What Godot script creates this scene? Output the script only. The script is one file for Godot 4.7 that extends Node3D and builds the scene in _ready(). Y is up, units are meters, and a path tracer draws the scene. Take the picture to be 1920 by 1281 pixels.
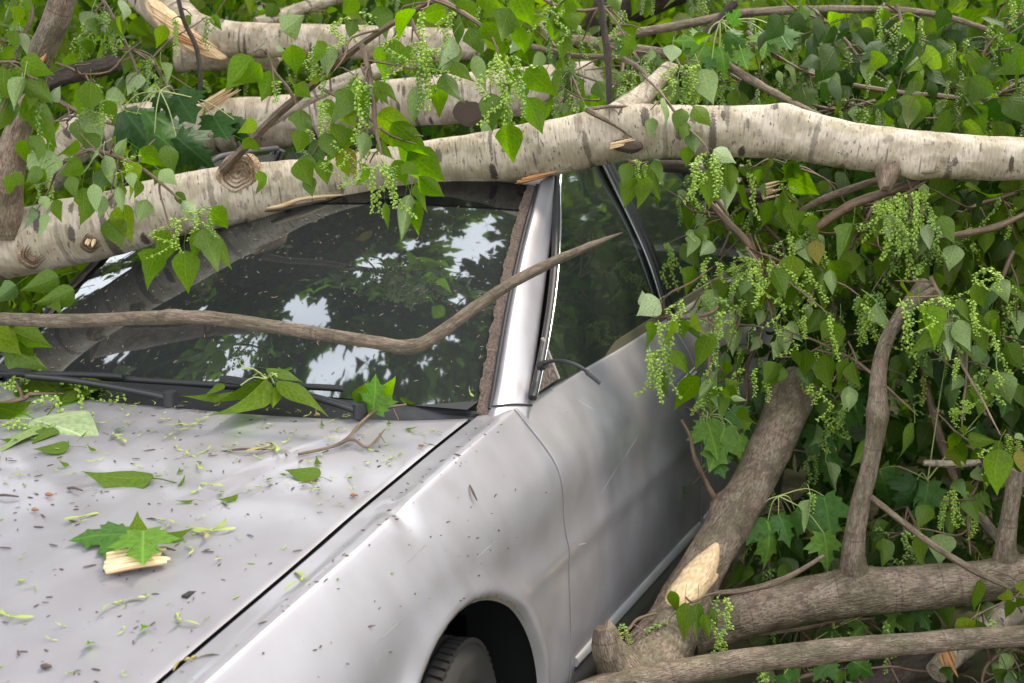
extends Node3D
# A silver sedan lying under fallen poplars. Car axes: +z is the car's front, +x its own left side, y up, metres.

var rng := RandomNumberGenerator.new()
var M := {}
var leaf_shapes := []
var maple_shapes := []
var catkin_shapes := []
var pod_chain: ArrayMesh


# ---------------------------------------------------------------- mesh helpers
class Shape:
	var v := PackedVector3Array()
	var t := PackedVector2Array()
	var f := PackedInt32Array()
	var c := PackedColorArray()

	func sheet(pts: PackedVector3Array, uvs: PackedVector2Array, nu: int, nv: int, flip := false) -> void:
		var o := v.size()
		v.append_array(pts)
		t.append_array(uvs)
		for i in nu - 1:
			for j in nv - 1:
				var a := o + i * nv + j
				var b := a + nv
				if flip:
					f.append_array([a, a + 1, b, b, a + 1, b + 1])
				else:
					f.append_array([a, b, a + 1, b, b + 1, a + 1])

	func tri(a: Vector3, b: Vector3, d: Vector3) -> void:
		var o := v.size()
		v.append_array([a, b, d])
		t.append_array([Vector2(a.x, a.y), Vector2(b.x, b.y), Vector2(d.x, d.y)])
		f.append_array([o, o + 1, o + 2])

	func quad(a: Vector3, b: Vector3, d: Vector3, e: Vector3) -> void:
		var o := v.size()
		v.append_array([a, b, d, e])
		t.append_array([Vector2(0, 0), Vector2(1, 0), Vector2(1, 1), Vector2(0, 1)])
		f.append_array([o, o + 1, o + 2, o, o + 2, o + 3])

	func box(center: Vector3, size: Vector3, b := Basis()) -> void:
		var h := size * 0.5
		var p := []
		for x in [-1, 1]:
			for y in [-1, 1]:
				for z in [-1, 1]:
					p.append(center + b * Vector3(h.x * x, h.y * y, h.z * z))
		quad(p[0], p[1], p[3], p[2])
		quad(p[4], p[6], p[7], p[5])
		quad(p[0], p[4], p[5], p[1])
		quad(p[2], p[3], p[7], p[6])
		quad(p[0], p[2], p[6], p[4])
		quad(p[1], p[5], p[7], p[3])

	func mesh() -> ArrayMesh:
		var n := PackedVector3Array()
		n.resize(v.size())
		for k in range(0, f.size(), 3):
			var a := f[k]
			var b := f[k + 1]
			var d := f[k + 2]
			var g := (v[d] - v[a]).cross(v[b] - v[a])
			n[a] += g
			n[b] += g
			n[d] += g
		for k in n.size():
			n[k] = n[k].normalized() if n[k].length_squared() > 1e-20 else Vector3.UP
		var arr := []
		arr.resize(Mesh.ARRAY_MAX)
		arr[Mesh.ARRAY_VERTEX] = v
		arr[Mesh.ARRAY_NORMAL] = n
		arr[Mesh.ARRAY_TEX_UV] = t
		arr[Mesh.ARRAY_INDEX] = f
		if c.size() == v.size():
			arr[Mesh.ARRAY_COLOR] = c
		var m := ArrayMesh.new()
		m.add_surface_from_arrays(Mesh.PRIMITIVE_TRIANGLES, arr)
		return m


func lut(p: Array, x: float) -> float:
	var n := p.size()
	if x <= p[0].x:
		return p[0].y
	if x >= p[n - 1].x:
		return p[n - 1].y
	var i := 0
	while p[i + 1].x < x:
		i += 1
	var a: Vector2 = p[i]
	var b: Vector2 = p[i + 1]
	var m0 := (b.y - a.y) / (b.x - a.x)
	var m1 := m0
	if i > 0:
		m0 = (b.y - p[i - 1].y) / (b.x - p[i - 1].x)
	if i + 2 < n:
		m1 = (p[i + 2].y - a.y) / (p[i + 2].x - a.x)
	var h := b.x - a.x
	var s := (x - a.x) / h
	return (2 * s * s * s - 3 * s * s + 1) * a.y + (s * s * s - 2 * s * s + s) * h * m0 + (3 * s * s - 2 * s * s * s) * b.y + (s * s * s - s * s) * h * m1


func spline(p: Array, s: float) -> Vector3:
	var n := p.size()
	var x: float = clampf(s, 0.0, 1.0) * (n - 1)
	var i := mini(int(x), n - 2)
	var a: Vector3 = p[i]
	var b: Vector3 = p[i + 1]
	return a.cubic_interpolate(b, p[maxi(i - 1, 0)], p[mini(i + 2, n - 1)], x - i)


func flat_lerp(p: Array, s: float) -> float:
	var x: float = clampf(s, 0.0, 1.0) * (p.size() - 1)
	var i := mini(int(x), p.size() - 2)
	return lerpf(p[i], p[i + 1], x - i)


# A round limb along a path. bumps: [place, reach, height] swell the bark; lumpy: share of the radius that noise moves it by.
func limb(s: Shape, path: Array, radii: Array, sides := 12, steps := 0, lumpy := 0.0, bumps := [], span := 1.5, ends := true, origin := Vector3.ZERO, turn := 0.0, cut := 0.0) -> void:
	var noise := FastNoiseLite.new()
	noise.seed = 5
	noise.frequency = 7.0
	if steps == 0:
		steps = (path.size() - 1) * 4
	var pts := PackedVector3Array()
	var uvs := PackedVector2Array()
	var side := Vector3.ZERO
	var along := 0.0
	var last := spline(path, 0.0)
	for i in steps + 1:
		var k := float(i) / steps
		var p := spline(path, k)
		var dir := (spline(path, minf(k + 0.01, 1.0)) - spline(path, maxf(k - 0.01, 0.0))).normalized()
		if side == Vector3.ZERO:
			side = dir.cross(Vector3(0.13, 1, 0.21)).normalized()
		side = (side - dir * side.dot(dir)).normalized()
		var up := side.cross(dir)
		along += p.distance_to(last)
		last = p
		var r := flat_lerp(radii, k)
		for j in sides + 1:
			var ang := TAU * j / sides
			var d := side * cos(ang) + up * sin(ang)
			var q := p + d * r
			var rr := r
			if lumpy > 0.0:
				var w := d * r * 2.0 + p
				rr *= 1.0 + lumpy * (noise.get_noise_3d(w.x, w.y, w.z) + 0.45 * noise.get_noise_3d(w.x * 3.1, w.y * 3.1, w.z * 3.1))
			for b in bumps:
				var e: float = q.distance_to(b[0]) / b[1]
				if e < 2.5:
					rr += b[2] * exp(-e * e * 1.4)
			q = p + d * rr
			if cut > 0.0 and i == steps:
				q += dir * cut * r * (sin(ang * 2.0 + 1.0) + 0.6 * sin(ang * 5.0))
			pts.append(q - origin)
			uvs.append(Vector2(along / span, float(j) / sides + turn))
	s.sheet(pts, uvs, steps + 1, sides + 1)
	if ends:
		for e in [0, steps]:
			var o := s.v.size()
			s.v.append(spline(path, 0.0 if e == 0 else 1.0) - origin)
			s.t.append(uvs[e * (sides + 1)])
			for j in sides + 1:
				s.v.append(pts[e * (sides + 1) + j])
				s.t.append(uvs[e * (sides + 1) + j])
			for j in sides:
				if e == 0:
					s.f.append_array([o, o + 1 + j, o + 2 + j])
				else:
					s.f.append_array([o, o + 2 + j, o + 1 + j])


# ---------------------------------------------------------------- objects
func tag(o: Node, label := "", category := "", group := "", kind := "") -> Node:
	if label:
		o.set_meta("label", label)
	if category:
		o.set_meta("category", category)
	if group:
		o.set_meta("group", group)
	if kind:
		o.set_meta("kind", kind)
	return o


var taken := {}


func numbered(called: String) -> String:
	var n: int = taken.get(called, 0)
	taken[called] = n + 1
	return called if n == 0 else "%s_%03d" % [called, n]


func thing(called: String, label: String, category: String, where := Vector3.ZERO, group := "") -> Node3D:
	var o := Node3D.new()
	o.name = numbered(called)
	o.position = where
	add_child(o)
	tag(o, label, category, group)
	return o


func put(called: String, m: Mesh, material: Material, parent: Node, place := Transform3D()) -> MeshInstance3D:
	var o := MeshInstance3D.new()
	o.name = numbered(called) if parent == self else called
	o.mesh = m
	o.material_override = material
	o.transform = place
	parent.add_child(o, true)
	return o


func lin(r: float, g: float, b: float) -> Color:
	return Color(r, g, b).linear_to_srgb()


func mat(called: String, color: Color, rough := 0.6, metal := 0.0) -> StandardMaterial3D:
	var m := StandardMaterial3D.new()
	m.resource_name = called
	m.albedo_color = color
	m.roughness = rough
	m.metallic = metal
	m.cull_mode = BaseMaterial3D.CULL_DISABLED
	M[called] = m
	return m


func noise_tex(freq: float, low: Color, high: Color, octaves := 4, sd := 1, size := 512, stretch := Vector2.ONE) -> ImageTexture:
	var n := FastNoiseLite.new()
	n.seed = sd
	n.frequency = freq
	n.fractal_octaves = octaves
	var im := Image.create(size, size, false, Image.FORMAT_RGB8)
	var r := float(size)
	for y in size:
		for x in size:
			# four samples blended so that the tile repeats without a seam
			var fx := x / r
			var fy := y / r
			var a := n.get_noise_2d(x * stretch.x, y * stretch.y)
			var b := n.get_noise_2d((x - r) * stretch.x, y * stretch.y)
			var c := n.get_noise_2d(x * stretch.x, (y - r) * stretch.y)
			var d := n.get_noise_2d((x - r) * stretch.x, (y - r) * stretch.y)
			var k := lerpf(lerpf(a, b, fx), lerpf(c, d, fx), fy)
			im.set_pixel(x, y, low.lerp(high, clampf(0.5 + k * 1.1, 0.0, 1.0)))
	return ImageTexture.create_from_image(im)


func blot(h: PackedFloat32Array, w: int, n: int, x: float, y: float, rx: float, ry: float, depth: float, rough: FastNoiseLite) -> void:
	for i in range(int(x - rx * 1.3), int(x + rx * 1.3) + 1):
		for j in range(int(y - ry * 1.3), int(y + ry * 1.3) + 1):
			var a := (i - x) / rx
			var b := (j - y) / ry
			var e := a * a + b * b + 0.7 * rough.get_noise_2d(i * 3.0, j * 3.0)
			if e < 1.0:
				var k := posmod(j, n) * w + posmod(i, w)
				h[k] = maxf(h[k], depth * minf(1.0, (1.0 - e) * 2.2))


# Pale poplar bark: x runs along the log, y round it. Short dark lenticels lie across the log, with some scars and grey bands.
func bark_pale() -> void:
	var w := 1536
	var n := 384
	var g := RandomNumberGenerator.new()
	g.seed = 11
	var fine := FastNoiseLite.new()
	fine.frequency = 0.05
	var broad := FastNoiseLite.new()
	broad.frequency = 0.008
	broad.seed = 3
	var dark := PackedFloat32Array()
	dark.resize(w * n)
	for k in 900:
		var big := g.randf()
		blot(dark, w, n, g.randf() * w, g.randf() * n, g.randf_range(0.9, 1.6), g.randf_range(1.5, 4.5) * (1.0 + big * big * big), g.randf_range(0.25, 0.8), fine)
	for k in 90:
		blot(dark, w, n, g.randf() * w, g.randf() * n, g.randf_range(1.2, 2.4), g.randf_range(9.0, 30.0), g.randf_range(0.2, 0.6), fine)
	for k in 30:
		blot(dark, w, n, g.randf() * w, g.randf() * n, g.randf_range(5.0, 12.0), g.randf_range(12.0, 30.0), g.randf_range(0.55, 0.9), fine)
	for k in 12:
		blot(dark, w, n, g.randf() * w, g.randf() * n, g.randf_range(4.0, 12.0), g.randf_range(40.0, 130.0), g.randf_range(0.25, 0.65), fine)
	for k in 260:
		blot(dark, w, n, g.randf() * w, g.randf() * n, g.randf_range(2.0, 9.0), g.randf_range(4.0, 14.0), g.randf_range(0.10, 0.28), fine)
	var im := Image.create(w, n, false, Image.FORMAT_RGB8)
	var hm := Image.create(w, n, false, Image.FORMAT_L8)
	for y in n:
		var seam := absf(y / float(n) - 0.5) * 2.0
		for x in w:
			var b := broad.get_noise_2d(x, y * 1.5) * (1.0 - smoothstep(0.85, 1.0, seam)) 
			var s := fine.get_noise_2d(x * 2.6, y * 0.5)
			var c := Color(0.715, 0.66, 0.585).lerp(Color(0.60, 0.555, 0.455), clampf(0.45 + b * 2.8, 0, 1))
			c = c.lerp(Color(0.535, 0.475, 0.425), clampf(0.18 + s * 0.8 + b * 0.4, 0.0, 0.75))
			var d := dark[y * w + x]
			c = c.lerp(Color(0.20, 0.165, 0.14), d)
			im.set_pixel(x, y, c)
			hm.set_pixel(x, y, Color.WHITE * clampf(0.6 + s * 0.22 + b * 0.1 - d * 0.4, 0.0, 1.0))
	var m := mat("pale_bark", Color.WHITE, 0.72)
	m.albedo_texture = ImageTexture.create_from_image(im)
	m.heightmap_enabled = true
	m.heightmap_texture = ImageTexture.create_from_image(hm)
	m.heightmap_scale = 0.55


# Grey-brown bark of the smaller limbs: fine ridges along the limb, lighter flecks, ring scars.
func bark_brown() -> void:
	var w := 768
	var n := 256
	var g := RandomNumberGenerator.new()
	g.seed = 23
	var fine := FastNoiseLite.new()
	fine.frequency = 0.06
	fine.fractal_octaves = 4
	var ring := PackedFloat32Array()
	ring.resize(w * n)
	for k in 46:
		blot(ring, w, n, g.randf() * w, g.randf() * n, g.randf_range(1.0, 3.4), g.randf_range(16.0, 90.0), g.randf_range(0.3, 0.7), fine)
	var fleck := PackedFloat32Array()
	fleck.resize(w * n)
	for k in 420:
		blot(fleck, w, n, g.randf() * w, g.randf() * n, g.randf_range(1.2, 5.0), g.randf_range(1.0, 3.0), g.randf_range(0.3, 1.0), fine)
	var im := Image.create(w, n, false, Image.FORMAT_RGB8)
	var hm := Image.create(w, n, false, Image.FORMAT_L8)
	for y in n:
		for x in w:
			var s := 0.6 * fine.get_noise_2d(x * 0.8, y * 3.4) + 0.4 * fine.get_noise_2d(x * 2.6 + 300.0, y * 5.0)
			var b := fine.get_noise_2d(x * 0.12 + 900.0, y * 0.2)
			var c := Color(0.50, 0.43, 0.365).lerp(Color(0.385, 0.35, 0.265), clampf(0.5 + b * 2.4, 0, 1))
			var patchy := fine.get_noise_2d(x * 0.35 + 50.0, y * 0.5 + 700.0)
			c = c.lerp(Color(0.565, 0.53, 0.455), clampf(patchy * 2.0 - 0.25, 0.0, 0.42))
			c = c.lerp(Color(0.29, 0.235, 0.19), clampf(-patchy * 2.0 - 0.3, 0.0, 0.5))
			c = c.lerp(Color(0.27, 0.215, 0.17), clampf(0.22 + s * 1.4, 0, 0.8))
			c = c.lerp(Color(0.62, 0.57, 0.50), fleck[y * w + x] * 0.55)
			c = c.lerp(Color(0.22, 0.17, 0.15), ring[y * w + x] * 0.45)
			im.set_pixel(x, y, c)
			hm.set_pixel(x, y, Color.WHITE * clampf(0.55 - s * 0.5 + fleck[y * w + x] * 0.15 - ring[y * w + x] * 0.25, 0.0, 1.0))
	var m := mat("brown_bark", Color.WHITE, 0.75)
	m.albedo_texture = ImageTexture.create_from_image(im)
	m.heightmap_enabled = true
	m.heightmap_texture = ImageTexture.create_from_image(hm)
	m.heightmap_scale = 0.55
	var t := mat("twig_bark", lin(0.85, 0.72, 0.62), 0.6)
	t.albedo_texture = m.albedo_texture
	var k := mat("dark_bark", lin(0.35, 0.32, 0.33), 0.8)
	k.albedo_texture = m.albedo_texture
	k.heightmap_enabled = true
	k.heightmap_texture = m.heightmap_texture
	k.heightmap_scale = 0.5
	var gb := mat("grey_bark", lin(1.25, 1.2, 1.2), 0.72)
	gb.albedo_texture = m.albedo_texture
	gb.heightmap_enabled = true
	gb.heightmap_texture = m.heightmap_texture
	gb.heightmap_scale = 0.35


# Leaf blade: u across (0.5 is the midrib), v from base to tip.
func leaf_skin() -> Array:
	var w := 96
	var n := 144
	var fine := FastNoiseLite.new()
	fine.frequency = 0.08
	var im := Image.create(w, n, false, Image.FORMAT_RGB8)
	var hm := Image.create(w, n, false, Image.FORMAT_L8)
	for y in n:
		for x in w:
			var u := x / float(w - 1) - 0.5
			var v := y / float(n - 1)
			var mid := exp(-pow(u / 0.014, 2.0))
			var a := absf(u)
			var ph := fposmod((v - a * 0.75) * 7.0, 1.0) - 0.5
			var vein := exp(-pow(ph / 0.055, 2.0)) * (1.0 - smoothstep(0.36, 0.5, a))
			var k := fine.get_noise_2d(x, y)
			var line := clampf(mid + vein * 0.42, 0.0, 1.0)
			var c := Color(0.80 + k * 0.16, 0.83 + k * 0.12, 0.74 + k * 0.15).lerp(Color(1.0, 1.0, 0.92), line)
			im.set_pixel(x, y, c)
			hm.set_pixel(x, y, Color.WHITE * clampf(0.6 - line * 0.5 + k * 0.12, 0, 1))
	return [ImageTexture.create_from_image(im), ImageTexture.create_from_image(hm)]


func leaf_mat(called: String, color: Color, glow: Color, rough: float, skin: Array, tinted := false) -> void:
	var m := mat(called, color, rough)
	m.albedo_texture = skin[0]
	m.heightmap_enabled = true
	m.heightmap_texture = skin[1]
	m.heightmap_scale = 0.22
	m.metallic_specular = 0.30
	m.backlight_enabled = true
	m.backlight = glow
	m.vertex_color_use_as_albedo = tinted


func leaf_shape(sd: int, fold: float, curl: float, wave: float, twist: float) -> ArrayMesh:
	var g := RandomNumberGenerator.new()
	g.seed = sd
	var half := [Vector2(0, 0.012), Vector2(0.05, 0.17), Vector2(0.13, 0.31), Vector2(0.25, 0.395), Vector2(0.40, 0.375), Vector2(0.56, 0.285), Vector2(0.72, 0.17), Vector2(0.85, 0.075), Vector2(0.94, 0.024), Vector2(1.0, 0.0)]
	var rows := [0.0, 0.05, 0.13, 0.25, 0.40, 0.56, 0.72, 0.86, 1.0]
	var s := Shape.new()
	var pts := PackedVector3Array()
	var uvs := PackedVector2Array()
	var ph := g.randf() * TAU
	for r in rows:
		var w := lut(half, r)
		for cx in [-1.0, -0.5, 0.0, 0.5, 1.0]:
			var x: float = cx * w
			if sd >= 7 and cx > 0.0 and r > 0.3 and r < 0.75:
				x *= 0.62 if sd % 2 else 0.82
			var z: float = -fold * absf(x) + curl * (r - 0.35) * (r - 0.35) * (1.0 if r > 0.35 else 0.4) + wave * absf(cx) * w * sin(r * 9.0 + ph + cx) + twist * x * r
			pts.append(Vector3(x, r, z))
			uvs.append(Vector2(0.5 + 0.5 * cx * 0.96, r))
	s.sheet(pts, uvs, rows.size(), 5, true)
	# the stalk
	var stem := Shape.new()
	limb(stem, [Vector3(0, 0.01, 0), Vector3(0.02, -0.2, -0.05), Vector3(0.03 * sin(ph), -0.45, -0.16)], [0.012, 0.011, 0.014], 3, 3, 0.0, [], 1.0, false)
	var o := s.v.size()
	s.v.append_array(stem.v)
	for k in stem.v.size():
		s.t.append(Vector2(0.5, 0.3))
	for k in stem.f:
		s.f.append(k + o)
	return s.mesh()


func maple_shape(sd: int, fold: float, droop: float) -> ArrayMesh:
	var g := RandomNumberGenerator.new()
	g.seed = sd
	var half := [Vector2(0.0, 0.02), Vector2(0.10, -0.06), Vector2(0.30, -0.10), Vector2(0.26, 0.02), Vector2(0.42, 0.06), Vector2(0.36, 0.14), Vector2(0.62, 0.34), Vector2(0.44, 0.38), Vector2(0.46, 0.48), Vector2(0.24, 0.44), Vector2(0.22, 0.60), Vector2(0.30, 0.70), Vector2(0.15, 0.74), Vector2(0.0, 1.0)]
	var ring := []
	for p in half:
		ring.append(p)
	for k in range(half.size() - 2, 0, -1):
		ring.append(Vector2(-half[k].x, half[k].y))
	var s := Shape.new()
	var mid := Vector2(0, 0.18)
	var lift := func(p: Vector2) -> Vector3: return Vector3(p.x, p.y, -fold * absf(p.x) - droop * (p - mid).length_squared() + 0.05 * sin(p.angle() * 5.0 + sd) * (p - mid).length())
	s.v.append(lift.call(mid))
	s.t.append(Vector2(0.5, 0.2))
	for k in ring.size():
		var p: Vector2 = ring[k] + Vector2(g.randf_range(-0.02, 0.02), g.randf_range(-0.02, 0.02))
		s.v.append(lift.call(mid.lerp(p, 0.5)))
		s.v.append(lift.call(p))
		s.t.append(Vector2(0.5 + p.x * 0.35, 0.2 + p.y * 0.3))
		s.t.append(Vector2(0.5 + p.x * 0.7, maxf(0.0, p.y)))
	var n := ring.size()
	for k in n:
		var a := 1 + 2 * k
		var b := 1 + 2 * ((k + 1) % n)
		s.f.append_array([0, b, a, a, b, a + 1, a + 1, b, b + 1])
	return s.mesh()


func catkin_shape(sd: int, bend: float) -> ArrayMesh:
	var g := RandomNumberGenerator.new()
	g.seed = sd
	var s := Shape.new()
	var path := [Vector3(0, 0, 0), Vector3(bend * 0.3, -0.3, bend * 0.2), Vector3(bend * 0.2, -0.65, -bend * 0.2), Vector3(bend * 0.6, -1.0, 0)]
	limb(s, path, [0.011, 0.009, 0.007], 3, 6, 0.0, [], 1.0, false)
	for k in 34:
		var q := 0.08 + 0.92 * k / 33.0
		var ang := k * 2.4 + g.randf() * 0.8
		var d := Vector3(cos(ang), -0.35 + g.randf_range(-0.3, 0.3), sin(ang)).normalized()
		var p := spline(path, q)
		var size := g.randf_range(0.8, 1.2) * (1.15 - 0.35 * q)
		var e := d.cross(Vector3(0.3, 1, 0.2)).normalized()
		var h := d.cross(e)
		var b := p + d * 0.018
		var c := p + d * 0.055 * size
		var r := 0.037 * size
		var ring := [c + e * r, c + h * r, c - e * r, c - h * r]
		var tip := p + d * 0.108 * size
		for i in 4:
			s.tri(b, ring[(i + 1) % 4], ring[i])
			s.tri(tip, ring[i], ring[(i + 1) % 4])
	return s.mesh()


func towards(y: Vector3, face: Vector3, spin: float) -> Basis:
	y = y.normalized()
	var z := (face - y * face.dot(y)).normalized()
	z = z.rotated(y, spin)
	return Basis(y.cross(z), y, z)


const FACE := Vector3(0.40, 0.42, 0.82)
const HUES := ["leaf_bright", "leaf_mid", "leaf_mid", "leaf_yellow", "leaf_deep", "leaf_pale", "leaf_mid", "leaf_bright", "leaf_blue", "leaf_deep", "leaf_mid", "leaf_pale"]


func add_leaf(parent: Node3D, base: Vector3, tip: Vector3, w := 1.0, hue := "", spin := 99.0, shape := -1) -> MeshInstance3D:
	var n := base.distance_to(tip)
	var b := towards(tip - base, FACE, rng.randf_range(-0.5, 0.5) if spin > 50.0 else spin)
	b = Basis(b.x * n * w, b.y * n, b.z * n)
	if hue == "" and rng.randf() < 0.035:
		hue = "leaf_worn"
	var m: Mesh = leaf_shapes[rng.randi() % leaf_shapes.size() if shape < 0 else shape]
	return put("leaf", m, M[hue if hue else HUES[rng.randi() % HUES.size()]], parent, Transform3D(b, base - parent.position))


func add_maple(parent: Node3D, base: Vector3, tip: Vector3, face := FACE, hue := "maple", called := "leaf") -> MeshInstance3D:
	var n := base.distance_to(tip)
	var b := towards(tip - base, face, rng.randf_range(-0.3, 0.3))
	b = Basis(b.x * n, b.y * n, b.z * n)
	return put(called, maple_shapes[rng.randi() % maple_shapes.size()], M[hue], parent, Transform3D(b, base - parent.position))


func add_catkin(parent: Node3D, top: Vector3, length: float, bright := false) -> void:
	var lean := 0.10 if rng.randf() < 0.8 else 0.4
	var b := Basis.from_euler(Vector3(rng.randf_range(-lean, lean), rng.randf() * TAU, rng.randf_range(-lean, lean)), EULER_ORDER_XZY)
	var fat := 0.1 * rng.randf_range(0.85, 1.25)
	b = b.scaled_local(Vector3(fat, length * rng.randf_range(0.85, 1.08), fat))
	put("catkin", catkin_shapes[rng.randi() % catkin_shapes.size()], M["catkin_bright" if (bright and rng.randf() < 0.85) or rng.randf() < 0.4 else "catkin"], parent, Transform3D(b, top - parent.position))


# A leafy branch: its twig with side shoots is one part, each leaf and each catkin another. leaves: [base, tip, width, hue]; catkins: [top, length]. more, more_catkins: how many grow by chance along it.
func leafy(called: String, label: String, path: Array, r: Array, leaves: Array, catkins: Array, more: int, more_catkins: int, sd: int, size := 0.098, bark := "twig_bark", hues := []) -> Node3D:
	rng.seed = sd
	var o := thing(called, label, "branch", path[0], "leafy branches of the fallen poplars")
	var s := Shape.new()
	limb(s, path, r, 7, path.size() * 5, 0.10, [], 0.7, true, path[0])
	var sites := []
	for k in maxi(2, more / 3 + 1):
		var q := rng.randf_range(0.12, 1.0)
		var p := spline(path, q)
		var d := Vector3(rng.randf_range(-1, 1), rng.randf_range(-0.9, 0.35), rng.randf_range(-0.5, 1)).normalized()
		var e := p + d * rng.randf_range(0.03, 0.10)
		var mid := p.lerp(e, 0.5) + Vector3(0, 0.008, 0)
		limb(s, [p, mid, e], [flat_lerp(r, q) * 0.5, 0.0022, 0.0016], 5, 4, 0.0, [], 0.7, false, path[0])
		sites.append([e, d])
	for k in (2 + more / 4 if more > 2 else 0):
		var p := spline(path, rng.randf_range(0.1, 1.0))
		var d := Vector3(rng.randf_range(-1, 1), rng.randf_range(-0.8, 0.5), rng.randf_range(-0.5, 0.8)).normalized() * rng.randf_range(0.10, 0.26)
		var bend := Vector3(rng.randf_range(-0.04, 0.04), rng.randf_range(-0.03, 0.03), rng.randf_range(-0.03, 0.03))
		limb(s, [p, p + d * 0.35 + bend, p + d * 0.7 + bend * 0.3, p + d], [0.0036, 0.003, 0.0024, 0.0014], 5, 9, 0.25, [], 0.7, false, path[0])
		if more > 4:
			sites.append([p + d, d.normalized()])
	put("twig", s.mesh(), M[bark], o)
	for a in leaves:
		add_leaf(o, a[0], a[1], a[2], a[3])
	for a in catkins:
		add_catkin(o, a[0], a[1], true)
	for k in more:
		var site: Array = sites[k % sites.size()]
		var out: Vector3 = Vector3(rng.randf_range(-1, 1), rng.randf_range(-0.7, 0.4), rng.randf_range(-0.6, 1)).normalized()
		var n := size * rng.randf_range(0.55, 1.15)
		var base: Vector3 = site[0] + out * n * 0.42
		var tip := base + (Vector3.DOWN * 1.0 + out * 0.55 + Vector3(rng.randf_range(-0.3, 0.3), 0, 0.1)).normalized() * n
		add_leaf(o, base, tip, rng.randf_range(0.68, 1.08), hues[rng.randi() % hues.size()] if hues else "", rng.randf_range(-1.35, 1.35))
	for k in more_catkins:
		var site: Array = sites[rng.randi() % sites.size()]
		add_catkin(o, site[0] + Vector3(rng.randf_range(-0.015, 0.015), 0, rng.randf_range(-0.015, 0.02)), rng.randf_range(0.075, 0.135))
	return o


# A bare limb that is one thing of one part, or of several when more is given.
func bare(called: String, label: String, path: Array, r: Array, bark := "brown_bark", sides := 16, lumpy := 0.12, bumps := [], category := "branch", cut := 0.25) -> Node3D:
	var o := thing(called, label, category, path[0], "bare limbs of the fallen trees" if category == "branch" else "")
	var s := Shape.new()
	limb(s, path, r, sides, path.size() * 9, lumpy, bumps, 1.0, true, path[0], rng.randf(), cut)
	put("bark", s.mesh(), M[bark], o)
	return o


func side_limb(o: Node3D, path: Array, r: Array, bark: String, sides := 10, called := "side_branch", lumpy := 0.1) -> MeshInstance3D:
	var s := Shape.new()
	limb(s, path, r, sides, path.size() * 6, lumpy, [], 1.0, true, o.position, rng.randf(), 0.25)
	return put(called, s.mesh(), M[bark], o)


# Torn wood: a bundle of splinters of uneven length along a direction.
func torn(o: Node3D, at: Vector3, dir: Vector3, across: Vector3, n: int, length: float, width: float, material := "raw_wood", called := "torn_wood") -> void:
	var s := Shape.new()
	dir = dir.normalized()
	for k in n:
		var a := at + across * (float(k) / maxi(n - 1, 1) - 0.5) + Vector3(rng.randf_range(-1, 1), rng.randf_range(-1, 1), rng.randf_range(-1, 1)) * width * 0.3
		var e := a + dir * length * rng.randf_range(0.35, 1.0) + across.normalized() * rng.randf_range(-0.3, 0.3) * width
		limb(s, [a - dir * 0.01, a.lerp(e, 0.5), e], [width * 0.5, width * rng.randf_range(0.3, 0.5), 0.001], 5, 3, 0.0, [], 0.3, true, o.position)
	put(called, s.mesh(), M[material], o)


# A ring-shaped branch scar on a log, facing out.
func knot(o: Node3D, at: Vector3, out: Vector3, r: float, tall: float, bark := "knot_bark", slim := 1.0) -> void:
	var s := Shape.new()
	var z := out.normalized()
	var x := z.cross(Vector3(0.2, 1, 0.1)).normalized()
	var y := z.cross(x)
	var prof := [Vector2(1.25, -0.3), Vector2(1.05, 0.35), Vector2(0.92, 0.62), Vector2(0.82, 0.30), Vector2(0.72, 0.78), Vector2(0.62, 0.42), Vector2(0.50, 0.86), Vector2(0.40, 0.45), Vector2(0.27, 0.80), Vector2(0.14, 0.40), Vector2(0.0, 0.62)]
	var pts := PackedVector3Array()
	var uvs := PackedVector2Array()
	for i in prof.size():
		for j in 25:
			var a := TAU * j / 24
			var e: float = r * prof[i].x * (1.0 + 0.10 * sin(a * 2.0 + 0.5) + 0.05 * sin(a * 5.0))
			pts.append(at + x * cos(a) * e * slim + y * sin(a) * e * 1.12 + z * tall * prof[i].y - o.position)
			uvs.append(Vector2(i * 0.03, j / 24.0))
	s.sheet(pts, uvs, prof.size(), 25, true)
	put("knot", s.mesh(), M[bark], o)


# ---------------------------------------------------------------- the car's surfaces
const EDGE_X := [Vector2(-0.6, 0.672), Vector2(0.16, 0.690), Vector2(0.62, 0.655), Vector2(1.0, 0.59)]
const EDGE_Y := [Vector2(-0.6, 0.912), Vector2(-0.2, 0.882), Vector2(0.16, 0.842), Vector2(0.62, 0.753), Vector2(1.0, 0.64)]
const WIDE := [Vector2(-3.7, 0.76), Vector2(-3.2, 0.83), Vector2(-2.4, 0.862), Vector2(-0.6, 0.868), Vector2(0.1, 0.866), Vector2(0.55, 0.84), Vector2(1.0, 0.72)]
const WHEEL := Vector2(-0.02, 0.325)
const ARCH := 0.337


func hood_y(x: float, z: float) -> float:
	var xe := lut(EDGE_X, z)
	var s := minf(absf(x) / xe, 1.0)
	return lut(EDGE_Y, z) + 0.028 * (1.0 - s * s)


func hood_rise(x: float, z: float) -> float:
	# the raised field between two creases that draw together towards the nose
	var e := absf(x) - lut([Vector2(-0.45, 0.527), Vector2(-0.25, 0.476), Vector2(-0.06, 0.42), Vector2(0.19, 0.366), Vector2(0.56, 0.295), Vector2(1.0, 0.21)], z)
	return 0.006 * (1.0 - smoothstep(-0.03, 0.03, e)) * smoothstep(1.2, 0.6, z) * smoothstep(-0.55, -0.2, z)


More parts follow.
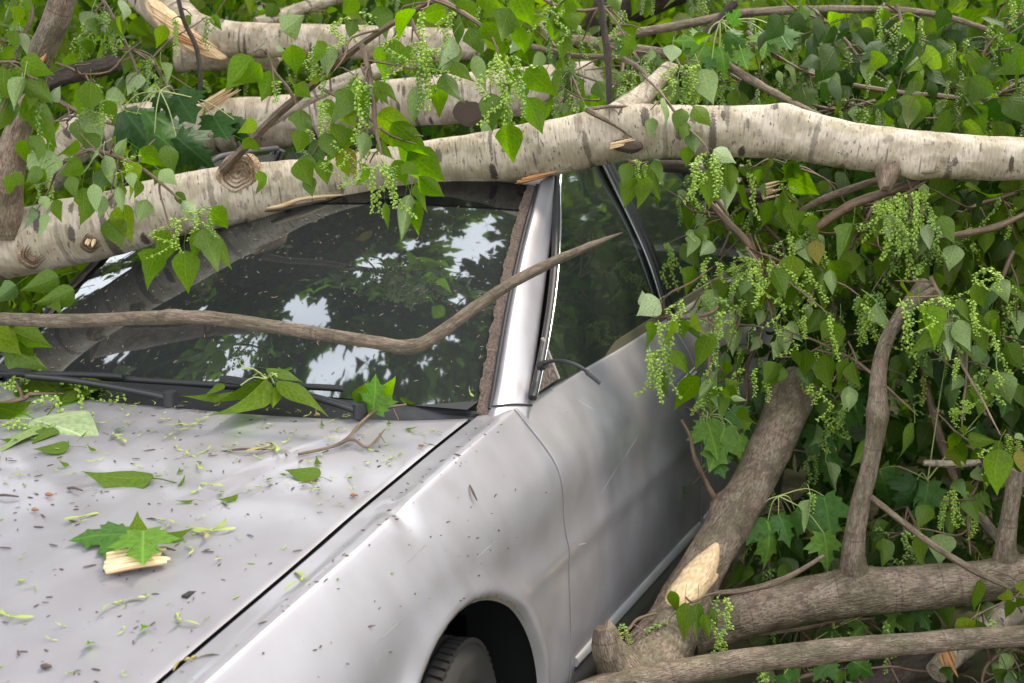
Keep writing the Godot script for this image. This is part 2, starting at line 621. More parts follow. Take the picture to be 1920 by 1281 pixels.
func side(z: float, k: float) -> Vector3:
	# k: 0 at the hood gap or the belt's inner edge, 1 at the sill
	var xe := lut(EDGE_X, z) if z > -0.6 else 0.672 + 0.02 * smoothstep(-0.6, -1.4, z)
	var ye := lut(EDGE_Y, z) if z > -0.6 else 0.912 + 0.03 * smoothstep(-0.6, -2.6, z)
	var w := lut(WIDE, z)
	var low := ye - 0.115
	var p := [Vector2(0.0, 0.0), Vector2(0.06, 0.0), Vector2(0.13, 0.0), Vector2(0.2, 0.0), Vector2(0.28, 0.0), Vector2(0.42, 0.0), Vector2(0.56, 0.0), Vector2(0.70, 0.0), Vector2(0.83, 0.0), Vector2(0.92, 0.0), Vector2(1.0, 0.0)]
	var x := [xe, xe + 0.036, xe + 0.064, xe + 0.084, w - 0.026, w - 0.009, w, w + 0.003, w + 0.001, w - 0.008, w - 0.03]
	var y := [ye, ye + 0.003, ye + 0.007, ye - 0.008, low, lerpf(low, 0.2, 0.22), lerpf(low, 0.2, 0.42), lerpf(low, 0.2, 0.62), lerpf(low, 0.2, 0.8), lerpf(low, 0.2, 0.91), 0.2]
	var xs := []
	var ys := []
	for i in p.size():
		xs.append(Vector2(p[i].x, x[i]))
		ys.append(Vector2(p[i].x, y[i]))
	var q := Vector3(lut(xs, k), lut(ys, k), z)
	# a soft body line along the doors
	q.x += 0.006 * exp(-pow((q.y - 0.60) / 0.03, 2.0)) * smoothstep(0.0, -0.5, z)
	# the swollen lip round the wheel arch
	for c in [WHEEL, Vector2(-2.665, 0.325)]:
		var d: float = Vector2(q.z, q.y).distance_to(c) - ARCH
		q.x += 0.024 * exp(-pow(maxf(d, 0.0) / 0.05, 2.0)) * smoothstep(0.82, 0.60, q.y)
		var roll := clampf(1.0 - maxf(d, 0.0) / 0.022, 0.0, 1.0)
		q.x -= 0.020 * roll * roll
	# dents in the wing's crest
	var e: float = Vector3(q.x, q.y, q.z).distance_to(Vector3(0.765, 0.868, 0.03))
	q -= Vector3(0.4, 0.8, 0.0) * 0.011 * exp(-e * e / 0.0010)
	e = Vector3(q.x, q.y, q.z).distance_to(Vector3(0.79, 0.845, 0.075))
	q += Vector3(0.6, 0.5, 0.0) * 0.003 * exp(-e * e / 0.0008)
	e = Vector3(q.x, q.y, q.z).distance_to(Vector3(0.75, 0.85, 0.16))
	q -= Vector3(0.2, 0.9, 0.0) * 0.003 * exp(-e * e / 0.004)
	return q


func edge_step(i: int, n: int) -> float:
	# a turned-in edge row, the edge itself, a row close by, then even steps
	if i <= 1:
		return 0.0
	if i >= n - 2:
		return 1.0
	if i == 2:
		return 0.0025
	if i == n - 3:
		return 0.9975
	return float(i - 2) / (n - 5)


func on_side(z: float, y: float) -> Vector3:
	# the body's side at that height
	var a := 0.1
	var b := 1.0
	for i in 22:
		var m := (a + b) * 0.5
		if side(z, m).y > y:
			a = m
		else:
			b = m
	return side(z, a)


# One body panel of the side: a patch of side() between z0 and z1 and from k0 down to 1, turned in at its edges, with the wheel arches cut out.
func side_panel(z0: float, z1: float, k0: float, nu: int, nv: int, mirror := false, k1 := 1.0, rake := 0.0) -> ArrayMesh:
	var s := Shape.new()
	var pts := PackedVector3Array()
	var uvs := PackedVector2Array()
	var inside := PackedByteArray()
	for i in nu:
		for j in nv:
			var u := edge_step(i, nu)
			var k := lerpf(k0, k1, edge_step(j, nv))
			var z := lerpf(z0, z1, u)
			z += rake * pow(1.0 - k, 2.0) * (1.0 if z0 > z1 else -1.0) * (1.0 - u)
			var p := side(z, k)
			var hole := 0
			for c in [WHEEL, Vector2(-2.665, 0.325)]:
				var d: Vector2 = Vector2(p.z, p.y) - c
				if d.length() < ARCH:
					hole = 1
			if i == 0 or i == nu - 1 or j == 0 or j == nv - 1:
				p += Vector3(-0.001, -0.005, 0.0) if j == 0 else Vector3(-0.016, 0.0, 0.0)
			inside.append(hole)
			pts.append(p)
			uvs.append(Vector2(p.z, p.y))
	var near := pts.duplicate()
	for i in nu:
		for j in nv:
			var a := i * nv + j
			if inside[a]:
				var p := pts[a]
				var c: Vector2 = WHEEL if p.z > -1.3 else Vector2(-2.665, 0.325)
				var d := Vector2(p.z, p.y) - c
				var e := c + d.normalized() * ARCH
				near[a] = Vector3(p.x + 0.0, e.y, e.x)
	for i in nu - 1:
		for j in nv - 1:
			var a := i * nv + j
			var b := a + nv
			var n := inside[a] + inside[b] + inside[a + 1] + inside[b + 1]
			if n == 4:
				continue
			s.f.append_array([a, b, a + 1, b, b + 1, a + 1])
	for k in near.size():
		var q := near[k]
		s.v.append(Vector3(-q.x, q.y, q.z) if mirror else q)
	s.t = uvs
	if (z1 < z0) == mirror:
		for k in range(0, s.f.size(), 3):
			var a := s.f[k]
			s.f[k] = s.f[k + 1]
			s.f[k + 1] = a
	return s.mesh()


func glass_at(u: float, v: float) -> Vector3:
	# the windshield: u from -1 to 1 across, v from 0 at the cowl to 1 at the roof
	var a := Vector3(0.68 * u, 0.945 - 0.03 * u * u, -0.44 - 0.105 * u * u)
	var b := Vector3(0.53 * u, 1.395 - 0.04 * u * u, -1.13 - 0.09 * u * u)
	return a.lerp(b, v) + Vector3(0, 0.85, 0.53) * 0.03 * sin(PI * v)


func hood_spot(p: Vector3, up := 0.003) -> Vector3:
	return Vector3(p.x, hood_y(p.x, p.z) + hood_rise(p.x, p.z) + up, p.z)


func patch(fn: Callable, nu: int, nv: int, flip := false) -> Shape:
	var s := Shape.new()
	var pts := PackedVector3Array()
	var uvs := PackedVector2Array()
	for i in nu:
		for j in nv:
			var a := float(i) / (nu - 1)
			var b := float(j) / (nv - 1)
			pts.append(fn.call(a, b))
			uvs.append(Vector2(a, b))
	s.sheet(pts, uvs, nu, nv, flip)
	return s


func strip(path: Array, r: float, sides := 6, steps := 0, flat := Vector3.ONE) -> ArrayMesh:
	var s := Shape.new()
	limb(s, path, [r, r], sides, steps if steps else path.size() * 5, 0.0, [], 1.0, true)
	return s.mesh()


# ---------------------------------------------------------------- the car
func car() -> void:
	var o := thing("silver_sedan", "silver sedan with dirty dented wing lying crushed under the fallen poplar log", "car")
	var paint: Material = M["paint"]
	# hood
	var hood := func(a: float, b: float) -> Vector3:
		var s := b * 2.0 - 1.0
		var x := signf(s) * (1.0 - pow(1.0 - absf(s), 1.15))
		var back := -0.33 - 0.19 * pow(absf(x), 2.6)
		var z := lerpf(back, 1.0, a)
		var xe := lut(EDGE_X, z) - 0.0115
		var y := hood_y(x * xe, z) + hood_rise(x * xe, z)
		if a == 0.0:
			y -= 0.012
		if absf(s) > 0.985:
			y -= 0.002
		return Vector3(x * xe, y, z)
	var hs := patch(hood, 70, 121, false)
	put("hood", hs.mesh(), paint, o)
	# wings, doors and rear quarters
	put("wing", side_panel(1.0, -0.567, 0.0, 170, 84), paint, o)
	put("wing", side_panel(1.0, -0.567, 0.0, 90, 50, true), paint, o)
	var door := put("door", side_panel(-0.573, -1.675, 0.148, 60, 70), paint, o)
	put("door", side_panel(-0.573, -1.675, 0.148, 40, 40, true), paint, o)
	var rear := put("rear_door", side_panel(-1.683, -2.50, 0.148, 50, 50), paint, o)
	put("rear_quarter", side_panel(-2.508, -3.7, 0.148, 70, 50), paint, o)
	put("rear_quarter", side_panel(-1.683, -3.7, 0.148, 70, 40, true), paint, o)
	# scuffs on the door and wing, mud on the arch's lip
	for sc in [[-0.71, 0.895, -0.80, 0.855], [-0.86, 0.880, -0.90, 0.845], [-0.62, 0.60, -0.68, 0.585], [-0.98, 0.70, -1.12, 0.735], [-0.80, 0.66, -0.96, 0.70], [-0.20, 0.74, -0.10, 0.735], [0.02, 0.80, 0.10, 0.79], [0.18, 0.72, 0.27, 0.71]]:
		var scuff := Shape.new()
		for i in 9:
			var q := on_side(lerpf(sc[0], sc[2], i / 8.0), lerpf(sc[1], sc[3], i / 8.0) + 0.0006 * sin(i * 2.0))
			var w := 0.0015 * sin(PI * (i + 0.4) / 8.8)
			scuff.v.append(q + Vector3(0.0012, w, 0))
			scuff.v.append(q + Vector3(0.0012, -w, 0))
			scuff.t.append_array([Vector2(i, 0), Vector2(i, 1)])
			if i:
				var a := i * 2
				scuff.f.append_array([a - 2, a, a - 1, a, a + 1, a - 1])
		put("scuff", scuff.mesh(), M["scratch"], o)
	var mud := Shape.new()
	for i in 60:
		var a := lerpf(0.5, 2.45, i / 59.0)
		var w := 0.006 + 0.004 * sin(i * 0.9) + 0.004 * sin(i * 2.3 + 1.0)
		for e in 2:
			var r := ARCH + 0.003 + (w * sin(PI * i / 59.0) if e else 0.0)
			var c := WHEEL + Vector2(cos(a), sin(a)) * r
			mud.v.append(on_side(c.x, c.y) + Vector3(0.0016, 0.001, 0))
			mud.t.append(Vector2(i * 0.1, e))
		if i:
			var k := i * 2
			mud.f.append_array([k - 2, k, k - 1, k, k + 1, k - 1])
	put("mud", mud.mesh(), M["mud"], o)
	# the dark seam behind each gap, the engine bay and the wheel housings
	var dark := Shape.new()
	for sd in [-1.0, 1.0]:
		for i in 40:
			var z0 := lerpf(1.0, -0.55, i / 40.0)
			var z1 := lerpf(1.0, -0.55, (i + 1) / 40.0)
			var a := Vector3(sd * lut(EDGE_X, z0), lut(EDGE_Y, z0) - 0.013, z0)
			var b := Vector3(sd * lut(EDGE_X, z1), lut(EDGE_Y, z1) - 0.013, z1)
			var w := Vector3(sd * 0.02, 0.0, 0)
			a.x -= sd * 0.012
			b.x -= sd * 0.012
			dark.quad(a - w, a + w, b + w, b - w)
		dark.quad(Vector3(sd * 0.74, 0.90, -0.54), Vector3(sd * 0.835, 0.3, -0.54), Vector3(sd * 0.835, 0.3, -0.60), Vector3(sd * 0.74, 0.90, -0.60))
		dark.box(Vector3(sd * 0.56, 0.50, -0.03), Vector3(0.012, 0.62, 0.9))
		dark.box(Vector3(sd * 0.69, 0.45, -0.50), Vector3(0.26, 0.62, 0.02))
		dark.box(Vector3(sd * 0.68, 0.45, 0.46), Vector3(0.22, 0.42, 0.02))
	dark.box(Vector3(0, 0.24, -1.4), Vector3(1.5, 0.06, 4.2))
	dark.box(Vector3(0, 0.62, -0.5), Vector3(1.3, 0.5, 0.02))
	put("underbody", dark.mesh(), M["black"], o)
	# door moulding with a bright lower lip, sill
	for seg in [[-0.60, -1.66, "moulding", door], [-1.70, -2.28, "moulding", rear]]:
		var m := Shape.new()
		var mp := []
		for i in 9:
			var z: float = lerpf(seg[0], seg[1], i / 8.0)
			var y := 0.325 + 0.0
			var q := side(z, 0.905)
			mp.append(Vector3(q.x + 0.004, y, z))
		limb(m, mp, [0.013, 0.016, 0.016, 0.016, 0.016, 0.016, 0.016, 0.013], 10, 40, 0.0, [], 1.0, true)
		var mo := put(seg[2], m.mesh(), M["trim"], seg[3])
		var rp := []
		for q in mp:
			rp.append(q + Vector3(0.0015, -0.016, 0))
		put("rubber_lip", strip(rp, 0.0065, 6), M["rubber"], mo if false else seg[3])
	var sl := Shape.new()
	for i in 30:
		var z0 := lerpf(-0.42, -2.3, i / 30.0)
		var z1 := lerpf(-0.42, -2.3, (i + 1) / 30.0)
		sl.quad(Vector3(0.842, 0.205, z0), Vector3(0.80, 0.13, z0), Vector3(0.80, 0.13, z1), Vector3(0.842, 0.205, z1))
	put("sill", sl.mesh(), M["dark_sill"], o)
	# door handle in its recess
	for h in [[-1.545, door], [-2.40, rear]]:
		var q := side(h[0], 0.335)
		var c := Vector3(q.x, 0.772, h[0])
		var hb := Basis(Vector3(0, 0, 1), -0.12) * Basis(Vector3(1, 0, 0), 0.10)
		var ps := Shape.new()
		ps.box(c + Vector3(0.0035, 0, 0), Vector3(0.007, 0.058, 0.15), hb)
		var plate := put("handle", ps.mesh(), M["handle_cup"], h[1])
		var fl := Shape.new()
		fl.box(c + Vector3(0.012, 0.006, -0.008), Vector3(0.012, 0.036, 0.118), hb)
		put("handle_flap", fl.mesh(), M["trim"], h[1])
		var rim := [c + hb * Vector3(0.006, 0.031, 0.078), c + hb * Vector3(0.006, 0.031, -0.078), c + hb * Vector3(0.006, -0.031, -0.078), c + hb * Vector3(0.006, -0.031, 0.078)]
		for e in 4:
			put("handle_rim", strip([rim[e], rim[(e + 1) % 4]], 0.0032, 5, 2), M["rubber"] if e % 2 else M["chrome"], h[1])
	# windshield and what frames it
	var ws := put("windshield", patch(func(a: float, b: float) -> Vector3: return glass_at(a * 2.0 - 1.0, b), 40, 20, true).mesh(), M["glass_front"], o)
	var band := patch(func(a: float, b: float) -> Vector3: return glass_at(a * 2.0 - 1.0, lerpf(-0.02, 0.05, b)) + Vector3(0, -0.004, -0.003), 40, 3, true)
	put("glass_band", band.mesh(), M["black"], ws)
	var shade := patch(func(a: float, b: float) -> Vector3: return glass_at(a * 2.0 - 1.0, lerpf(0.80 + 0.05 * absf(a * 2.0 - 1.0), 1.0, b)) + Vector3(0, 0.0025, 0.002), 40, 8, true)
	put("frit_shade_band", shade.mesh(), M["glass_black"], ws)  # black frit band that also stands in for the log's dark reflection
	for sd in [1.0, -1.0]:
		# torn, rust-brown strip of old sealant between glass and pillar
		var seal := func(a: float, b: float) -> Vector3:
			var g := glass_at(sd * lerpf(0.980, 1.0, b), a * 1.02 - 0.02)
			var rough := 0.0016 * sin(a * 41.0) + 0.0014 * sin(a * 97.0 + 1.0) + 0.001 * sin(a * 211.0)
			return g + Vector3(sd * (0.016 * b + rough * (1.0 - b)), 0.006 - 0.006 * b, 0.003 + 0.003 * sin(a * 90.0))
		put("seal", patch(seal, 90, 5, sd > 0).mesh(), M["old_seal"], ws)
		put("seal_gap", strip([glass_at(sd * 0.998, 0.0) + Vector3(sd * 0.017, 0.004, 0.002), glass_at(sd, 0.35) + Vector3(sd * 0.017, 0.004, 0.002), glass_at(sd, 0.7) + Vector3(sd * 0.017, 0.004, 0.002), glass_at(sd, 1.0) + Vector3(sd * 0.017, 0.004, 0.002)], 0.0045), M["black"], ws)
		var pillar := func(a: float, b: float) -> Vector3:
			var g := glass_at(sd, a * 1.05 - 0.03) + Vector3(sd * 0.018, 0.002, 0.0)
			var e := Vector3(sd * 0.760, 0.903, -0.624).lerp(Vector3(sd * 0.572, 1.372, -1.325), a * 1.05 - 0.03)
			var w := e - g
			var n := Vector3(sd * 0.55, 0.62, 0.55).normalized()
			var p := g + w * b
			p += n * (0.008 * sin(PI * b) + 0.004)
			if b == 0.0 or b == 1.0:
				p -= n * 0.018
			# the foot of the pillar spreads onto the wing
			var foot := exp(-a * a / 0.004)
			p += Vector3(sd * 0.004, -0.004, 0.03 * (1.0 - b)) * foot
			return p
		var pm := put("pillar", patch(pillar, 60, 14, sd > 0).mesh(), paint, o)
		var foot_line := []
		for i in 8:
			foot_line.append(pillar.call(0.045, 0.04 + 0.94 * i / 7.0) + Vector3(sd * 0.001, 0.0015, 0.0015))
		put("pillar_seam", strip(foot_line, 0.0022, 6), M["black"], pm)
	# cowl and wipers
	var cowl := func(a: float, b: float) -> Vector3:
		var u := a * 2.0 - 1.0
		var g := glass_at(u, 0.0)
		var f := Vector3(0.66 * u, hood_y(0.66 * u, -0.33 - 0.19 * pow(absf(u), 2.6)) - 0.022, -0.32 - 0.19 * pow(absf(u), 2.6))
		return g.lerp(f, b) + Vector3(0, -0.012 * sin(PI * b) - 0.003, 0)
	put("cowl", patch(cowl, 40, 8, true).mesh(), M["black_plastic"], o)
	for wp in [[Vector3(0.432, 0.94, -0.38), Vector3(0.287, 0.954, -0.41), Vector3(0.093, 0.961, -0.407), Vector3(-0.232, 0.962, -0.381)], [Vector3(-0.023, 0.946, -0.322), Vector3(-0.264, 0.958, -0.344), Vector3(-0.538, 0.952, -0.382), Vector3(-0.822, 0.945, -0.393)]]:
		var wpr := put("wiper", strip([wp[0] + Vector3(0.03, -0.012, 0), wp[0], wp[1], wp[2].lerp(wp[1], 0.35)], 0.0085, 8), M["black_plastic"], o)
		put("wiper_blade", strip([wp[1] + Vector3(0.10, 0.012, -0.03), wp[1] + Vector3(0.0, 0.012, -0.02), wp[2], wp[3]], 0.0075, 6), M["black"], wpr)
		var br := Shape.new()
		br.box(wp[2] + Vector3(0.05, 0.012, 0.0), Vector3(0.11, 0.013, 0.016), Basis(Vector3(0, 0, 1), -0.06))
		put("wiper_bracket", br.mesh(), M["black_plastic"], wpr)
		var cap := Shape.new()
		limb(cap, [wp[0] + Vector3(0.028, -0.02, 0.0), wp[0] + Vector3(0.028, 0.012, 0.002)], [0.017, 0.015], 12, 3)
		put("wiper_cap", cap.mesh(), M["black_plastic"], wpr)
	# side windows
	for sd in [1.0, -1.0]:
		var wall := func(z: float, y: float) -> Vector3:
			var k := (y - 0.915) / 0.44
			return Vector3(sd * (lerpf(0.762, 0.572, k) + 0.022 * sin(PI * clampf(k, 0, 1))), y, z)
		var A0 := Vector2(-0.645, 0.925)
		var A1 := Vector2(-1.36, 1.405)
		var win := func(a: float, b: float) -> Vector3:
			var f := lerpf(A0.x, A1.x, b)
			return wall.call(lerpf(f, -1.69, a), lerpf(A0.y, A1.y, b)) - Vector3(sd * 0.006, 0, 0)
		var sw := put("side_window", patch(win, 14, 14, sd > 0).mesh(), M["glass_side"], o)
		var rwin := func(a: float, b: float) -> Vector3:
			return wall.call(lerpf(-1.76, lerpf(-2.72, -2.35, b), a), lerpf(0.93, 1.405, b)) - Vector3(sd * 0.006, 0, 0)
		put("side_window", patch(rwin, 10, 10, sd > 0).mesh(), M["glass_side"], o)
		# frames: the slanted front edge, the roof edge, the post between the doors
		var fr := []
		var fr2 := []
		for i in 9:
			var k := i / 8.0
			fr.append(wall.call(lerpf(A0.x, A1.x, k) + 0.010, lerpf(A0.y + 0.004, A1.y, k)) + Vector3(sd * 0.003, 0, 0))
			fr2.append(wall.call(lerpf(A0.x, A1.x, k) - 0.008, lerpf(A0.y + 0.006, A1.y - 0.006, k)) + Vector3(sd * 0.006, 0, 0))
		fr.append(wall.call(-1.44, 1.418) + Vector3(sd * 0.002, 0, 0))
		fr.append(wall.call(-1.70, 1.422) + Vector3(sd * 0.002, 0, 0))
		put("window_frame", strip(fr, 0.0095, 8), M["rubber"], sw)
		put("window_trim", strip(fr2, 0.0042, 6), M["chrome"], sw)
		for pz in [[-1.70, 0.012, "black_plastic"], [-1.733, 0.014, "black_plastic"], [-1.682, 0.005, "chrome_dark"]]:
			put("window_post", strip([wall.call(pz[0], 0.92) + Vector3(sd * 0.004, 0, 0), wall.call(pz[0], 1.13) + Vector3(sd * 0.004, 0, 0), wall.call(pz[0], 1.415) + Vector3(sd * 0.003, 0, 0)], pz[1], 8), M[pz[2]], sw)
		# weather strip along the belt, in two layers
		for seg in [[-0.60, -1.675], [-1.69, -2.68]]:
			var bs := Shape.new()
			for i in 24:
				var za: float = lerpf(seg[0], seg[1], i / 24.0)
				var zb: float = lerpf(seg[0], seg[1], (i + 1) / 24.0)
				var pa := side(za, 0.150)
				var pb := side(zb, 0.150)
				var da := Vector3(sd * (pa.x - 0.002), pa.y - 0.002, za)
				var db := Vector3(sd * (pb.x - 0.002), pb.y - 0.002, zb)
				var ua := Vector3(sd * (pa.x - 0.012), pa.y + 0.020, za)
				var ub := Vector3(sd * (pb.x - 0.012), pb.y + 0.020, zb)
				var ia := Vector3(sd * (pa.x - 0.034), pa.y + 0.022, za)
				var ib := Vector3(sd * (pb.x - 0.034), pb.y + 0.022, zb)
				bs.quad(da, ua, ub, db)
				bs.quad(ua, ia, ib, ub)
			put("weather_strip", bs.mesh(), M["belt_rubber"], sw)
		# the corner plate where the mirror was, with its loose cable
		var tp := Shape.new()
		var c0: Vector3 = wall.call(-0.640, 0.935) + Vector3(sd * 0.006, 0, 0)
		var c1: Vector3 = wall.call(-0.80, 0.940) + Vector3(sd * 0.006, 0, 0)
		var c2: Vector3 = wall.call(-0.775, 1.04) + Vector3(sd * 0.006, 0, 0)
		var c3: Vector3 = wall.call(-0.735, 1.0) + Vector3(sd * 0.006, 0, 0)
		tp.tri(c0, c2, c1)
		tp.tri(c0, c3, c2)
		var plate := put("mirror_plate", tp.mesh(), M["mirror_plate"], o)
		put("plate_edge", strip([c1, c2], 0.004, 6), M["pale_plastic"], plate)
		if sd > 0:
			var hole := Shape.new()
			limb(hole, [Vector3(0.765, 0.995, -0.676), Vector3(0.78, 1.002, -0.667)], [0.012, 0.010], 10, 2)
			put("mirror_socket", hole.mesh(), M["black"], plate)
			put("mirror_cable", strip([Vector3(0.771, 0.999, -0.668), Vector3(0.804, 1.014, -0.652), Vector3(0.843, 1.018, -0.636), Vector3(0.878, 1.006, -0.637), Vector3(0.905, 0.984, -0.644), Vector3(0.919, 0.972, -0.648)], 0.0042, 8, 30), M["black"], plate)
			put("cable_sleeve", strip([Vector3(0.889, 0.997, -0.64), Vector3(0.919, 0.972, -0.648)], 0.0062, 8, 3), M["rubber"], plate)
	# roof, pressed down under the log, rear glass and boot
	var roof := func(a: float, b: float) -> Vector3:
		var u := b * 2.0 - 1.0
		var z := lerpf(lerpf(-1.13, -1.225, u * u), -2.38, a)
		var y := 1.455 - 0.042 * u * u * (1.0 - 0.2 * a) - 0.03 * a * a
		y -= 0.105 * exp(-pow((z + 1.20) / 0.13, 2.0)) + 0.13 * smoothstep(0.30, -0.25, u * 0.55) * smoothstep(-1.1, -1.3, z)
		return Vector3(u * lerpf(0.548, 0.56, a), y, z)
	put("roof", patch(roof, 40, 30, false).mesh(), paint, o)
	var rg := func(a: float, b: float) -> Vector3:
		var u := b * 2.0 - 1.0
		return Vector3(u * lerpf(0.56, 0.66, a), lerpf(1.43, 0.99, a) - 0.04 * u * u * (1.0 - a), lerpf(-2.38, -2.95, a) + 0.06 * u * u)
	put("rear_window", patch(rg, 12, 16, false).mesh(), M["glass_side"], o)
	for sd in [1.0, -1.0]:
		var cp := func(a: float, b: float) -> Vector3:
			var r0: Vector3 = rg.call(a, 1.0 if sd > 0 else 0.0)
			var r1 := Vector3(sd * lerpf(0.575, 0.79, a), lerpf(1.405, 0.93, a), lerpf(-2.35, -2.74, a))
			return r0.lerp(r1, b) + Vector3(sd * 0.012 * sin(PI * b), 0.008 * sin(PI * b), 0)
		put("rear_pillar", patch(cp, 14, 8, sd > 0).mesh(), paint, o)
	var boot := func(a: float, b: float) -> Vector3:
		var u := b * 2.0 - 1.0
		return Vector3(u * 0.79, 0.975 - 0.03 * u * u - 0.05 * a, lerpf(-2.93, -3.62, a) + 0.0)
	put("boot_lid", patch(boot, 16, 20, false).mesh(), paint, o)
	var tail := func(a: float, b: float) -> Vector3:
		var u := b * 2.0 - 1.0
		return Vector3(u * 0.79, lerpf(0.9, 0.25, a) , -3.66 - 0.05 * sin(PI * a) + 0.05 * u * u)
	put("rear_panel", patch(tail, 10, 20, false).mesh(), paint, o)
	# cabin
	var dash := func(a: float, b: float) -> Vector3:
		var u := b * 2.0 - 1.0
		var z := lerpf(-0.5, -1.02, a)
		var y := 0.925 + 0.02 * sin(PI * a) - (0.30 * smoothstep(0.82, 1.0, a)) + 0.035 * exp(-pow((u - 0.55) / 0.25, 2.0)) * smoothstep(0.3, 0.7, a)
		return Vector3(u * lerpf(0.66, 0.69, a), y, z)
	put("dashboard", patch(dash, 30, 30, false).mesh(), M["dash"], o)
	var tm := TorusMesh.new()
	tm.inner_radius = 0.165
	tm.outer_radius = 0.195
	tm.rings = 40
	tm.ring_segments = 10
	var wheel_b := Basis(Vector3(1, 0, 0), 1.05)
	var steer := put("steering_wheel", tm, M["cabin_green"], o, Transform3D(wheel_b, Vector3(0.37, 0.935, -1.03)))
	var hub := Shape.new()
	limb(hub, [Vector3(0, -0.05, 0), Vector3(0, 0.005, 0), Vector3(0, 0.015, 0)], [0.075, 0.07, 0.04], 16, 4)
	hub.box(Vector3(0, -0.01, 0), Vector3(0.34, 0.014, 0.05))
	put("wheel_hub", hub.mesh(), M["cabin_green"], steer)
	for x in [0.37, -0.37]:
		var st := Shape.new()
		limb(st, [Vector3(x, 0.55, -1.95), Vector3(x, 0.80, -1.98), Vector3(x, 1.06, -2.06)], [0.20, 0.23, 0.19], 16, 12)
		for k in st.v.size():
			st.v[k].z = -1.98 + (st.v[k].z + 1.98) * 0.35 - (st.v[k].y - 0.55) * 0.22
		var cu := Shape.new()
		limb(cu, [Vector3(x - 0.23, 0.55, -1.62), Vector3(x, 0.56, -1.62), Vector3(x + 0.23, 0.55, -1.62)], [0.1, 0.11, 0.1], 14, 8)
		for k in cu.v.size():
			cu.v[k].z = -1.66 + (cu.v[k].z + 1.62) * 2.6
		var seat := put("seat", st.mesh(), M["seat_cloth"], o)
		put("seat_cushion", cu.mesh(), M["seat_cloth"], seat)
		var hr := Shape.new()
		limb(hr, [Vector3(x - 0.12, 1.16, -2.14), Vector3(x, 1.17, -2.14), Vector3(x + 0.12, 1.16, -2.14)], [0.06, 0.075, 0.06], 12, 8)
		put("head_rest", hr.mesh(), M["seat_cloth"], seat)
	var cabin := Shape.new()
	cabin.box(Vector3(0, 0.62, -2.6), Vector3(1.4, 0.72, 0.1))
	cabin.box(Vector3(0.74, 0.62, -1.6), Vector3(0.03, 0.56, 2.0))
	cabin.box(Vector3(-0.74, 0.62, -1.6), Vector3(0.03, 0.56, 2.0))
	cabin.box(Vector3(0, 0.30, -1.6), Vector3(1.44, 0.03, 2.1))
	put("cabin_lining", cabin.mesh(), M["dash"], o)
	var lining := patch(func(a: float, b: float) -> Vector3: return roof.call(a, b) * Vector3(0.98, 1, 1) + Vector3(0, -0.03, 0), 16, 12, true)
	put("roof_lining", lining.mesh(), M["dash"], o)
	# wheels
	for w in [[0.752, WHEEL.x - 0.03, 0.15], [0.765, -2.665, 0.0], [-0.752, WHEEL.x - 0.03, 0.15], [-0.765, -2.665, 0.0]]:
		var root := Transform3D(Basis(Vector3.UP, w[2]).scaled(Vector3.ONE * 0.96), Vector3(w[0], 0.276, w[1]))
		var ty := Shape.new()
		var prof := [Vector2(-0.085, 0.20), Vector2(-0.098, 0.235), Vector2(-0.097, 0.268), Vector2(-0.086, 0.288), Vector2(-0.070, 0.2965), Vector2(-0.044, 0.2985), Vector2(-0.042, 0.290), Vector2(-0.036, 0.290), Vector2(-0.034, 0.2995), Vector2(-0.004, 0.300), Vector2(-0.003, 0.291), Vector2(0.003, 0.291), Vector2(0.004, 0.300), Vector2(0.034, 0.2995), Vector2(0.036, 0.290), Vector2(0.042, 0.290), Vector2(0.044, 0.2985), Vector2(0.070, 0.2965), Vector2(0.086, 0.288), Vector2(0.0965, 0.270), Vector2(0.0985, 0.262), Vector2(0.0975, 0.256), Vector2(0.098, 0.235), Vector2(0.094, 0.222), Vector2(0.095, 0.214), Vector2(0.085, 0.20)]
		var pts := PackedVector3Array()
		var uvs := PackedVector2Array()
		for i in prof.size():
			for j in 97:
				var a := TAU * j / 96.0
				var r: float = prof[i].y
				pts.append(Vector3(prof[i].x, cos(a) * r, sin(a) * r))
				uvs.append(Vector2(prof[i].x * 4.0, a))
		ty.sheet(pts, uvs, prof.size(), 97, true)
		# tread blocks
		for j in 72:
			var a := TAU * (j + 0.5) / 72.0
			for col in [[-0.066, 0.034, 0.5], [-0.020, 0.026, -0.3], [0.020, 0.026, 0.3], [0.066, 0.034, -0.5]]:
				var b := Basis(Vector3(1, 0, 0), a)
				ty.box(b * Vector3(col[0], 0.2985 - absf(col[0]) * 0.03, 0), Vector3(col[1], 0.010, 0.017), b * Basis(Vector3(0, 1, 0), col[2] * 0.5))
		var wh := put("wheel", ty.mesh(), M["tyre"], o, root)
		var rs := Shape.new()
		var sgn := signf(w[0])
		var rp := [Vector2(0.085, 0.202), Vector2(0.078, 0.19), Vector2(0.06, 0.17), Vector2(0.065, 0.14), Vector2(0.072, 0.08), Vector2(0.074, 0.03), Vector2(0.07, 0.0)]
		pts = PackedVector3Array()
		uvs = PackedVector2Array()
		for i in rp.size():
			for j in 49:
				var a := TAU * j / 48.0
				pts.append(Vector3(sgn * (rp[i].x - (0.02 if i in [3, 4] and (j / 4) % 2 == 0 else 0.0)), cos(a) * rp[i].y, sin(a) * rp[i].y))
				uvs.append(Vector2(i, a))
		rs.sheet(pts, uvs, rp.size(), 49, sgn > 0)
		put("rim", rs.mesh(), M["rim"], wh)

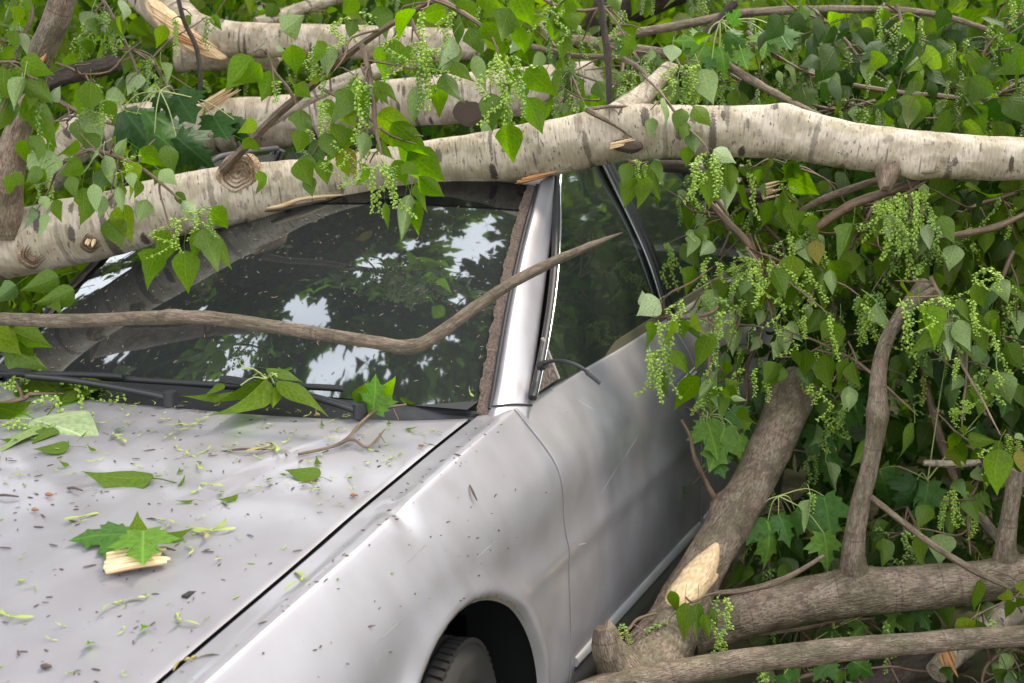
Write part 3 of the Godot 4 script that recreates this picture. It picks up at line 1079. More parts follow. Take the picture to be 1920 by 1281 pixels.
# ---------------------------------------------------------------- logs and bare limbs
func logs() -> void:
	# the log across the car
	var path := [Vector3(-3.378, 0.669, -0.67), Vector3(-1.955, 1.004, -0.622), Vector3(-1.038, 1.188, -0.639), Vector3(-0.784, 1.222, -0.687), Vector3(-0.499, 1.277, -0.774), Vector3(-0.333, 1.321, -0.854), Vector3(-0.178, 1.346, -0.947), Vector3(0.04, 1.37, -1.077), Vector3(0.274, 1.407, -1.183), Vector3(0.523, 1.444, -1.252), Vector3(0.729, 1.484, -1.303), Vector3(0.901, 1.491, -1.355), Vector3(1.151, 1.484, -1.426), Vector3(1.324, 1.45, -1.448), Vector3(1.517, 1.426, -1.492), Vector3(1.744, 1.413, -1.552), Vector3(2.015, 1.409, -1.632)]
	var o := thing("fallen_poplar", "thick pale poplar log lying across the windshield and roof of the silver car", "log", path[0])
	var s := Shape.new()
	var bumps := [[Vector3(1.156, 1.546, -1.397), 0.05, 0.014], [Vector3(-0.173, 1.398, -0.893), 0.06, 0.016], [Vector3(1.487, 1.377, -1.436), 0.05, 0.016], [Vector3(0.775, 1.524, -1.298), 0.09, 0.012], [Vector3(-0.65, 1.215, -0.665), 0.06, 0.016], [Vector3(-0.509, 1.234, -0.717), 0.05, 0.012], [Vector3(0.539, 1.493, -1.214), 0.05, 0.006], [Vector3(0.136, 1.318, -1.074), 0.06, 0.008]]
	limb(s, path, [0.115, 0.105, 0.094, 0.090, 0.086, 0.080, 0.078, 0.0735, 0.0715, 0.0735, 0.070, 0.0675, 0.066, 0.0595, 0.0585, 0.0535, 0.052], 56, 280, 0.055, bumps, 1.6, true, path[0], 0.31)
	put("trunk", s.mesh(), M["pale_bark"], o)
	# stub that points up and back, cut off dark
	side_limb(o, [Vector3(0.736, 1.525, -1.282), Vector3(0.778, 1.573, -1.353), Vector3(0.803, 1.61, -1.416), Vector3(0.823, 1.654, -1.5)], [0.040, 0.030, 0.024, 0.022], "pale_bark", 20, "branch_stub", 0.08)
	put("stub_end", strip([Vector3(0.812, 1.632, -1.457), Vector3(0.828, 1.662, -1.514)], 0.0235, 12, 3), M["knot_bark"], o)
	var collar := Shape.new()
	limb(collar, [Vector3(0.693, 1.554, -1.198), Vector3(0.735, 1.532, -1.2), Vector3(0.773, 1.507, -1.216), Vector3(0.804, 1.483, -1.23)], [0.008, 0.006, 0.004, 0.002], 7, 16, 0.3, [], 0.5, true, path[0])
	limb(collar, [Vector3(0.693, 1.554, -1.198), Vector3(0.735, 1.56, -1.244), Vector3(0.785, 1.558, -1.287)], [0.006, 0.004, 0.002], 7, 12, 0.3, [], 0.5, true, path[0])
	put("bark_ridge", collar.mesh(), M["grey_bark"], o)
	# splintered wound under the stub
	var w := Shape.new()
	limb(w, [Vector3(0.757, 1.464, -1.219), Vector3(0.804, 1.458, -1.23), Vector3(0.826, 1.46, -1.248)], [0.010, 0.020, 0.006], 10, 12, 0.3, [], 0.3, true, path[0])
	put("wound", w.mesh(), M["wound_dark"], o)
	torn(o, Vector3(0.765, 1.464, -1.204), Vector3(0.837, 1.48, -1.227) - Vector3(0.765, 1.464, -1.204), Vector3(0, 0.012, 0), 5, 0.075, 0.006, "raw_wood")
	torn(o, Vector3(0.527, 1.374, -1.184), Vector3(0.604, 1.391, -1.198) - Vector3(0.527, 1.374, -1.184), Vector3(0.03, 0.012, 0), 9, 0.08, 0.010, "raw_rust")
	# the long split along the log's lower front; dark strips stand for its shadow
	for crack in [[[Vector3(-0.143, 1.311, -0.905), Vector3(-0.074, 1.318, -0.935), Vector3(-0.012, 1.336, -0.967), Vector3(0.074, 1.342, -1.014)], 0.008, "raw_wood"], [[Vector3(-0.138, 1.304, -0.907), Vector3(-0.061, 1.31, -0.941), Vector3(0.025, 1.327, -0.987), Vector3(0.092, 1.334, -1.025)], 0.005, "wound_dark"], [[Vector3(-0.277, 1.363, -0.825), Vector3(-0.241, 1.373, -0.846), Vector3(-0.205, 1.381, -0.871)], 0.007, "raw_rust"], [[Vector3(-0.273, 1.358, -0.824), Vector3(-0.234, 1.368, -0.848), Vector3(-0.208, 1.375, -0.866)], 0.005, "wound_dark"], [[Vector3(-0.218, 1.343, -0.846), Vector3(-0.176, 1.342, -0.869), Vector3(-0.148, 1.346, -0.888)], 0.010, "raw_wood"]]:
		var c := Shape.new()
		var cp: Array = crack[0]
		limb(c, cp, [0.002, crack[1], crack[1] * 0.8, crack[1] * 0.5, 0.002], 8, 26, 0.5, [], 0.3, true, path[0])
		put("split_and_shadow", c.mesh(), M[crack[2]], o)
	knot(o, Vector3(-0.162, 1.401, -0.893), Vector3(-0.094, 1.418, -0.776) - Vector3(-0.184, 1.367, -0.937), 0.046, 0.030)
	knot(o, Vector3(-0.64, 1.214, -0.652), Vector3(-0.554, 1.228, -0.542) - Vector3(-0.691, 1.22, -0.704), 0.034, 0.032)
	knot(o, Vector3(-0.488, 1.241, -0.696), Vector3(-0.409, 1.241, -0.606) - Vector3(-0.528, 1.265, -0.749), 0.024, 0.016, "scar_bark")
	torn(o, Vector3(-0.479, 1.244, -0.677), Vector3(0.3, -0.2, 0.6), Vector3(0.02, 0, 0), 3, 0.03, 0.012, "raw_wood")
	for sc in [[Vector3(1.091, 1.513, -1.354), 0.009], [Vector3(1.225, 1.505, -1.396), 0.013], [Vector3(1.41, 1.475, -1.437), 0.014], [Vector3(1.018, 1.512, -1.341), 0.008], [Vector3(0.602, 1.509, -1.235), 0.010]]:
		knot(o, sc[0], FACE, sc[1] * 1.2, 0.004, "scar_bark", 0.55)
	# stump of a limb under the log
	side_limb(o, [Vector3(1.415, 1.393, -1.431), Vector3(1.415, 1.365, -1.414), Vector3(1.415, 1.345, -1.399)], [0.036, 0.024, 0.012], "grey_bark", 14, "branch_stub")
	# limb that rises out of the log at the far end, with a broken joint
	side_limb(o, [Vector3(-0.729, 1.272, -0.632), Vector3(-0.678, 1.393, -0.612), Vector3(-0.614, 1.535, -0.602), Vector3(-0.559, 1.654, -0.606), Vector3(-0.542, 1.695, -0.61)], [0.062, 0.044, 0.034, 0.030, 0.029], "grey_bark", 20, "side_branch", 0.14)
	side_limb(o, [Vector3(-0.544, 1.687, -0.608), Vector3(-0.519, 1.734, -0.606), Vector3(-0.475, 1.794, -0.604), Vector3(-0.426, 1.881, -0.599)], [0.026, 0.033, 0.033, 0.031], "brown_bark", 20)
	torn(o, Vector3(-0.533, 1.682, -0.579), Vector3(-0.502, 1.728, -0.59) - Vector3(-0.533, 1.682, -0.579), Vector3(0.035, 0.01, 0), 8, 0.045, 0.013, "raw_rust")
	knot(o, Vector3(-0.66, 1.431, -0.589), Vector3(0.2, 0.1, 0.9), 0.035, 0.02)

	# logs behind
	var b := bare("poplar_log", "pale poplar log with black scars half hidden behind the log on the car", [Vector3(-1.083, 1.438, -1.909), Vector3(-0.92, 1.483, -1.965), Vector3(-0.666, 1.497, -2.042), Vector3(-0.417, 1.541, -2.124), Vector3(-0.098, 1.568, -2.22), Vector3(0.129, 1.589, -2.287), Vector3(0.321, 1.604, -2.338)], [0.085, 0.092, 0.090, 0.085, 0.083, 0.08, 0.078], "pale_bark", 40, 0.06, [], "log")
	torn(b, Vector3(-0.936, 1.551, -1.884), Vector3(-0.836, 1.612, -1.917) - Vector3(-0.936, 1.551, -1.884), Vector3(0.03, 0.05, 0), 14, 0.16, 0.013, "raw_wood")
	knot(b, Vector3(-0.303, 1.541, -2.094), FACE, 0.022, 0.006, "wound_dark")
	knot(b, Vector3(-0.056, 1.529, -2.141), FACE, 0.045, 0.010, "wound_dark")
	var u := bare("poplar_log", "pale poplar log torn open at its thick end above the other logs", [Vector3(-1.422, 2.011, -2.216), Vector3(-1.307, 1.911, -2.188), Vector3(-1.173, 1.815, -2.17), Vector3(-1.029, 1.782, -2.224), Vector3(-0.814, 1.774, -2.313), Vector3(-0.538, 1.761, -2.449), Vector3(-0.228, 1.748, -2.611)], [0.088, 0.085, 0.072, 0.063, 0.061, 0.060, 0.055], "pale_bark", 36, 0.05, [], "log")
	var scar := Shape.new()
	limb(scar, [Vector3(-1.312, 1.918, -2.132), Vector3(-1.212, 1.839, -2.092), Vector3(-1.129, 1.772, -2.103), Vector3(-1.059, 1.728, -2.145), Vector3(-1.029, 1.718, -2.167)], [0.03, 0.042, 0.036, 0.020, 0.004], 14, 24, 0.25, [], 0.4, true, u.position)
	put("bare_wood", scar.mesh(), M["raw_wood"], u)
	torn(u, Vector3(-1.227, 1.884, -2.029), Vector3(-1.003, 1.724, -2.113) - Vector3(-1.227, 1.884, -2.029), Vector3(-0.02, 0.05, 0), 8, 0.28, 0.012, "raw_wood")
	torn(u, Vector3(-1.158, 1.798, -2.051), Vector3(-1.003, 1.724, -2.113) - Vector3(-1.158, 1.798, -2.051), Vector3(0, 0.03, 0), 6, 0.16, 0.010, "raw_rust")
	bare("poplar_log", "short pale log end lying low behind the leaves beside the rising limb", [Vector3(-1.111, 1.363, -1.219), Vector3(-1.034, 1.46, -1.293), Vector3(-0.98, 1.486, -1.355), Vector3(-0.814, 1.519, -1.542)], [0.075, 0.075, 0.072, 0.07], "pale_bark", 28, 0.06, [], "log")
	bare("poplar_log", "slim pale log seen under the torn one, above the broken orange wood", [Vector3(-1.343, 1.716, -2.299), Vector3(-1.139, 1.72, -2.386), Vector3(-0.99, 1.697, -2.444)], [0.05, 0.05, 0.045], "pale_bark", 20, 0.06, [], "log")
	bare("poplar_log", "pale thin log slanting up out of the torn log to the trees", [Vector3(-1.128, 1.846, -2.527), Vector3(-1.034, 1.901, -2.689), Vector3(-0.882, 1.983, -2.936)], [0.024, 0.026, 0.026], "pale_bark", 16, 0.08, [], "log")
	bare("poplar_log", "slim pale limb crossing the scarred log under the hanging twig", [Vector3(-0.689, 1.482, -1.808), Vector3(-0.475, 1.597, -1.868), Vector3(-0.267, 1.669, -1.926), Vector3(-0.067, 1.712, -1.953)], [0.022, 0.024, 0.024, 0.02], "pale_bark", 14, 0.08, [], "branch")
	bare("dark_limb", "thick dark limb slanting through the trees above the branch stub", [Vector3(-0.387, 1.746, -3.593), Vector3(-0.161, 1.866, -3.714), Vector3(0.129, 2.007, -3.865), Vector3(0.419, 2.137, -4.015)], [0.085, 0.09, 0.095, 0.1], "dark_bark", 24, 0.08, [], "log")
	bare("dark_limb", "short dark rotten limb behind the leaves right of the rising limb", [Vector3(-1.237, 1.634, -1.443), Vector3(-1.137, 1.674, -1.493), Vector3(-1.025, 1.702, -1.546)], [0.025, 0.03, 0.026], "dark_bark", 14, 0.3, [], "branch")
	bare("dark_limb", "black limb end poking through maple leaves above the log", [Vector3(0.699, 1.751, -2.285), Vector3(0.739, 1.794, -2.311), Vector3(0.788, 1.855, -2.344)], [0.012, 0.014, 0.014], "dark_bark", 12, 0.2, [], "branch")

	# the thin bent limb in front of the windshield
	bare("bent_branch", "thin bare bent brown branch lying in front of the windshield, sharpened at its tip", [Vector3(-0.493, 1.113, -0.213), Vector3(-0.367, 1.123, -0.213), Vector3(-0.188, 1.125, -0.233), Vector3(0.056, 1.138, -0.273), Vector3(0.187, 1.138, -0.284), Vector3(0.358, 1.119, -0.308), Vector3(0.525, 1.1, -0.331), Vector3(0.609, 1.091, -0.342), Vector3(0.652, 1.114, -0.377), Vector3(0.719, 1.171, -0.45), Vector3(0.768, 1.21, -0.512), Vector3(0.835, 1.248, -0.592), Vector3(0.894, 1.276, -0.667), Vector3(0.943, 1.298, -0.736)], [0.0152, 0.0152, 0.0155, 0.0152, 0.0143, 0.0140, 0.0143, 0.0152, 0.0133, 0.0127, 0.0124, 0.0115, 0.0087, 0.0007], "brown_bark", 16, 0.16, [[Vector3(0.063, 1.155, -0.269), 0.016, 0.008], [Vector3(0.608, 1.117, -0.336), 0.02, 0.006], [Vector3(0.855, 1.265, -0.593), 0.014, 0.006]], "branch", 0.0)
	# limbs by the wheel
	var a := bare("broken_limb", "thick grey-brown limb with a scraped pale patch leaning beside the car door", [Vector3(1.184, 0.813, -1.578), Vector3(1.163, 0.762, -1.537), Vector3(1.134, 0.656, -1.436), Vector3(1.098, 0.55, -1.3), Vector3(1.056, 0.453, -1.151), Vector3(1.033, 0.389, -1.018), Vector3(1.019, 0.33, -0.889), Vector3(1.003, 0.27, -0.759), Vector3(0.995, 0.213, -0.612)], [0.050, 0.060, 0.058, 0.055, 0.056, 0.058, 0.068, 0.085, 0.10], "brown_bark", 36, 0.09, [[Vector3(1.107, 0.784, -1.484), 0.05, 0.012], [Vector3(1.033, 0.54, -1.237), 0.04, 0.016]])
	var sp := Shape.new()
	limb(sp, [Vector3(1.072, 0.475, -1.087), Vector3(1.062, 0.444, -1.041), Vector3(1.048, 0.414, -0.979), Vector3(1.034, 0.39, -0.91), Vector3(1.016, 0.363, -0.864), Vector3(0.992, 0.343, -0.836)], [0.006, 0.028, 0.040, 0.040, 0.028, 0.006], 16, 26, 0.16, [], 0.2, true, a.position)
	limb(sp, [Vector3(1.088, 0.407, -1.067), Vector3(1.073, 0.41, -1.011), Vector3(1.056, 0.389, -0.928)], [0.005, 0.018, 0.02], 12, 14, 0.2, [], 0.2, true, a.position)
	put("bare_wood", sp.mesh(), M["raw_wood"], a)
	torn(a, Vector3(1.046, 0.404, -0.938), Vector3(1.082, 0.485, -1.053) - Vector3(1.046, 0.404, -0.938), Vector3(0.055, 0.015, 0), 10, 0.115, 0.007, "raw_wood", "splinter")
	torn(a, Vector3(1.049, 0.414, -0.952), Vector3(1.007, 0.359, -0.824) - Vector3(1.049, 0.414, -0.952), Vector3(0.060, 0.02, 0), 10, 0.11, 0.007, "raw_wood", "splinter")
	side_limb(a, [Vector3(1.041, 0.516, -1.246), Vector3(1.014, 0.577, -1.225), Vector3(0.986, 0.664, -1.187), Vector3(0.975, 0.72, -1.183), Vector3(0.954, 0.766, -1.173)], [0.010, 0.0075, 0.006, 0.005, 0.0035], "twig_bark", 8, "twig", 0.3)
	side_limb(a, [Vector3(0.992, 0.244, -0.661), Vector3(0.961, 0.307, -0.639), Vector3(0.942, 0.363, -0.62), Vector3(0.936, 0.411, -0.617)], [0.07, 0.052, 0.036, 0.026], "brown_bark", 18, "broken_knob", 0.2)
	bare("thick_limb", "thick brown limb lying level at the foot of the leaf heap", [Vector3(1.026, 0.265, -0.989), Vector3(1.105, 0.288, -1.049), Vector3(1.271, 0.326, -1.15), Vector3(1.407, 0.345, -1.211), Vector3(1.543, 0.355, -1.27), Vector3(1.704, 0.374, -1.331), Vector3(1.839, 0.399, -1.382), Vector3(2.01, 0.415, -1.436)], [0.0544, 0.0560, 0.0584, 0.0592, 0.0560, 0.0512, 0.0448, 0.0416], "brown_bark", 36, 0.07, [[Vector3(1.405, 0.395, -1.176), 0.06, 0.018], [Vector3(1.747, 0.418, -1.325), 0.045, 0.014], [Vector3(1.259, 0.333, -1.08), 0.03, 0.006], [Vector3(1.573, 0.362, -1.23), 0.03, 0.007]])
	bare("upright_limb", "smooth upright forked limb rising from the level limb", [Vector3(1.4, 0.346, -1.219), Vector3(1.396, 0.455, -1.179), Vector3(1.406, 0.577, -1.192), Vector3(1.426, 0.683, -1.212), Vector3(1.437, 0.789, -1.227), Vector3(1.436, 0.908, -1.24), Vector3(1.45, 0.986, -1.251), Vector3(1.487, 1.058, -1.27), Vector3(1.554, 1.112, -1.299)], [0.0471, 0.0289, 0.0234, 0.0215, 0.0245, 0.0195, 0.0175, 0.0148, 0.0094], "brown_bark", 26, 0.10, [[Vector3(1.439, 0.813, -1.211), 0.035, 0.012], [Vector3(1.413, 0.914, -1.198), 0.02, 0.006]])
	bare("upright_limb", "short stub fork joined behind the top of the forked limb", [Vector3(1.455, 1.005, -1.301), Vector3(1.488, 1.064, -1.36), Vector3(1.518, 1.111, -1.416)], [0.018, 0.019, 0.018], "brown_bark", 14)
	bare("upright_limb", "short upright limb at the far end of the level limb", [Vector3(1.745, 0.374, -1.36), Vector3(1.745, 0.476, -1.326), Vector3(1.753, 0.573, -1.327), Vector3(1.761, 0.66, -1.337)], [0.0425, 0.0247, 0.0204, 0.0187], "brown_bark", 18)
	bare("low_limb", "long smooth brown limb lying lowest along the ground in front", [Vector3(0.904, 0.273, -0.53), Vector3(0.957, 0.286, -0.577), Vector3(1.069, 0.3, -0.661), Vector3(1.226, 0.311, -0.774), Vector3(1.388, 0.313, -0.887), Vector3(1.554, 0.311, -1.001), Vector3(1.724, 0.307, -1.116), Vector3(1.899, 0.299, -1.222)], [0.0343, 0.0330, 0.0310, 0.0290, 0.0284, 0.0264, 0.0257, 0.0244], "brown_bark", 28, 0.09, [[Vector3(1.404, 0.356, -0.858), 0.04, 0.01]])
	bare("dark_log", "dark round log end resting on the ground below the low limb", [Vector3(1.389, 0.04, -1.284), Vector3(1.508, 0.078, -1.398), Vector3(1.633, 0.083, -1.507)], [0.0400, 0.0400, 0.0384], "dark_bark", 20, 0.1, [], "log")
	var f := bare("pale_log", "pale scaly log with an orange torn edge between the low limb and the leaves", [Vector3(1.585, 0.088, -1.377), Vector3(1.635, 0.131, -1.462), Vector3(1.695, 0.159, -1.548), Vector3(1.766, 0.176, -1.693)], [0.030, 0.035, 0.038, 0.04], "pale_bark", 22, 0.1, [], "log")
	torn(f, Vector3(1.613, 0.152, -1.347), Vector3(1.644, 0.099, -1.327) - Vector3(1.613, 0.152, -1.347), Vector3(0.02, 0.01, 0), 6, 0.06, 0.011, "raw_rust")
	bare("bare_twig", "grey knotty twig crossing the level limb from the forked limb", [Vector3(1.437, 0.612, -1.168), Vector3(1.521, 0.542, -1.189), Vector3(1.599, 0.49, -1.189), Vector3(1.686, 0.434, -1.215), Vector3(1.766, 0.392, -1.24)], [0.0065, 0.008, 0.009, 0.009, 0.004], "grey_bark", 10, 0.3)
	bare("bare_twig", "knotty grey twig curving up over the near end of the level limb", [Vector3(1.096, 0.387, -0.978), Vector3(1.17, 0.397, -1), Vector3(1.255, 0.425, -1.03), Vector3(1.342, 0.479, -1.078)], [0.007, 0.008, 0.008, 0.005], "grey_bark", 10, 0.3)
	bare("bare_twig", "pale broken twig sticking in from the side above the level limb", [Vector3(1.508, 0.587, -1.613), Vector3(1.586, 0.583, -1.645), Vector3(1.667, 0.593, -1.659), Vector3(1.774, 0.607, -1.685)], [0.0085, 0.010, 0.009, 0.006], "pale_bark", 10, 0.2)
	bare("bare_twig", "reddish dark twig standing in the shade behind the forked limb", [Vector3(1.467, 0.799, -1.861), Vector3(1.495, 0.694, -1.85), Vector3(1.529, 0.588, -1.843), Vector3(1.57, 0.483, -1.839)], [0.010, 0.012, 0.013, 0.011], "twig_bark", 10, 0.2)
	bare("bare_twig", "brown limb leaning in the shade behind the level limb", [Vector3(1.615, 0.474, -1.746), Vector3(1.672, 0.402, -1.699), Vector3(1.761, 0.323, -1.666)], [0.013, 0.015, 0.016], "brown_bark", 12, 0.15)
	bare("bare_twig", "upright brown stake in the shade beside the scraped limb", [Vector3(1.036, 0.376, -1.48), Vector3(1.041, 0.295, -1.444), Vector3(1.05, 0.215, -1.409)], [0.018, 0.018, 0.018], "brown_bark", 12, 0.15)
	# limbs over and behind the log at the far side of the car
	bare("bare_branch", "long thin grey branch along the top of the photo above the log", [Vector3(0.33, 1.732, -2.236), Vector3(0.449, 1.764, -2.293), Vector3(0.625, 1.794, -2.373), Vector3(0.8, 1.826, -2.454), Vector3(1.067, 1.83, -2.512), Vector3(1.329, 1.816, -2.565), Vector3(1.51, 1.768, -2.576), Vector3(1.689, 1.691, -2.58)], [0.016, 0.015, 0.014, 0.014, 0.013, 0.011, 0.009, 0.007], "grey_bark", 10, 0.15)
	bare("bare_branch", "grey branch under the long thin one above the log", [Vector3(0.134, 1.759, -2.38), Vector3(0.253, 1.746, -2.427), Vector3(0.395, 1.718, -2.459), Vector3(0.539, 1.698, -2.494)], [0.016, 0.019, 0.02, 0.02], "grey_bark", 12, 0.2)
	bare("bare_branch", "knobbly greyish branch resting down onto the top of the log", [Vector3(0.843, 1.681, -1.89), Vector3(0.93, 1.634, -1.861), Vector3(1.027, 1.589, -1.782), Vector3(1.139, 1.544, -1.677), Vector3(1.221, 1.515, -1.595)], [0.011, 0.012, 0.012, 0.010, 0.008], "grey_bark", 10, 0.3)
	bare("bare_branch", "thin grey branch reaching from the log toward the hanging leaves over the roof", [Vector3(0.261, 1.737, -1.766), Vector3(0.336, 1.719, -1.771), Vector3(0.451, 1.694, -1.781), Vector3(0.569, 1.688, -1.775), Vector3(0.667, 1.659, -1.7), Vector3(0.756, 1.6, -1.593), Vector3(0.859, 1.542, -1.425)], [0.009, 0.009, 0.0085, 0.008, 0.007, 0.006, 0.004], "grey_bark", 9, 0.2)
	bare("bare_branch", "dark upright twig standing behind the log near the branch stub", [Vector3(0.569, 1.876, -1.648), Vector3(0.585, 1.787, -1.637), Vector3(0.605, 1.683, -1.623), Vector3(0.616, 1.557, -1.602)], [0.010, 0.010, 0.010, 0.008], "dark_bark", 9, 0.2)
	bare("bare_branch", "slim brown branch across the pale leaves above the log", [Vector3(1.239, 1.596, -1.929), Vector3(1.367, 1.572, -1.978), Vector3(1.514, 1.556, -1.981), Vector3(1.617, 1.525, -1.963), Vector3(1.732, 1.481, -1.948)], [0.007, 0.008, 0.008, 0.007, 0.006], "twig_bark", 9, 0.2)
	bare("bare_branch", "reddish smooth branch running down under the log among the leaves", [Vector3(1.502, 1.366, -1.506), Vector3(1.428, 1.338, -1.491), Vector3(1.323, 1.299, -1.483), Vector3(1.231, 1.237, -1.498)], [0.010, 0.012, 0.013, 0.013], "twig_bark", 10, 0.12)
	bare("bare_branch", "grey branch just above the reddish one under the log", [Vector3(1.373, 1.355, -1.604), Vector3(1.29, 1.327, -1.586), Vector3(1.221, 1.299, -1.583), Vector3(1.164, 1.265, -1.585)], [0.009, 0.010, 0.010, 0.008], "grey_bark", 10, 0.15)
	var st := bare("broken_limb", "short dark limb ending in torn pale wood under the log", [Vector3(0.747, 1.382, -1.621), Vector3(0.853, 1.373, -1.631), Vector3(0.963, 1.31, -1.62), Vector3(1.082, 1.305, -1.636)], [0.016, 0.018, 0.022, 0.021], "dark_bark", 16, 0.2)
	torn(st, Vector3(1.064, 1.316, -1.609), Vector3(1.111, 1.33, -1.621) - Vector3(1.064, 1.316, -1.609), Vector3(0, 0.035, 0), 8, 0.05, 0.009, "raw_wood")
	bare("bare_branch", "thin branch hanging among the leaves beside the rear window", [Vector3(0.944, 1.297, -1.466), Vector3(1.003, 1.233, -1.478), Vector3(1.049, 1.183, -1.487), Vector3(1.09, 1.098, -1.487), Vector3(1.117, 0.999, -1.477)], [0.008, 0.011, 0.010, 0.007, 0.005], "twig_bark", 9, 0.2)
	bare("bare_branch", "thin branch sloping out of the shade toward the forked limb", [Vector3(1.751, 1.283, -1.528), Vector3(1.678, 1.247, -1.512), Vector3(1.602, 1.228, -1.498), Vector3(1.532, 1.217, -1.488)], [0.007, 0.009, 0.009, 0.006], "twig_bark", 9, 0.2)


# ---------------------------------------------------------------- leafy branches
func branches() -> void:
	# over and in front of the log, from the rising limb to the branch stub
	leafy("leafy_branch", "dark slanting twig growing from the ringed knot, leaves along its upper half", [Vector3(-0.179, 1.418, -0.851), Vector3(-0.112, 1.47, -0.845), Vector3(-0.014, 1.557, -0.86), Vector3(0.078, 1.622, -0.868), Vector3(0.162, 1.689, -0.885), Vector3(0.249, 1.747, -0.9), Vector3(0.314, 1.784, -0.913), Vector3(0.447, 1.851, -0.939)], [0.0145, 0.0115, 0.011, 0.010, 0.0095, 0.008, 0.0075, 0.007], [[Vector3(0.083, 1.63, -0.792), Vector3(0.118, 1.597, -0.811), 1.0, ""], [Vector3(0.095, 1.642, -0.84), Vector3(0.15, 1.644, -0.872), 0.7, "leaf_yellow"], [Vector3(0.109, 1.594, -0.896), Vector3(0.125, 1.546, -0.892), 0.9, "leaf_mid"], [Vector3(0.078, 1.571, -0.825), Vector3(0.105, 1.506, -0.799), 1.1, "leaf_deep"], [Vector3(0.037, 1.761, -0.821), Vector3(0.085, 1.8, -0.847), 1.3, "leaf_pale"], [Vector3(0.229, 1.818, -0.96), Vector3(0.253, 1.735, -0.965), 0.9, "leaf_deep"], [Vector3(0.293, 1.735, -0.937), Vector3(0.284, 1.649, -0.891), 0.85, "leaf_mid"], [Vector3(0.402, 1.808, -0.988), Vector3(0.333, 1.789, -0.972), 1.2, "leaf_bright"], [Vector3(0.198, 1.784, -0.888), Vector3(0.194, 1.739, -0.872), 0.9, "leaf_deep"], [Vector3(0.162, 1.849, -0.966), Vector3(0.147, 1.794, -0.921), 1.0, "leaf_bright"], [Vector3(-0.029, 1.542, -0.785), Vector3(-0.08, 1.514, -0.777), 0.9, "leaf_yellow"], [Vector3(-0.036, 1.5, -0.732), Vector3(0.01, 1.467, -0.745), 0.8, "leaf_bright"]], [[Vector3(0.119, 1.592, -0.847), 0.084], [Vector3(0.14, 1.589, -0.843), 0.081], [Vector3(0.104, 1.526, -0.79), 0.070], [Vector3(0.161, 1.782, -0.895), 0.075], [Vector3(0.192, 1.794, -0.881), 0.094], [Vector3(0.205, 1.807, -0.904), 0.081]], 3, 2, 101)
	leafy("leafy_branch", "small light sprig of round leaves in front of the torn pale log", [Vector3(0.056, 1.585, -0.84), Vector3(0.039, 1.622, -0.83), Vector3(0.008, 1.669, -0.816), Vector3(-0.004, 1.718, -0.81)], [0.005, 0.0045, 0.0035, 0.002], [[Vector3(-0.053, 1.701, -0.82), Vector3(-0.101, 1.617, -0.761), 0.85, "leaf_mid"], [Vector3(-0.01, 1.682, -0.791), Vector3(-0.066, 1.624, -0.765), 0.9, "leaf_bright"], [Vector3(0.005, 1.667, -0.81), Vector3(-0.01, 1.588, -0.783), 0.85, "leaf_mid"], [Vector3(0.075, 1.727, -0.801), Vector3(0.09, 1.653, -0.789), 0.98, "leaf_bright"], [Vector3(0.136, 1.731, -0.846), Vector3(0.153, 1.646, -0.832), 0.7, "leaf_pale"], [Vector3(0.028, 1.723, -0.798), Vector3(0.045, 1.712, -0.817), 0.8, "leaf_white"]], [[Vector3(0.092, 1.713, -0.865), 0.064], [Vector3(0.09, 1.693, -0.849), 0.054], [Vector3(0.021, 1.643, -0.811), 0.054]], 0, 0, 102)
	leafy("leafy_branch", "reddish hanging twig ending in fat green strings over the windshield's upper edge", [Vector3(0.231, 1.724, -0.866), Vector3(0.254, 1.667, -0.853), Vector3(0.275, 1.588, -0.834), Vector3(0.288, 1.525, -0.816), Vector3(0.311, 1.462, -0.801)], [0.008, 0.0075, 0.007, 0.006, 0.003], [[Vector3(0.259, 1.62, -0.853), Vector3(0.24, 1.568, -0.822), 1.0, "leaf_bright"], [Vector3(0.279, 1.639, -0.844), Vector3(0.316, 1.573, -0.832), 0.6, "leaf_mid"], [Vector3(0.294, 1.636, -0.836), Vector3(0.343, 1.578, -0.835), 0.5, "leaf_mid"], [Vector3(0.262, 1.512, -0.82), Vector3(0.251, 1.442, -0.791), 0.8, "leaf_pale"], [Vector3(0.301, 1.497, -0.811), Vector3(0.328, 1.446, -0.82), 0.7, "leaf_mid"], [Vector3(0.198, 1.537, -0.771), Vector3(0.215, 1.46, -0.779), 0.8, "leaf_mid"], [Vector3(0.39, 1.368, -0.791), Vector3(0.371, 1.258, -0.77), 0.5, "leaf_pale"], [Vector3(0.382, 1.357, -0.812), Vector3(0.406, 1.269, -0.798), 0.65, "leaf_bright"], [Vector3(0.378, 1.389, -0.841), Vector3(0.409, 1.316, -0.837), 0.5, "leaf_mid"], [Vector3(0.395, 1.41, -0.828), Vector3(0.468, 1.358, -0.82), 0.7, "leaf_bright"], [Vector3(0.339, 1.351, -0.756), Vector3(0.345, 1.285, -0.753), 0.35, "leaf_mid"], [Vector3(0.361, 1.34, -0.811), Vector3(0.357, 1.247, -0.797), 0.5, "leaf_mid"], [Vector3(0.314, 1.445, -0.861), Vector3(0.345, 1.38, -0.867), 0.8, "leaf_bright"], [Vector3(0.371, 1.438, -0.784), Vector3(0.422, 1.411, -0.787), 0.9, "leaf_mid"]], [[Vector3(0.331, 1.452, -0.76), 0.147], [Vector3(0.32, 1.445, -0.761), 0.125], [Vector3(0.363, 1.439, -0.765), 0.068], [Vector3(0.344, 1.437, -0.764), 0.092], [Vector3(0.313, 1.437, -0.751), 0.105], [Vector3(0.233, 1.538, -0.814), 0.096], [Vector3(0.226, 1.5, -0.797), 0.064], [Vector3(0.304, 1.437, -0.756), 0.050]], 3, 2, 103)
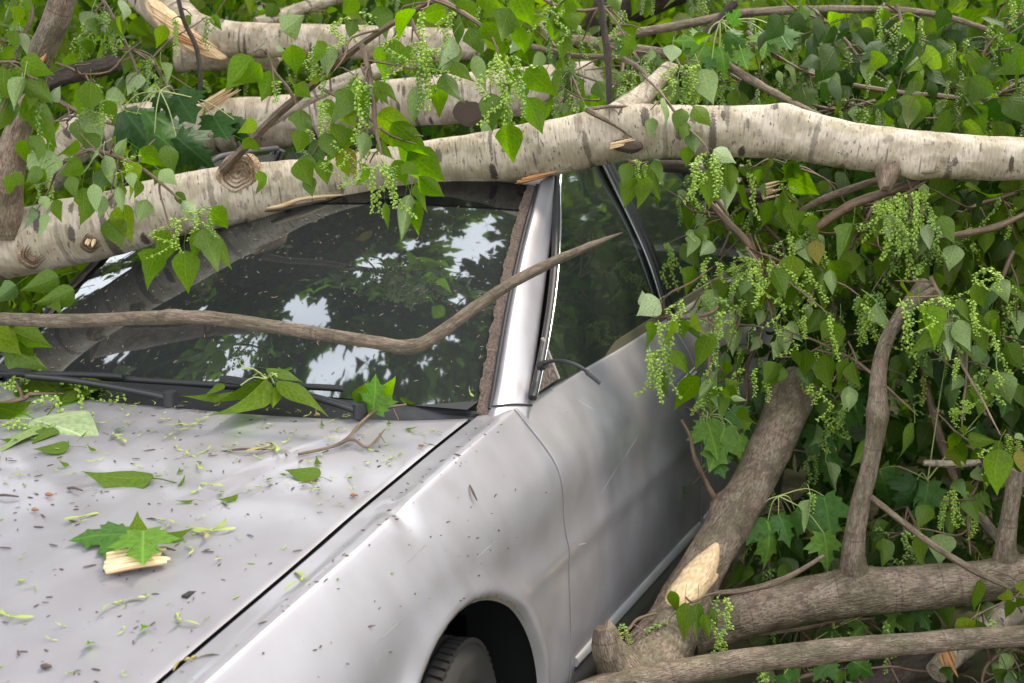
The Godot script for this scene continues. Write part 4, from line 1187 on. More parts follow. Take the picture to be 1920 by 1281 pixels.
	leafy("leafy_branch", "broad spray of yellow-green leaves hanging in front of the log's middle", [Vector3(0.11, 1.623, -0.86), Vector3(0.173, 1.594, -0.859), Vector3(0.246, 1.549, -0.858), Vector3(0.3, 1.511, -0.851), Vector3(0.376, 1.485, -0.856)], [0.005, 0.0045, 0.004, 0.0035, 0.002], [[Vector3(0.108, 1.52, -0.782), Vector3(0.101, 1.464, -0.752), 1.0, "leaf_mid"], [Vector3(0.115, 1.496, -0.821), Vector3(0.124, 1.42, -0.829), 0.75, "leaf_blue"], [Vector3(0.11, 1.461, -0.799), Vector3(0.092, 1.402, -0.775), 1.0, "leaf_deep"], [Vector3(0.257, 1.553, -0.879), Vector3(0.354, 1.519, -0.892), 0.8, "leaf_yellow"], [Vector3(0.319, 1.537, -0.843), Vector3(0.41, 1.459, -0.861), 0.8, "leaf_bright"], [Vector3(0.339, 1.464, -0.885), Vector3(0.431, 1.389, -0.904), 0.9, "leaf_bright"], [Vector3(0.212, 1.577, -0.788), Vector3(0.253, 1.526, -0.784), 0.9, "leaf_yellow"], [Vector3(0.224, 1.526, -0.803), Vector3(0.215, 1.469, -0.774), 1.0, "leaf_bright"], [Vector3(0.181, 1.515, -0.765), Vector3(0.203, 1.451, -0.754), 1.0, "leaf_deep"], [Vector3(0.158, 1.45, -0.773), Vector3(0.172, 1.387, -0.777), 0.9, "leaf_mid"], [Vector3(0.186, 1.457, -0.825), Vector3(0.208, 1.401, -0.821), 0.8, "leaf_yellow"], [Vector3(0.107, 1.451, -0.753), Vector3(0.136, 1.383, -0.762), 1.0, "leaf_mid"], [Vector3(0.274, 1.528, -0.887), Vector3(0.293, 1.47, -0.889), 0.8, "leaf_yellow"]], [[Vector3(0.172, 1.591, -0.77), 0.080], [Vector3(0.169, 1.448, -0.801), 0.070], [Vector3(0.205, 1.513, -0.795), 0.080]], 5, 2, 104)
	leafy("leafy_branch", "leafy twig with long strings crossing in front of the scarred log", [Vector3(0.338, 1.783, -0.923), Vector3(0.359, 1.749, -0.914), Vector3(0.387, 1.716, -0.908), Vector3(0.411, 1.687, -0.901)], [0.006, 0.005, 0.0045, 0.003], [[Vector3(0.365, 1.624, -0.902), Vector3(0.349, 1.519, -0.893), 0.55, "leaf_pale"], [Vector3(0.467, 1.736, -0.884), Vector3(0.43, 1.659, -0.869), 0.75, "leaf_white"], [Vector3(0.474, 1.719, -0.91), Vector3(0.435, 1.647, -0.875), 0.5, "leaf_pale"], [Vector3(0.401, 1.626, -0.917), Vector3(0.418, 1.541, -0.915), 0.8, "leaf_bright"], [Vector3(0.446, 1.651, -0.87), Vector3(0.491, 1.573, -0.878), 0.85, "leaf_deep"], [Vector3(0.471, 1.679, -0.877), Vector3(0.525, 1.62, -0.878), 0.8, "leaf_mid"], [Vector3(0.335, 1.721, -0.911), Vector3(0.325, 1.663, -0.888), 0.9, "leaf_mid"], [Vector3(0.376, 1.701, -0.9), Vector3(0.395, 1.624, -0.901), 0.6, "leaf_mid"]], [[Vector3(0.407, 1.72, -0.873), 0.148], [Vector3(0.382, 1.723, -0.871), 0.090], [Vector3(0.375, 1.725, -0.852), 0.079], [Vector3(0.369, 1.713, -0.874), 0.056], [Vector3(0.386, 1.713, -0.894), 0.106], [Vector3(0.35, 1.751, -0.868), 0.106], [Vector3(0.322, 1.74, -0.881), 0.093], [Vector3(0.468, 1.798, -0.892), 0.076], [Vector3(0.458, 1.795, -0.931), 0.117], [Vector3(0.397, 1.713, -0.922), 0.080]], 1, 2, 105)
	leafy("leafy_branch", "big leafy spray with thick bunches of strings hanging from the top of the photo", [Vector3(0.393, 1.851, -0.905), Vector3(0.446, 1.815, -0.909), Vector3(0.499, 1.783, -0.914), Vector3(0.547, 1.747, -0.916), Vector3(0.576, 1.703, -0.908)], [0.008, 0.0075, 0.007, 0.005, 0.003], [[Vector3(0.5, 1.758, -0.912), Vector3(0.533, 1.69, -0.922), 0.9, "leaf_deep"], [Vector3(0.618, 1.798, -0.88), Vector3(0.602, 1.718, -0.85), 1.1, "leaf_deep"], [Vector3(0.61, 1.835, -0.934), Vector3(0.663, 1.759, -0.916), 0.95, "leaf_bright"], [Vector3(0.54, 1.765, -0.899), Vector3(0.591, 1.699, -0.91), 0.9, "leaf_bright"], [Vector3(0.515, 1.693, -0.905), Vector3(0.539, 1.604, -0.916), 0.5, "leaf_pale"], [Vector3(0.656, 1.66, -0.881), Vector3(0.731, 1.598, -0.884), 0.85, "leaf_bright"], [Vector3(0.643, 1.591, -0.92), Vector3(0.693, 1.503, -0.902), 0.75, "leaf_mid"], [Vector3(0.58, 1.605, -0.848), Vector3(0.585, 1.517, -0.833), 0.85, "leaf_deep"], [Vector3(0.623, 1.532, -0.845), Vector3(0.638, 1.439, -0.844), 0.9, "leaf_bright"], [Vector3(0.582, 1.577, -0.913), Vector3(0.609, 1.527, -0.888), 0.8, "leaf_mid"], [Vector3(0.615, 1.658, -0.908), Vector3(0.639, 1.601, -0.918), 0.7, "leaf_mid"], [Vector3(0.549, 1.823, -0.963), Vector3(0.528, 1.77, -0.929), 1.0, "leaf_bright"], [Vector3(0.631, 1.757, -0.895), Vector3(0.647, 1.695, -0.905), 0.8, "leaf_bright"], [Vector3(0.48, 1.83, -0.928), Vector3(0.514, 1.77, -0.912), 1.0, "leaf_bright"], [Vector3(0.656, 1.744, -0.933), Vector3(0.639, 1.695, -0.924), 0.6, "leaf_mid"], [Vector3(0.621, 1.79, -0.972), Vector3(0.681, 1.779, -0.976), 0.8, "leaf_yellow"]], [[Vector3(0.595, 1.698, -0.851), 0.116], [Vector3(0.602, 1.696, -0.884), 0.179], [Vector3(0.57, 1.659, -0.875), 0.145], [Vector3(0.643, 1.646, -0.877), 0.111], [Vector3(0.606, 1.696, -0.927), 0.105], [Vector3(0.591, 1.684, -0.876), 0.116], [Vector3(0.61, 1.683, -0.883), 0.129], [Vector3(0.616, 1.671, -0.921), 0.091], [Vector3(0.66, 1.634, -0.853), 0.092], [Vector3(0.566, 1.684, -0.899), 0.078], [Vector3(0.666, 1.67, -0.873), 0.064], [Vector3(0.602, 1.634, -0.861), 0.106]], 5, 3, 106)
	leafy("leafy_branch", "arching reddish sprig of leaves and strings lying over the thick end of the log", [Vector3(-0.399, 1.468, -0.547), Vector3(-0.353, 1.484, -0.547), Vector3(-0.289, 1.475, -0.54), Vector3(-0.209, 1.45, -0.535), Vector3(-0.142, 1.41, -0.533), Vector3(-0.085, 1.371, -0.527)], [0.0035, 0.005, 0.0055, 0.005, 0.004, 0.0025], [[Vector3(-0.331, 1.465, -0.483), Vector3(-0.389, 1.425, -0.462), 0.9, "leaf_mid"], [Vector3(-0.314, 1.401, -0.464), Vector3(-0.291, 1.308, -0.435), 0.75, "leaf_mid"], [Vector3(-0.257, 1.413, -0.434), Vector3(-0.238, 1.344, -0.414), 0.6, "leaf_pale"], [Vector3(-0.288, 1.475, -0.519), Vector3(-0.251, 1.397, -0.493), 0.55, "leaf_pale"], [Vector3(-0.201, 1.406, -0.453), Vector3(-0.183, 1.345, -0.438), 0.5, "leaf_pale"], [Vector3(-0.182, 1.439, -0.474), Vector3(-0.161, 1.404, -0.455), 0.8, "leaf_pale"], [Vector3(-0.157, 1.417, -0.476), Vector3(-0.165, 1.376, -0.462), 0.8, "leaf_mid"], [Vector3(-0.181, 1.369, -0.53), Vector3(-0.194, 1.313, -0.506), 0.9, "leaf_pale"], [Vector3(-0.121, 1.442, -0.508), Vector3(-0.076, 1.408, -0.509), 0.9, "leaf_pale"], [Vector3(-0.197, 1.488, -0.536), Vector3(-0.149, 1.443, -0.566), 0.9, "leaf_bright"], [Vector3(-0.277, 1.474, -0.544), Vector3(-0.245, 1.514, -0.55), 0.9, "leaf_pale"], [Vector3(-0.289, 1.505, -0.436), Vector3(-0.34, 1.48, -0.423), 0.9, "leaf_bright"], [Vector3(-0.116, 1.363, -0.581), Vector3(-0.08, 1.313, -0.581), 0.85, "leaf_white"], [Vector3(-0.131, 1.295, -0.544), Vector3(-0.168, 1.206, -0.525), 0.9, "leaf_mid"], [Vector3(-0.086, 1.249, -0.535), Vector3(-0.084, 1.143, -0.53), 0.85, "leaf_mid"], [Vector3(-0.013, 1.307, -0.514), Vector3(0.031, 1.199, -0.496), 0.75, "leaf_deep"], [Vector3(0, 1.291, -0.544), Vector3(0.048, 1.201, -0.524), 0.5, "leaf_mid"], [Vector3(-0.055, 1.337, -0.6), Vector3(0.018, 1.295, -0.596), 0.9, "leaf_bright"], [Vector3(-0.154, 1.439, -0.553), Vector3(-0.151, 1.407, -0.524), 0.9, "leaf_mid"], [Vector3(-0.385, 1.446, -0.422), Vector3(-0.416, 1.4, -0.393), 0.9, "leaf_bright"], [Vector3(-0.385, 1.454, -0.404), Vector3(-0.415, 1.409, -0.38), 0.9, "leaf_deep"], [Vector3(-0.391, 1.343, -0.418), Vector3(-0.395, 1.28, -0.391), 0.7, "leaf_pale"], [Vector3(-0.389, 1.372, -0.447), Vector3(-0.36, 1.321, -0.429), 0.8, "leaf_mid"], [Vector3(-0.381, 1.385, -0.393), Vector3(-0.353, 1.35, -0.387), 0.8, "leaf_pale"], [Vector3(-0.333, 1.43, -0.443), Vector3(-0.308, 1.379, -0.426), 0.8, "leaf_deep"], [Vector3(-0.131, 1.384, -0.578), Vector3(-0.11, 1.338, -0.591), 0.7, "leaf_deep"], [Vector3(-0.029, 1.303, -0.515), Vector3(-0.031, 1.231, -0.49), 0.6, "leaf_bright"]], [[Vector3(-0.09, 1.334, -0.505), 0.099], [Vector3(-0.065, 1.33, -0.514), 0.095], [Vector3(0, 1.362, -0.509), 0.074], [Vector3(0.004, 1.291, -0.521), 0.046], [Vector3(-0.026, 1.353, -0.524), 0.064], [Vector3(-0.082, 1.343, -0.552), 0.059], [Vector3(-0.115, 1.313, -0.528), 0.065], [Vector3(-0.175, 1.477, -0.507), 0.052]], 14, 1, 107)
	leafy("leafy_branch", "bunch of large drooping leaves in front of the rising limb", [Vector3(-0.502, 1.695, -0.395), Vector3(-0.47, 1.697, -0.431), Vector3(-0.463, 1.689, -0.455), Vector3(-0.461, 1.654, -0.471)], [0.004, 0.004, 0.0035, 0.002], [[Vector3(-0.431, 1.7, -0.419), Vector3(-0.355, 1.664, -0.438), 0.85, "leaf_mid"], [Vector3(-0.423, 1.654, -0.418), Vector3(-0.354, 1.597, -0.433), 0.8, "leaf_deep"], [Vector3(-0.461, 1.627, -0.467), Vector3(-0.381, 1.496, -0.466), 0.6, "leaf_mid"], [Vector3(-0.476, 1.612, -0.428), Vector3(-0.463, 1.542, -0.421), 0.6, "leaf_deep"], [Vector3(-0.438, 1.524, -0.437), Vector3(-0.386, 1.461, -0.422), 0.7, "leaf_deep"], [Vector3(-0.469, 1.669, -0.453), Vector3(-0.518, 1.645, -0.447), 0.8, "leaf_white"], [Vector3(-0.391, 1.61, -0.458), Vector3(-0.355, 1.639, -0.466), 1.0, "leaf_white"], [Vector3(-0.479, 1.729, -0.454), Vector3(-0.517, 1.703, -0.44), 1.0, "leaf_bright"], [Vector3(-0.437, 1.431, -0.408), Vector3(-0.471, 1.414, -0.37), 1.0, "leaf_mid"], [Vector3(-0.47, 1.514, -0.446), Vector3(-0.465, 1.453, -0.455), 0.8, "leaf_bright"], [Vector3(-0.468, 1.594, -0.403), Vector3(-0.489, 1.532, -0.383), 0.8, "leaf_mid"], [Vector3(-0.425, 1.436, -0.346), Vector3(-0.445, 1.388, -0.349), 0.9, "leaf_mid"]], [[Vector3(-0.48, 1.68, -0.44), 0.065]], 9, 1, 108)
	leafy("leafy_branch", "short reddish twig ending in a tuft of strings beside the rising limb", [Vector3(-0.627, 1.696, -0.774), Vector3(-0.6, 1.679, -0.804), Vector3(-0.579, 1.651, -0.84), Vector3(-0.568, 1.611, -0.859)], [0.004, 0.004, 0.0035, 0.003], [[Vector3(-0.558, 1.594, -0.872), Vector3(-0.521, 1.526, -0.878), 0.8, "leaf_mid"], [Vector3(-0.593, 1.581, -0.849), Vector3(-0.543, 1.48, -0.83), 0.8, "leaf_pale"], [Vector3(-0.628, 1.707, -0.81), Vector3(-0.576, 1.692, -0.813), 0.9, "leaf_bright"]], [[Vector3(-0.587, 1.608, -0.86), 0.062], [Vector3(-0.551, 1.609, -0.832), 0.094], [Vector3(-0.529, 1.606, -0.818), 0.084], [Vector3(-0.536, 1.601, -0.857), 0.044], [Vector3(-0.567, 1.606, -0.82), 0.041], [Vector3(-0.518, 1.595, -0.811), 0.058]], 3, 4, 109)
	leafy("leafy_branch", "dark thin twig dangling in front of the torn end of the upper log", [Vector3(-0.868, 1.929, -1.66), Vector3(-0.838, 1.828, -1.651), Vector3(-0.797, 1.743, -1.651), Vector3(-0.779, 1.642, -1.638), Vector3(-0.785, 1.584, -1.623)], [0.007, 0.008, 0.008, 0.008, 0.007], [], [[Vector3(-0.795, 1.642, -1.673), 0.053]], 2, 2, 110, 0.08, "dark_bark")
	# round the log right of the stub
	leafy("leafy_branch", "twig draped over the log beside the branch stub with leaves and long strings under it", [Vector3(0.775, 1.638, -1.41), Vector3(0.846, 1.598, -1.321), Vector3(0.906, 1.552, -1.249), Vector3(0.954, 1.514, -1.195), Vector3(1.002, 1.472, -1.184), Vector3(1.018, 1.443, -1.185)], [0.003, 0.0035, 0.004, 0.004, 0.003, 0.002], [[Vector3(0.943, 1.557, -1.198), Vector3(0.94, 1.496, -1.162), 0.8, "leaf_deep"], [Vector3(0.962, 1.559, -1.24), Vector3(1.012, 1.511, -1.246), 1.1, "leaf_mid"], [Vector3(0.961, 1.524, -1.183), Vector3(0.96, 1.481, -1.151), 0.9, "leaf_deep"], [Vector3(0.961, 1.462, -1.196), Vector3(0.955, 1.41, -1.196), 0.95, "leaf_mid"], [Vector3(1.021, 1.454, -1.214), Vector3(1.08, 1.423, -1.217), 0.9, "leaf_white"], [Vector3(1.052, 1.421, -1.237), Vector3(1.067, 1.345, -1.208), 0.75, "leaf_mid"], [Vector3(1.047, 1.387, -1.233), Vector3(1.055, 1.298, -1.219), 0.65, "leaf_pale"], [Vector3(1.023, 1.408, -1.167), Vector3(1.032, 1.312, -1.149), 0.7, "leaf_mid"], [Vector3(0.966, 1.501, -1.2), Vector3(0.985, 1.443, -1.182), 0.9, "leaf_blue"], [Vector3(1.027, 1.401, -1.229), Vector3(1.071, 1.368, -1.234), 0.9, "leaf_mid"]], [[Vector3(0.995, 1.445, -1.195), 0.123], [Vector3(1.034, 1.45, -1.174), 0.125], [Vector3(0.989, 1.408, -1.154), 0.095], [Vector3(1.015, 1.45, -1.178), 0.091], [Vector3(1.02, 1.429, -1.198), 0.095], [Vector3(1, 1.432, -1.15), 0.081], [Vector3(1.046, 1.443, -1.182), 0.081]], 2, 0, 111)
	leafy("leafy_branch", "bunch of leaves and strings standing in front of the tip of the cut stub", [Vector3(0.831, 1.698, -1.501), Vector3(0.855, 1.667, -1.472), Vector3(0.879, 1.643, -1.455), Vector3(0.918, 1.622, -1.445)], [0.003, 0.003, 0.003, 0.002], [[Vector3(0.839, 1.637, -1.458), Vector3(0.844, 1.569, -1.46), 0.7, "leaf_pale"], [Vector3(0.934, 1.65, -1.413), Vector3(0.968, 1.556, -1.412), 0.9, "leaf_pale"], [Vector3(0.923, 1.622, -1.426), Vector3(0.959, 1.587, -1.444), 1.0, "leaf_mid"], [Vector3(0.85, 1.714, -1.44), Vector3(0.848, 1.667, -1.425), 1.3, "leaf_white"], [Vector3(0.934, 1.607, -1.492), Vector3(0.959, 1.557, -1.468), 0.8, "leaf_bright"], [Vector3(0.897, 1.733, -1.465), Vector3(0.945, 1.74, -1.476), 0.9, "leaf_bright"]], [[Vector3(0.876, 1.664, -1.4), 0.100], [Vector3(0.891, 1.667, -1.409), 0.096], [Vector3(0.9, 1.664, -1.437), 0.101], [Vector3(0.871, 1.658, -1.397), 0.065], [Vector3(0.924, 1.666, -1.404), 0.081], [Vector3(0.896, 1.657, -1.42), 0.101], [Vector3(0.904, 1.643, -1.454), 0.080]], 2, 2, 112)
	leafy("leafy_branch", "three leaves hanging under the log over the top of the side window", [Vector3(0.809, 1.428, -1.182), Vector3(0.837, 1.421, -1.17), Vector3(0.868, 1.425, -1.162)], [0.003, 0.003, 0.002], [[Vector3(0.831, 1.425, -1.117), Vector3(0.819, 1.367, -1.11), 0.9, "leaf_deep"], [Vector3(0.826, 1.387, -1.165), Vector3(0.806, 1.307, -1.157), 0.85, "leaf_mid"], [Vector3(0.844, 1.394, -1.178), Vector3(0.855, 1.302, -1.153), 0.8, "leaf_mid"], [Vector3(0.856, 1.418, -1.231), Vector3(0.88, 1.318, -1.199), 0.65, "leaf_mid"], [Vector3(0.891, 1.431, -1.145), Vector3(0.907, 1.366, -1.147), 0.6, "leaf_deep"]], [[Vector3(0.848, 1.432, -1.135), 0.044], [Vector3(0.822, 1.426, -1.175), 0.032], [Vector3(0.854, 1.424, -1.174), 0.033]], 0, 0, 113)
	leafy("leafy_branch", "bright green leaves hanging under the log above the torn limb end", [Vector3(1.082, 1.413, -1.548), Vector3(1.125, 1.399, -1.552), Vector3(1.167, 1.382, -1.556)], [0.003, 0.003, 0.002], [[Vector3(1.13, 1.397, -1.529), Vector3(1.189, 1.363, -1.537), 0.9, "leaf_bright"], [Vector3(1.134, 1.362, -1.579), Vector3(1.216, 1.311, -1.592), 0.9, "leaf_bright"], [Vector3(1.085, 1.298, -1.547), Vector3(1.074, 1.228, -1.532), 0.9, "leaf_mid"], [Vector3(1.135, 1.332, -1.513), Vector3(1.153, 1.233, -1.475), 0.7, "leaf_mid"], [Vector3(1.081, 1.385, -1.492), Vector3(1.067, 1.34, -1.497), 0.9, "leaf_mid"], [Vector3(1.169, 1.391, -1.548), Vector3(1.136, 1.354, -1.507), 0.9, "leaf_bright"], [Vector3(1.022, 1.383, -1.472), Vector3(1.063, 1.392, -1.509), 0.9, "leaf_bright"], [Vector3(1.085, 1.394, -1.487), Vector3(1.107, 1.424, -1.513), 0.9, "leaf_yellow"]], [[Vector3(1.135, 1.365, -1.541), 0.051]], 5, 2, 114)
	leafy("leafy_branch", "leaves hanging in a column with dense strings below the grey branch tip", [Vector3(1.168, 1.27, -1.566), Vector3(1.187, 1.238, -1.545), Vector3(1.208, 1.17, -1.518), Vector3(1.237, 1.075, -1.489)], [0.004, 0.004, 0.003, 0.002], [[Vector3(1.207, 1.268, -1.476), Vector3(1.228, 1.205, -1.491), 0.9, "leaf_mid"], [Vector3(1.186, 1.203, -1.497), Vector3(1.219, 1.136, -1.472), 1.0, "leaf_pale"], [Vector3(1.209, 1.209, -1.552), Vector3(1.246, 1.16, -1.548), 1.0, "leaf_pale"], [Vector3(1.177, 1.24, -1.523), Vector3(1.162, 1.17, -1.501), 0.8, "leaf_bright"], [Vector3(1.228, 1.136, -1.453), Vector3(1.224, 1.057, -1.412), 0.7, "leaf_mid"], [Vector3(1.254, 1.121, -1.467), Vector3(1.255, 1.042, -1.431), 0.7, "leaf_deep"], [Vector3(1.272, 1.129, -1.465), Vector3(1.286, 1.068, -1.433), 0.7, "leaf_pale"], [Vector3(1.179, 1.118, -1.523), Vector3(1.196, 1.023, -1.487), 0.7, "leaf_mid"], [Vector3(1.225, 1.158, -1.502), Vector3(1.252, 1.091, -1.478), 0.8, "leaf_mid"]], [[Vector3(1.164, 1.24, -1.516), 0.102], [Vector3(1.166, 1.22, -1.44), 0.115], [Vector3(1.152, 1.206, -1.441), 0.072], [Vector3(1.183, 1.142, -1.505), 0.102], [Vector3(1.17, 1.128, -1.497), 0.102], [Vector3(1.212, 1.137, -1.443), 0.108], [Vector3(1.157, 1.13, -1.479), 0.073], [Vector3(1.225, 1.11, -1.437), 0.079]], 8, 6, 115)
	leafy("leafy_branch", "pale pointed leaves and a tassel at a twig's end before the side window", [Vector3(1.027, 1.054, -1.241), Vector3(1.017, 1.041, -1.212), Vector3(0.976, 1.037, -1.15), Vector3(0.907, 1.046, -1.078)], [0.0055, 0.005, 0.004, 0.0025], [[Vector3(0.93, 1.096, -1.055), Vector3(0.876, 1.057, -1.035), 1.15, "leaf_white"], [Vector3(0.878, 1.068, -1.108), Vector3(0.869, 1.109, -1.108), 1.0, "leaf_white"], [Vector3(0.922, 1.049, -1.019), Vector3(0.91, 0.981, -1.022), 0.6, "leaf_mid"], [Vector3(0.972, 0.979, -1.031), Vector3(1.019, 0.92, -1.03), 0.85, "leaf_mid"], [Vector3(0.976, 0.953, -1.081), Vector3(1.005, 0.901, -1.099), 0.7, "leaf_deep"], [Vector3(0.921, 0.919, -1.083), Vector3(0.947, 0.84, -1.08), 0.4, "leaf_deep"], [Vector3(0.986, 1.043, -1.089), Vector3(0.973, 0.996, -1.087), 1.0, "leaf_mid"], [Vector3(0.992, 1.035, -1.141), Vector3(1.006, 0.979, -1.152), 0.8, "leaf_deep"]], [[Vector3(0.936, 1.051, -1.026), 0.121], [Vector3(0.956, 1.045, -1.031), 0.134], [Vector3(0.917, 0.985, -1.018), 0.124], [Vector3(0.927, 0.977, -1.029), 0.112], [Vector3(0.929, 0.975, -1.076), 0.116], [Vector3(0.947, 0.976, -1.042), 0.117], [Vector3(0.926, 0.975, -1.005), 0.087], [Vector3(0.979, 1.1, -1.066), 0.087], [Vector3(0.977, 1.09, -1.04), 0.053], [Vector3(0.946, 0.963, -1.003), 0.100]], 3, 2, 116)
	leafy("leafy_branch", "reddish twig dropping past the door handle with a rosette of leaves", [Vector3(0.999, 1.028, -1.268), Vector3(1.012, 0.975, -1.252), Vector3(1.011, 0.917, -1.228), Vector3(1.014, 0.869, -1.208)], [0.007, 0.0055, 0.005, 0.003], [[Vector3(1.039, 0.853, -1.229), Vector3(1.054, 0.764, -1.193), 0.7, "leaf_deep"], [Vector3(1.031, 0.865, -1.181), Vector3(1.001, 0.831, -1.158), 0.8, "leaf_pale"], [Vector3(1.056, 0.871, -1.216), Vector3(1.094, 0.856, -1.243), 0.9, "leaf_mid"], [Vector3(1.066, 0.859, -1.188), Vector3(1.097, 0.811, -1.197), 0.8, "leaf_bright"], [Vector3(1.036, 0.857, -1.19), Vector3(1.018, 0.788, -1.179), 0.6, "leaf_mid"], [Vector3(1.099, 0.806, -1.187), Vector3(1.141, 0.76, -1.191), 0.9, "leaf_bright"], [Vector3(1.081, 0.835, -1.175), Vector3(1.122, 0.829, -1.174), 0.5, "leaf_pale"], [Vector3(1.102, 0.768, -1.262), Vector3(1.101, 0.728, -1.241), 0.8, "leaf_mid"]], [[Vector3(1.045, 1.05, -1.231), 0.100], [Vector3(1.053, 1.062, -1.244), 0.098], [Vector3(1.034, 0.861, -1.171), 0.070], [Vector3(1.023, 0.845, -1.174), 0.049], [Vector3(1.071, 1.028, -1.208), 0.062]], 2, 2, 117)
	leafy("leafy_branch", "dense mat of leaves and strings behind the rear window of the car", [Vector3(1.024, 1.199, -1.59), Vector3(1.056, 1.117, -1.554), Vector3(1.039, 1.034, -1.507), Vector3(1.022, 0.953, -1.461)], [0.006, 0.006, 0.005, 0.004], [[Vector3(0.901, 1.123, -1.466), Vector3(0.88, 1.044, -1.44), 0.9, "leaf_mid"], [Vector3(0.919, 1.218, -1.399), Vector3(0.908, 1.158, -1.394), 0.9, "leaf_pale"], [Vector3(0.967, 1.196, -1.416), Vector3(0.934, 1.16, -1.409), 1.1, "leaf_white"], [Vector3(0.908, 1.232, -1.394), Vector3(0.919, 1.197, -1.398), 1.0, "leaf_pale"], [Vector3(0.927, 1.237, -1.421), Vector3(0.952, 1.196, -1.412), 1.1, "leaf_deep"], [Vector3(1.015, 0.969, -1.489), Vector3(1.011, 0.878, -1.466), 0.7, "leaf_pale"], [Vector3(1.042, 1.095, -1.494), Vector3(1.039, 0.995, -1.481), 0.8, "leaf_deep"], [Vector3(1.076, 1.075, -1.444), Vector3(1.071, 0.989, -1.438), 0.7, "leaf_deep"], [Vector3(0.966, 1.093, -1.49), Vector3(0.977, 1.024, -1.461), 0.8, "leaf_mid"], [Vector3(1.089, 1.011, -1.484), Vector3(1.085, 0.968, -1.46), 0.9, "leaf_pale"], [Vector3(0.996, 1.038, -1.472), Vector3(0.985, 0.986, -1.431), 0.9, "leaf_deep"]], [[Vector3(0.951, 1.156, -1.443), 0.089], [Vector3(0.944, 1.145, -1.414), 0.103], [Vector3(0.982, 1.147, -1.41), 0.058], [Vector3(1.014, 1.157, -1.455), 0.074], [Vector3(1.034, 1.132, -1.433), 0.058], [Vector3(1.051, 1.158, -1.453), 0.059], [Vector3(1.008, 1.05, -1.398), 0.073], [Vector3(1.016, 1.027, -1.454), 0.104], [Vector3(1.044, 1.047, -1.426), 0.059], [Vector3(0.987, 0.997, -1.452), 0.089]], 10, 8, 118)
	leafy("leafy_branch", "leaves hanging round the top of the scraped limb", [Vector3(1.267, 0.932, -1.494), Vector3(1.239, 0.915, -1.457), Vector3(1.205, 0.902, -1.418), Vector3(1.147, 0.901, -1.393)], [0.003, 0.003, 0.003, 0.002], [[Vector3(1.178, 0.994, -1.404), Vector3(1.206, 0.94, -1.417), 1.0, "leaf_pale"], [Vector3(1.148, 0.886, -1.394), Vector3(1.122, 0.833, -1.35), 0.9, "leaf_deep"], [Vector3(1.165, 0.87, -1.409), Vector3(1.158, 0.832, -1.382), 0.8, "leaf_deep"], [Vector3(1.213, 0.878, -1.428), Vector3(1.236, 0.806, -1.42), 0.9, "leaf_blue"], [Vector3(1.273, 0.917, -1.39), Vector3(1.291, 0.814, -1.385), 0.8, "leaf_mid"], [Vector3(1.149, 0.94, -1.413), Vector3(1.137, 0.89, -1.405), 1.0, "leaf_pale"], [Vector3(1.244, 0.921, -1.467), Vector3(1.263, 0.868, -1.449), 0.7, "leaf_mid"], [Vector3(1.201, 0.929, -1.37), Vector3(1.22, 0.885, -1.349), 0.7, "leaf_bright"]], [[Vector3(1.207, 1.003, -1.398), 0.057], [Vector3(1.223, 1.019, -1.386), 0.057], [Vector3(1.238, 0.833, -1.402), 0.058], [Vector3(1.19, 0.984, -1.416), 0.058], [Vector3(1.13, 0.859, -1.377), 0.072], [Vector3(1.11, 0.886, -1.308), 0.071], [Vector3(1.072, 0.876, -1.348), 0.101]], 4, 4, 119)
	leafy("leafy_branch", "light green leaves hanging between the scraped limb and the forked limb's middle", [Vector3(1.325, 0.944, -1.444), Vector3(1.341, 0.919, -1.434), Vector3(1.36, 0.879, -1.423)], [0.003, 0.003, 0.002], [[Vector3(1.332, 0.902, -1.409), Vector3(1.317, 0.84, -1.382), 1.0, "leaf_mid"], [Vector3(1.348, 0.898, -1.395), Vector3(1.368, 0.831, -1.385), 1.0, "leaf_mid"], [Vector3(1.353, 0.826, -1.373), Vector3(1.35, 0.785, -1.336), 0.7, "leaf_pale"], [Vector3(1.289, 1.006, -1.405), Vector3(1.269, 0.954, -1.372), 0.9, "leaf_mid"], [Vector3(1.299, 0.952, -1.395), Vector3(1.317, 0.914, -1.414), 0.9, "leaf_deep"], [Vector3(1.367, 1.063, -1.417), Vector3(1.343, 1.023, -1.403), 0.9, "leaf_deep"]], [[Vector3(1.366, 1.012, -1.474), 0.086], [Vector3(1.386, 1.006, -1.432), 0.085], [Vector3(1.363, 1.004, -1.435), 0.064], [Vector3(1.389, 1.008, -1.461), 0.064]], 5, 3, 120)
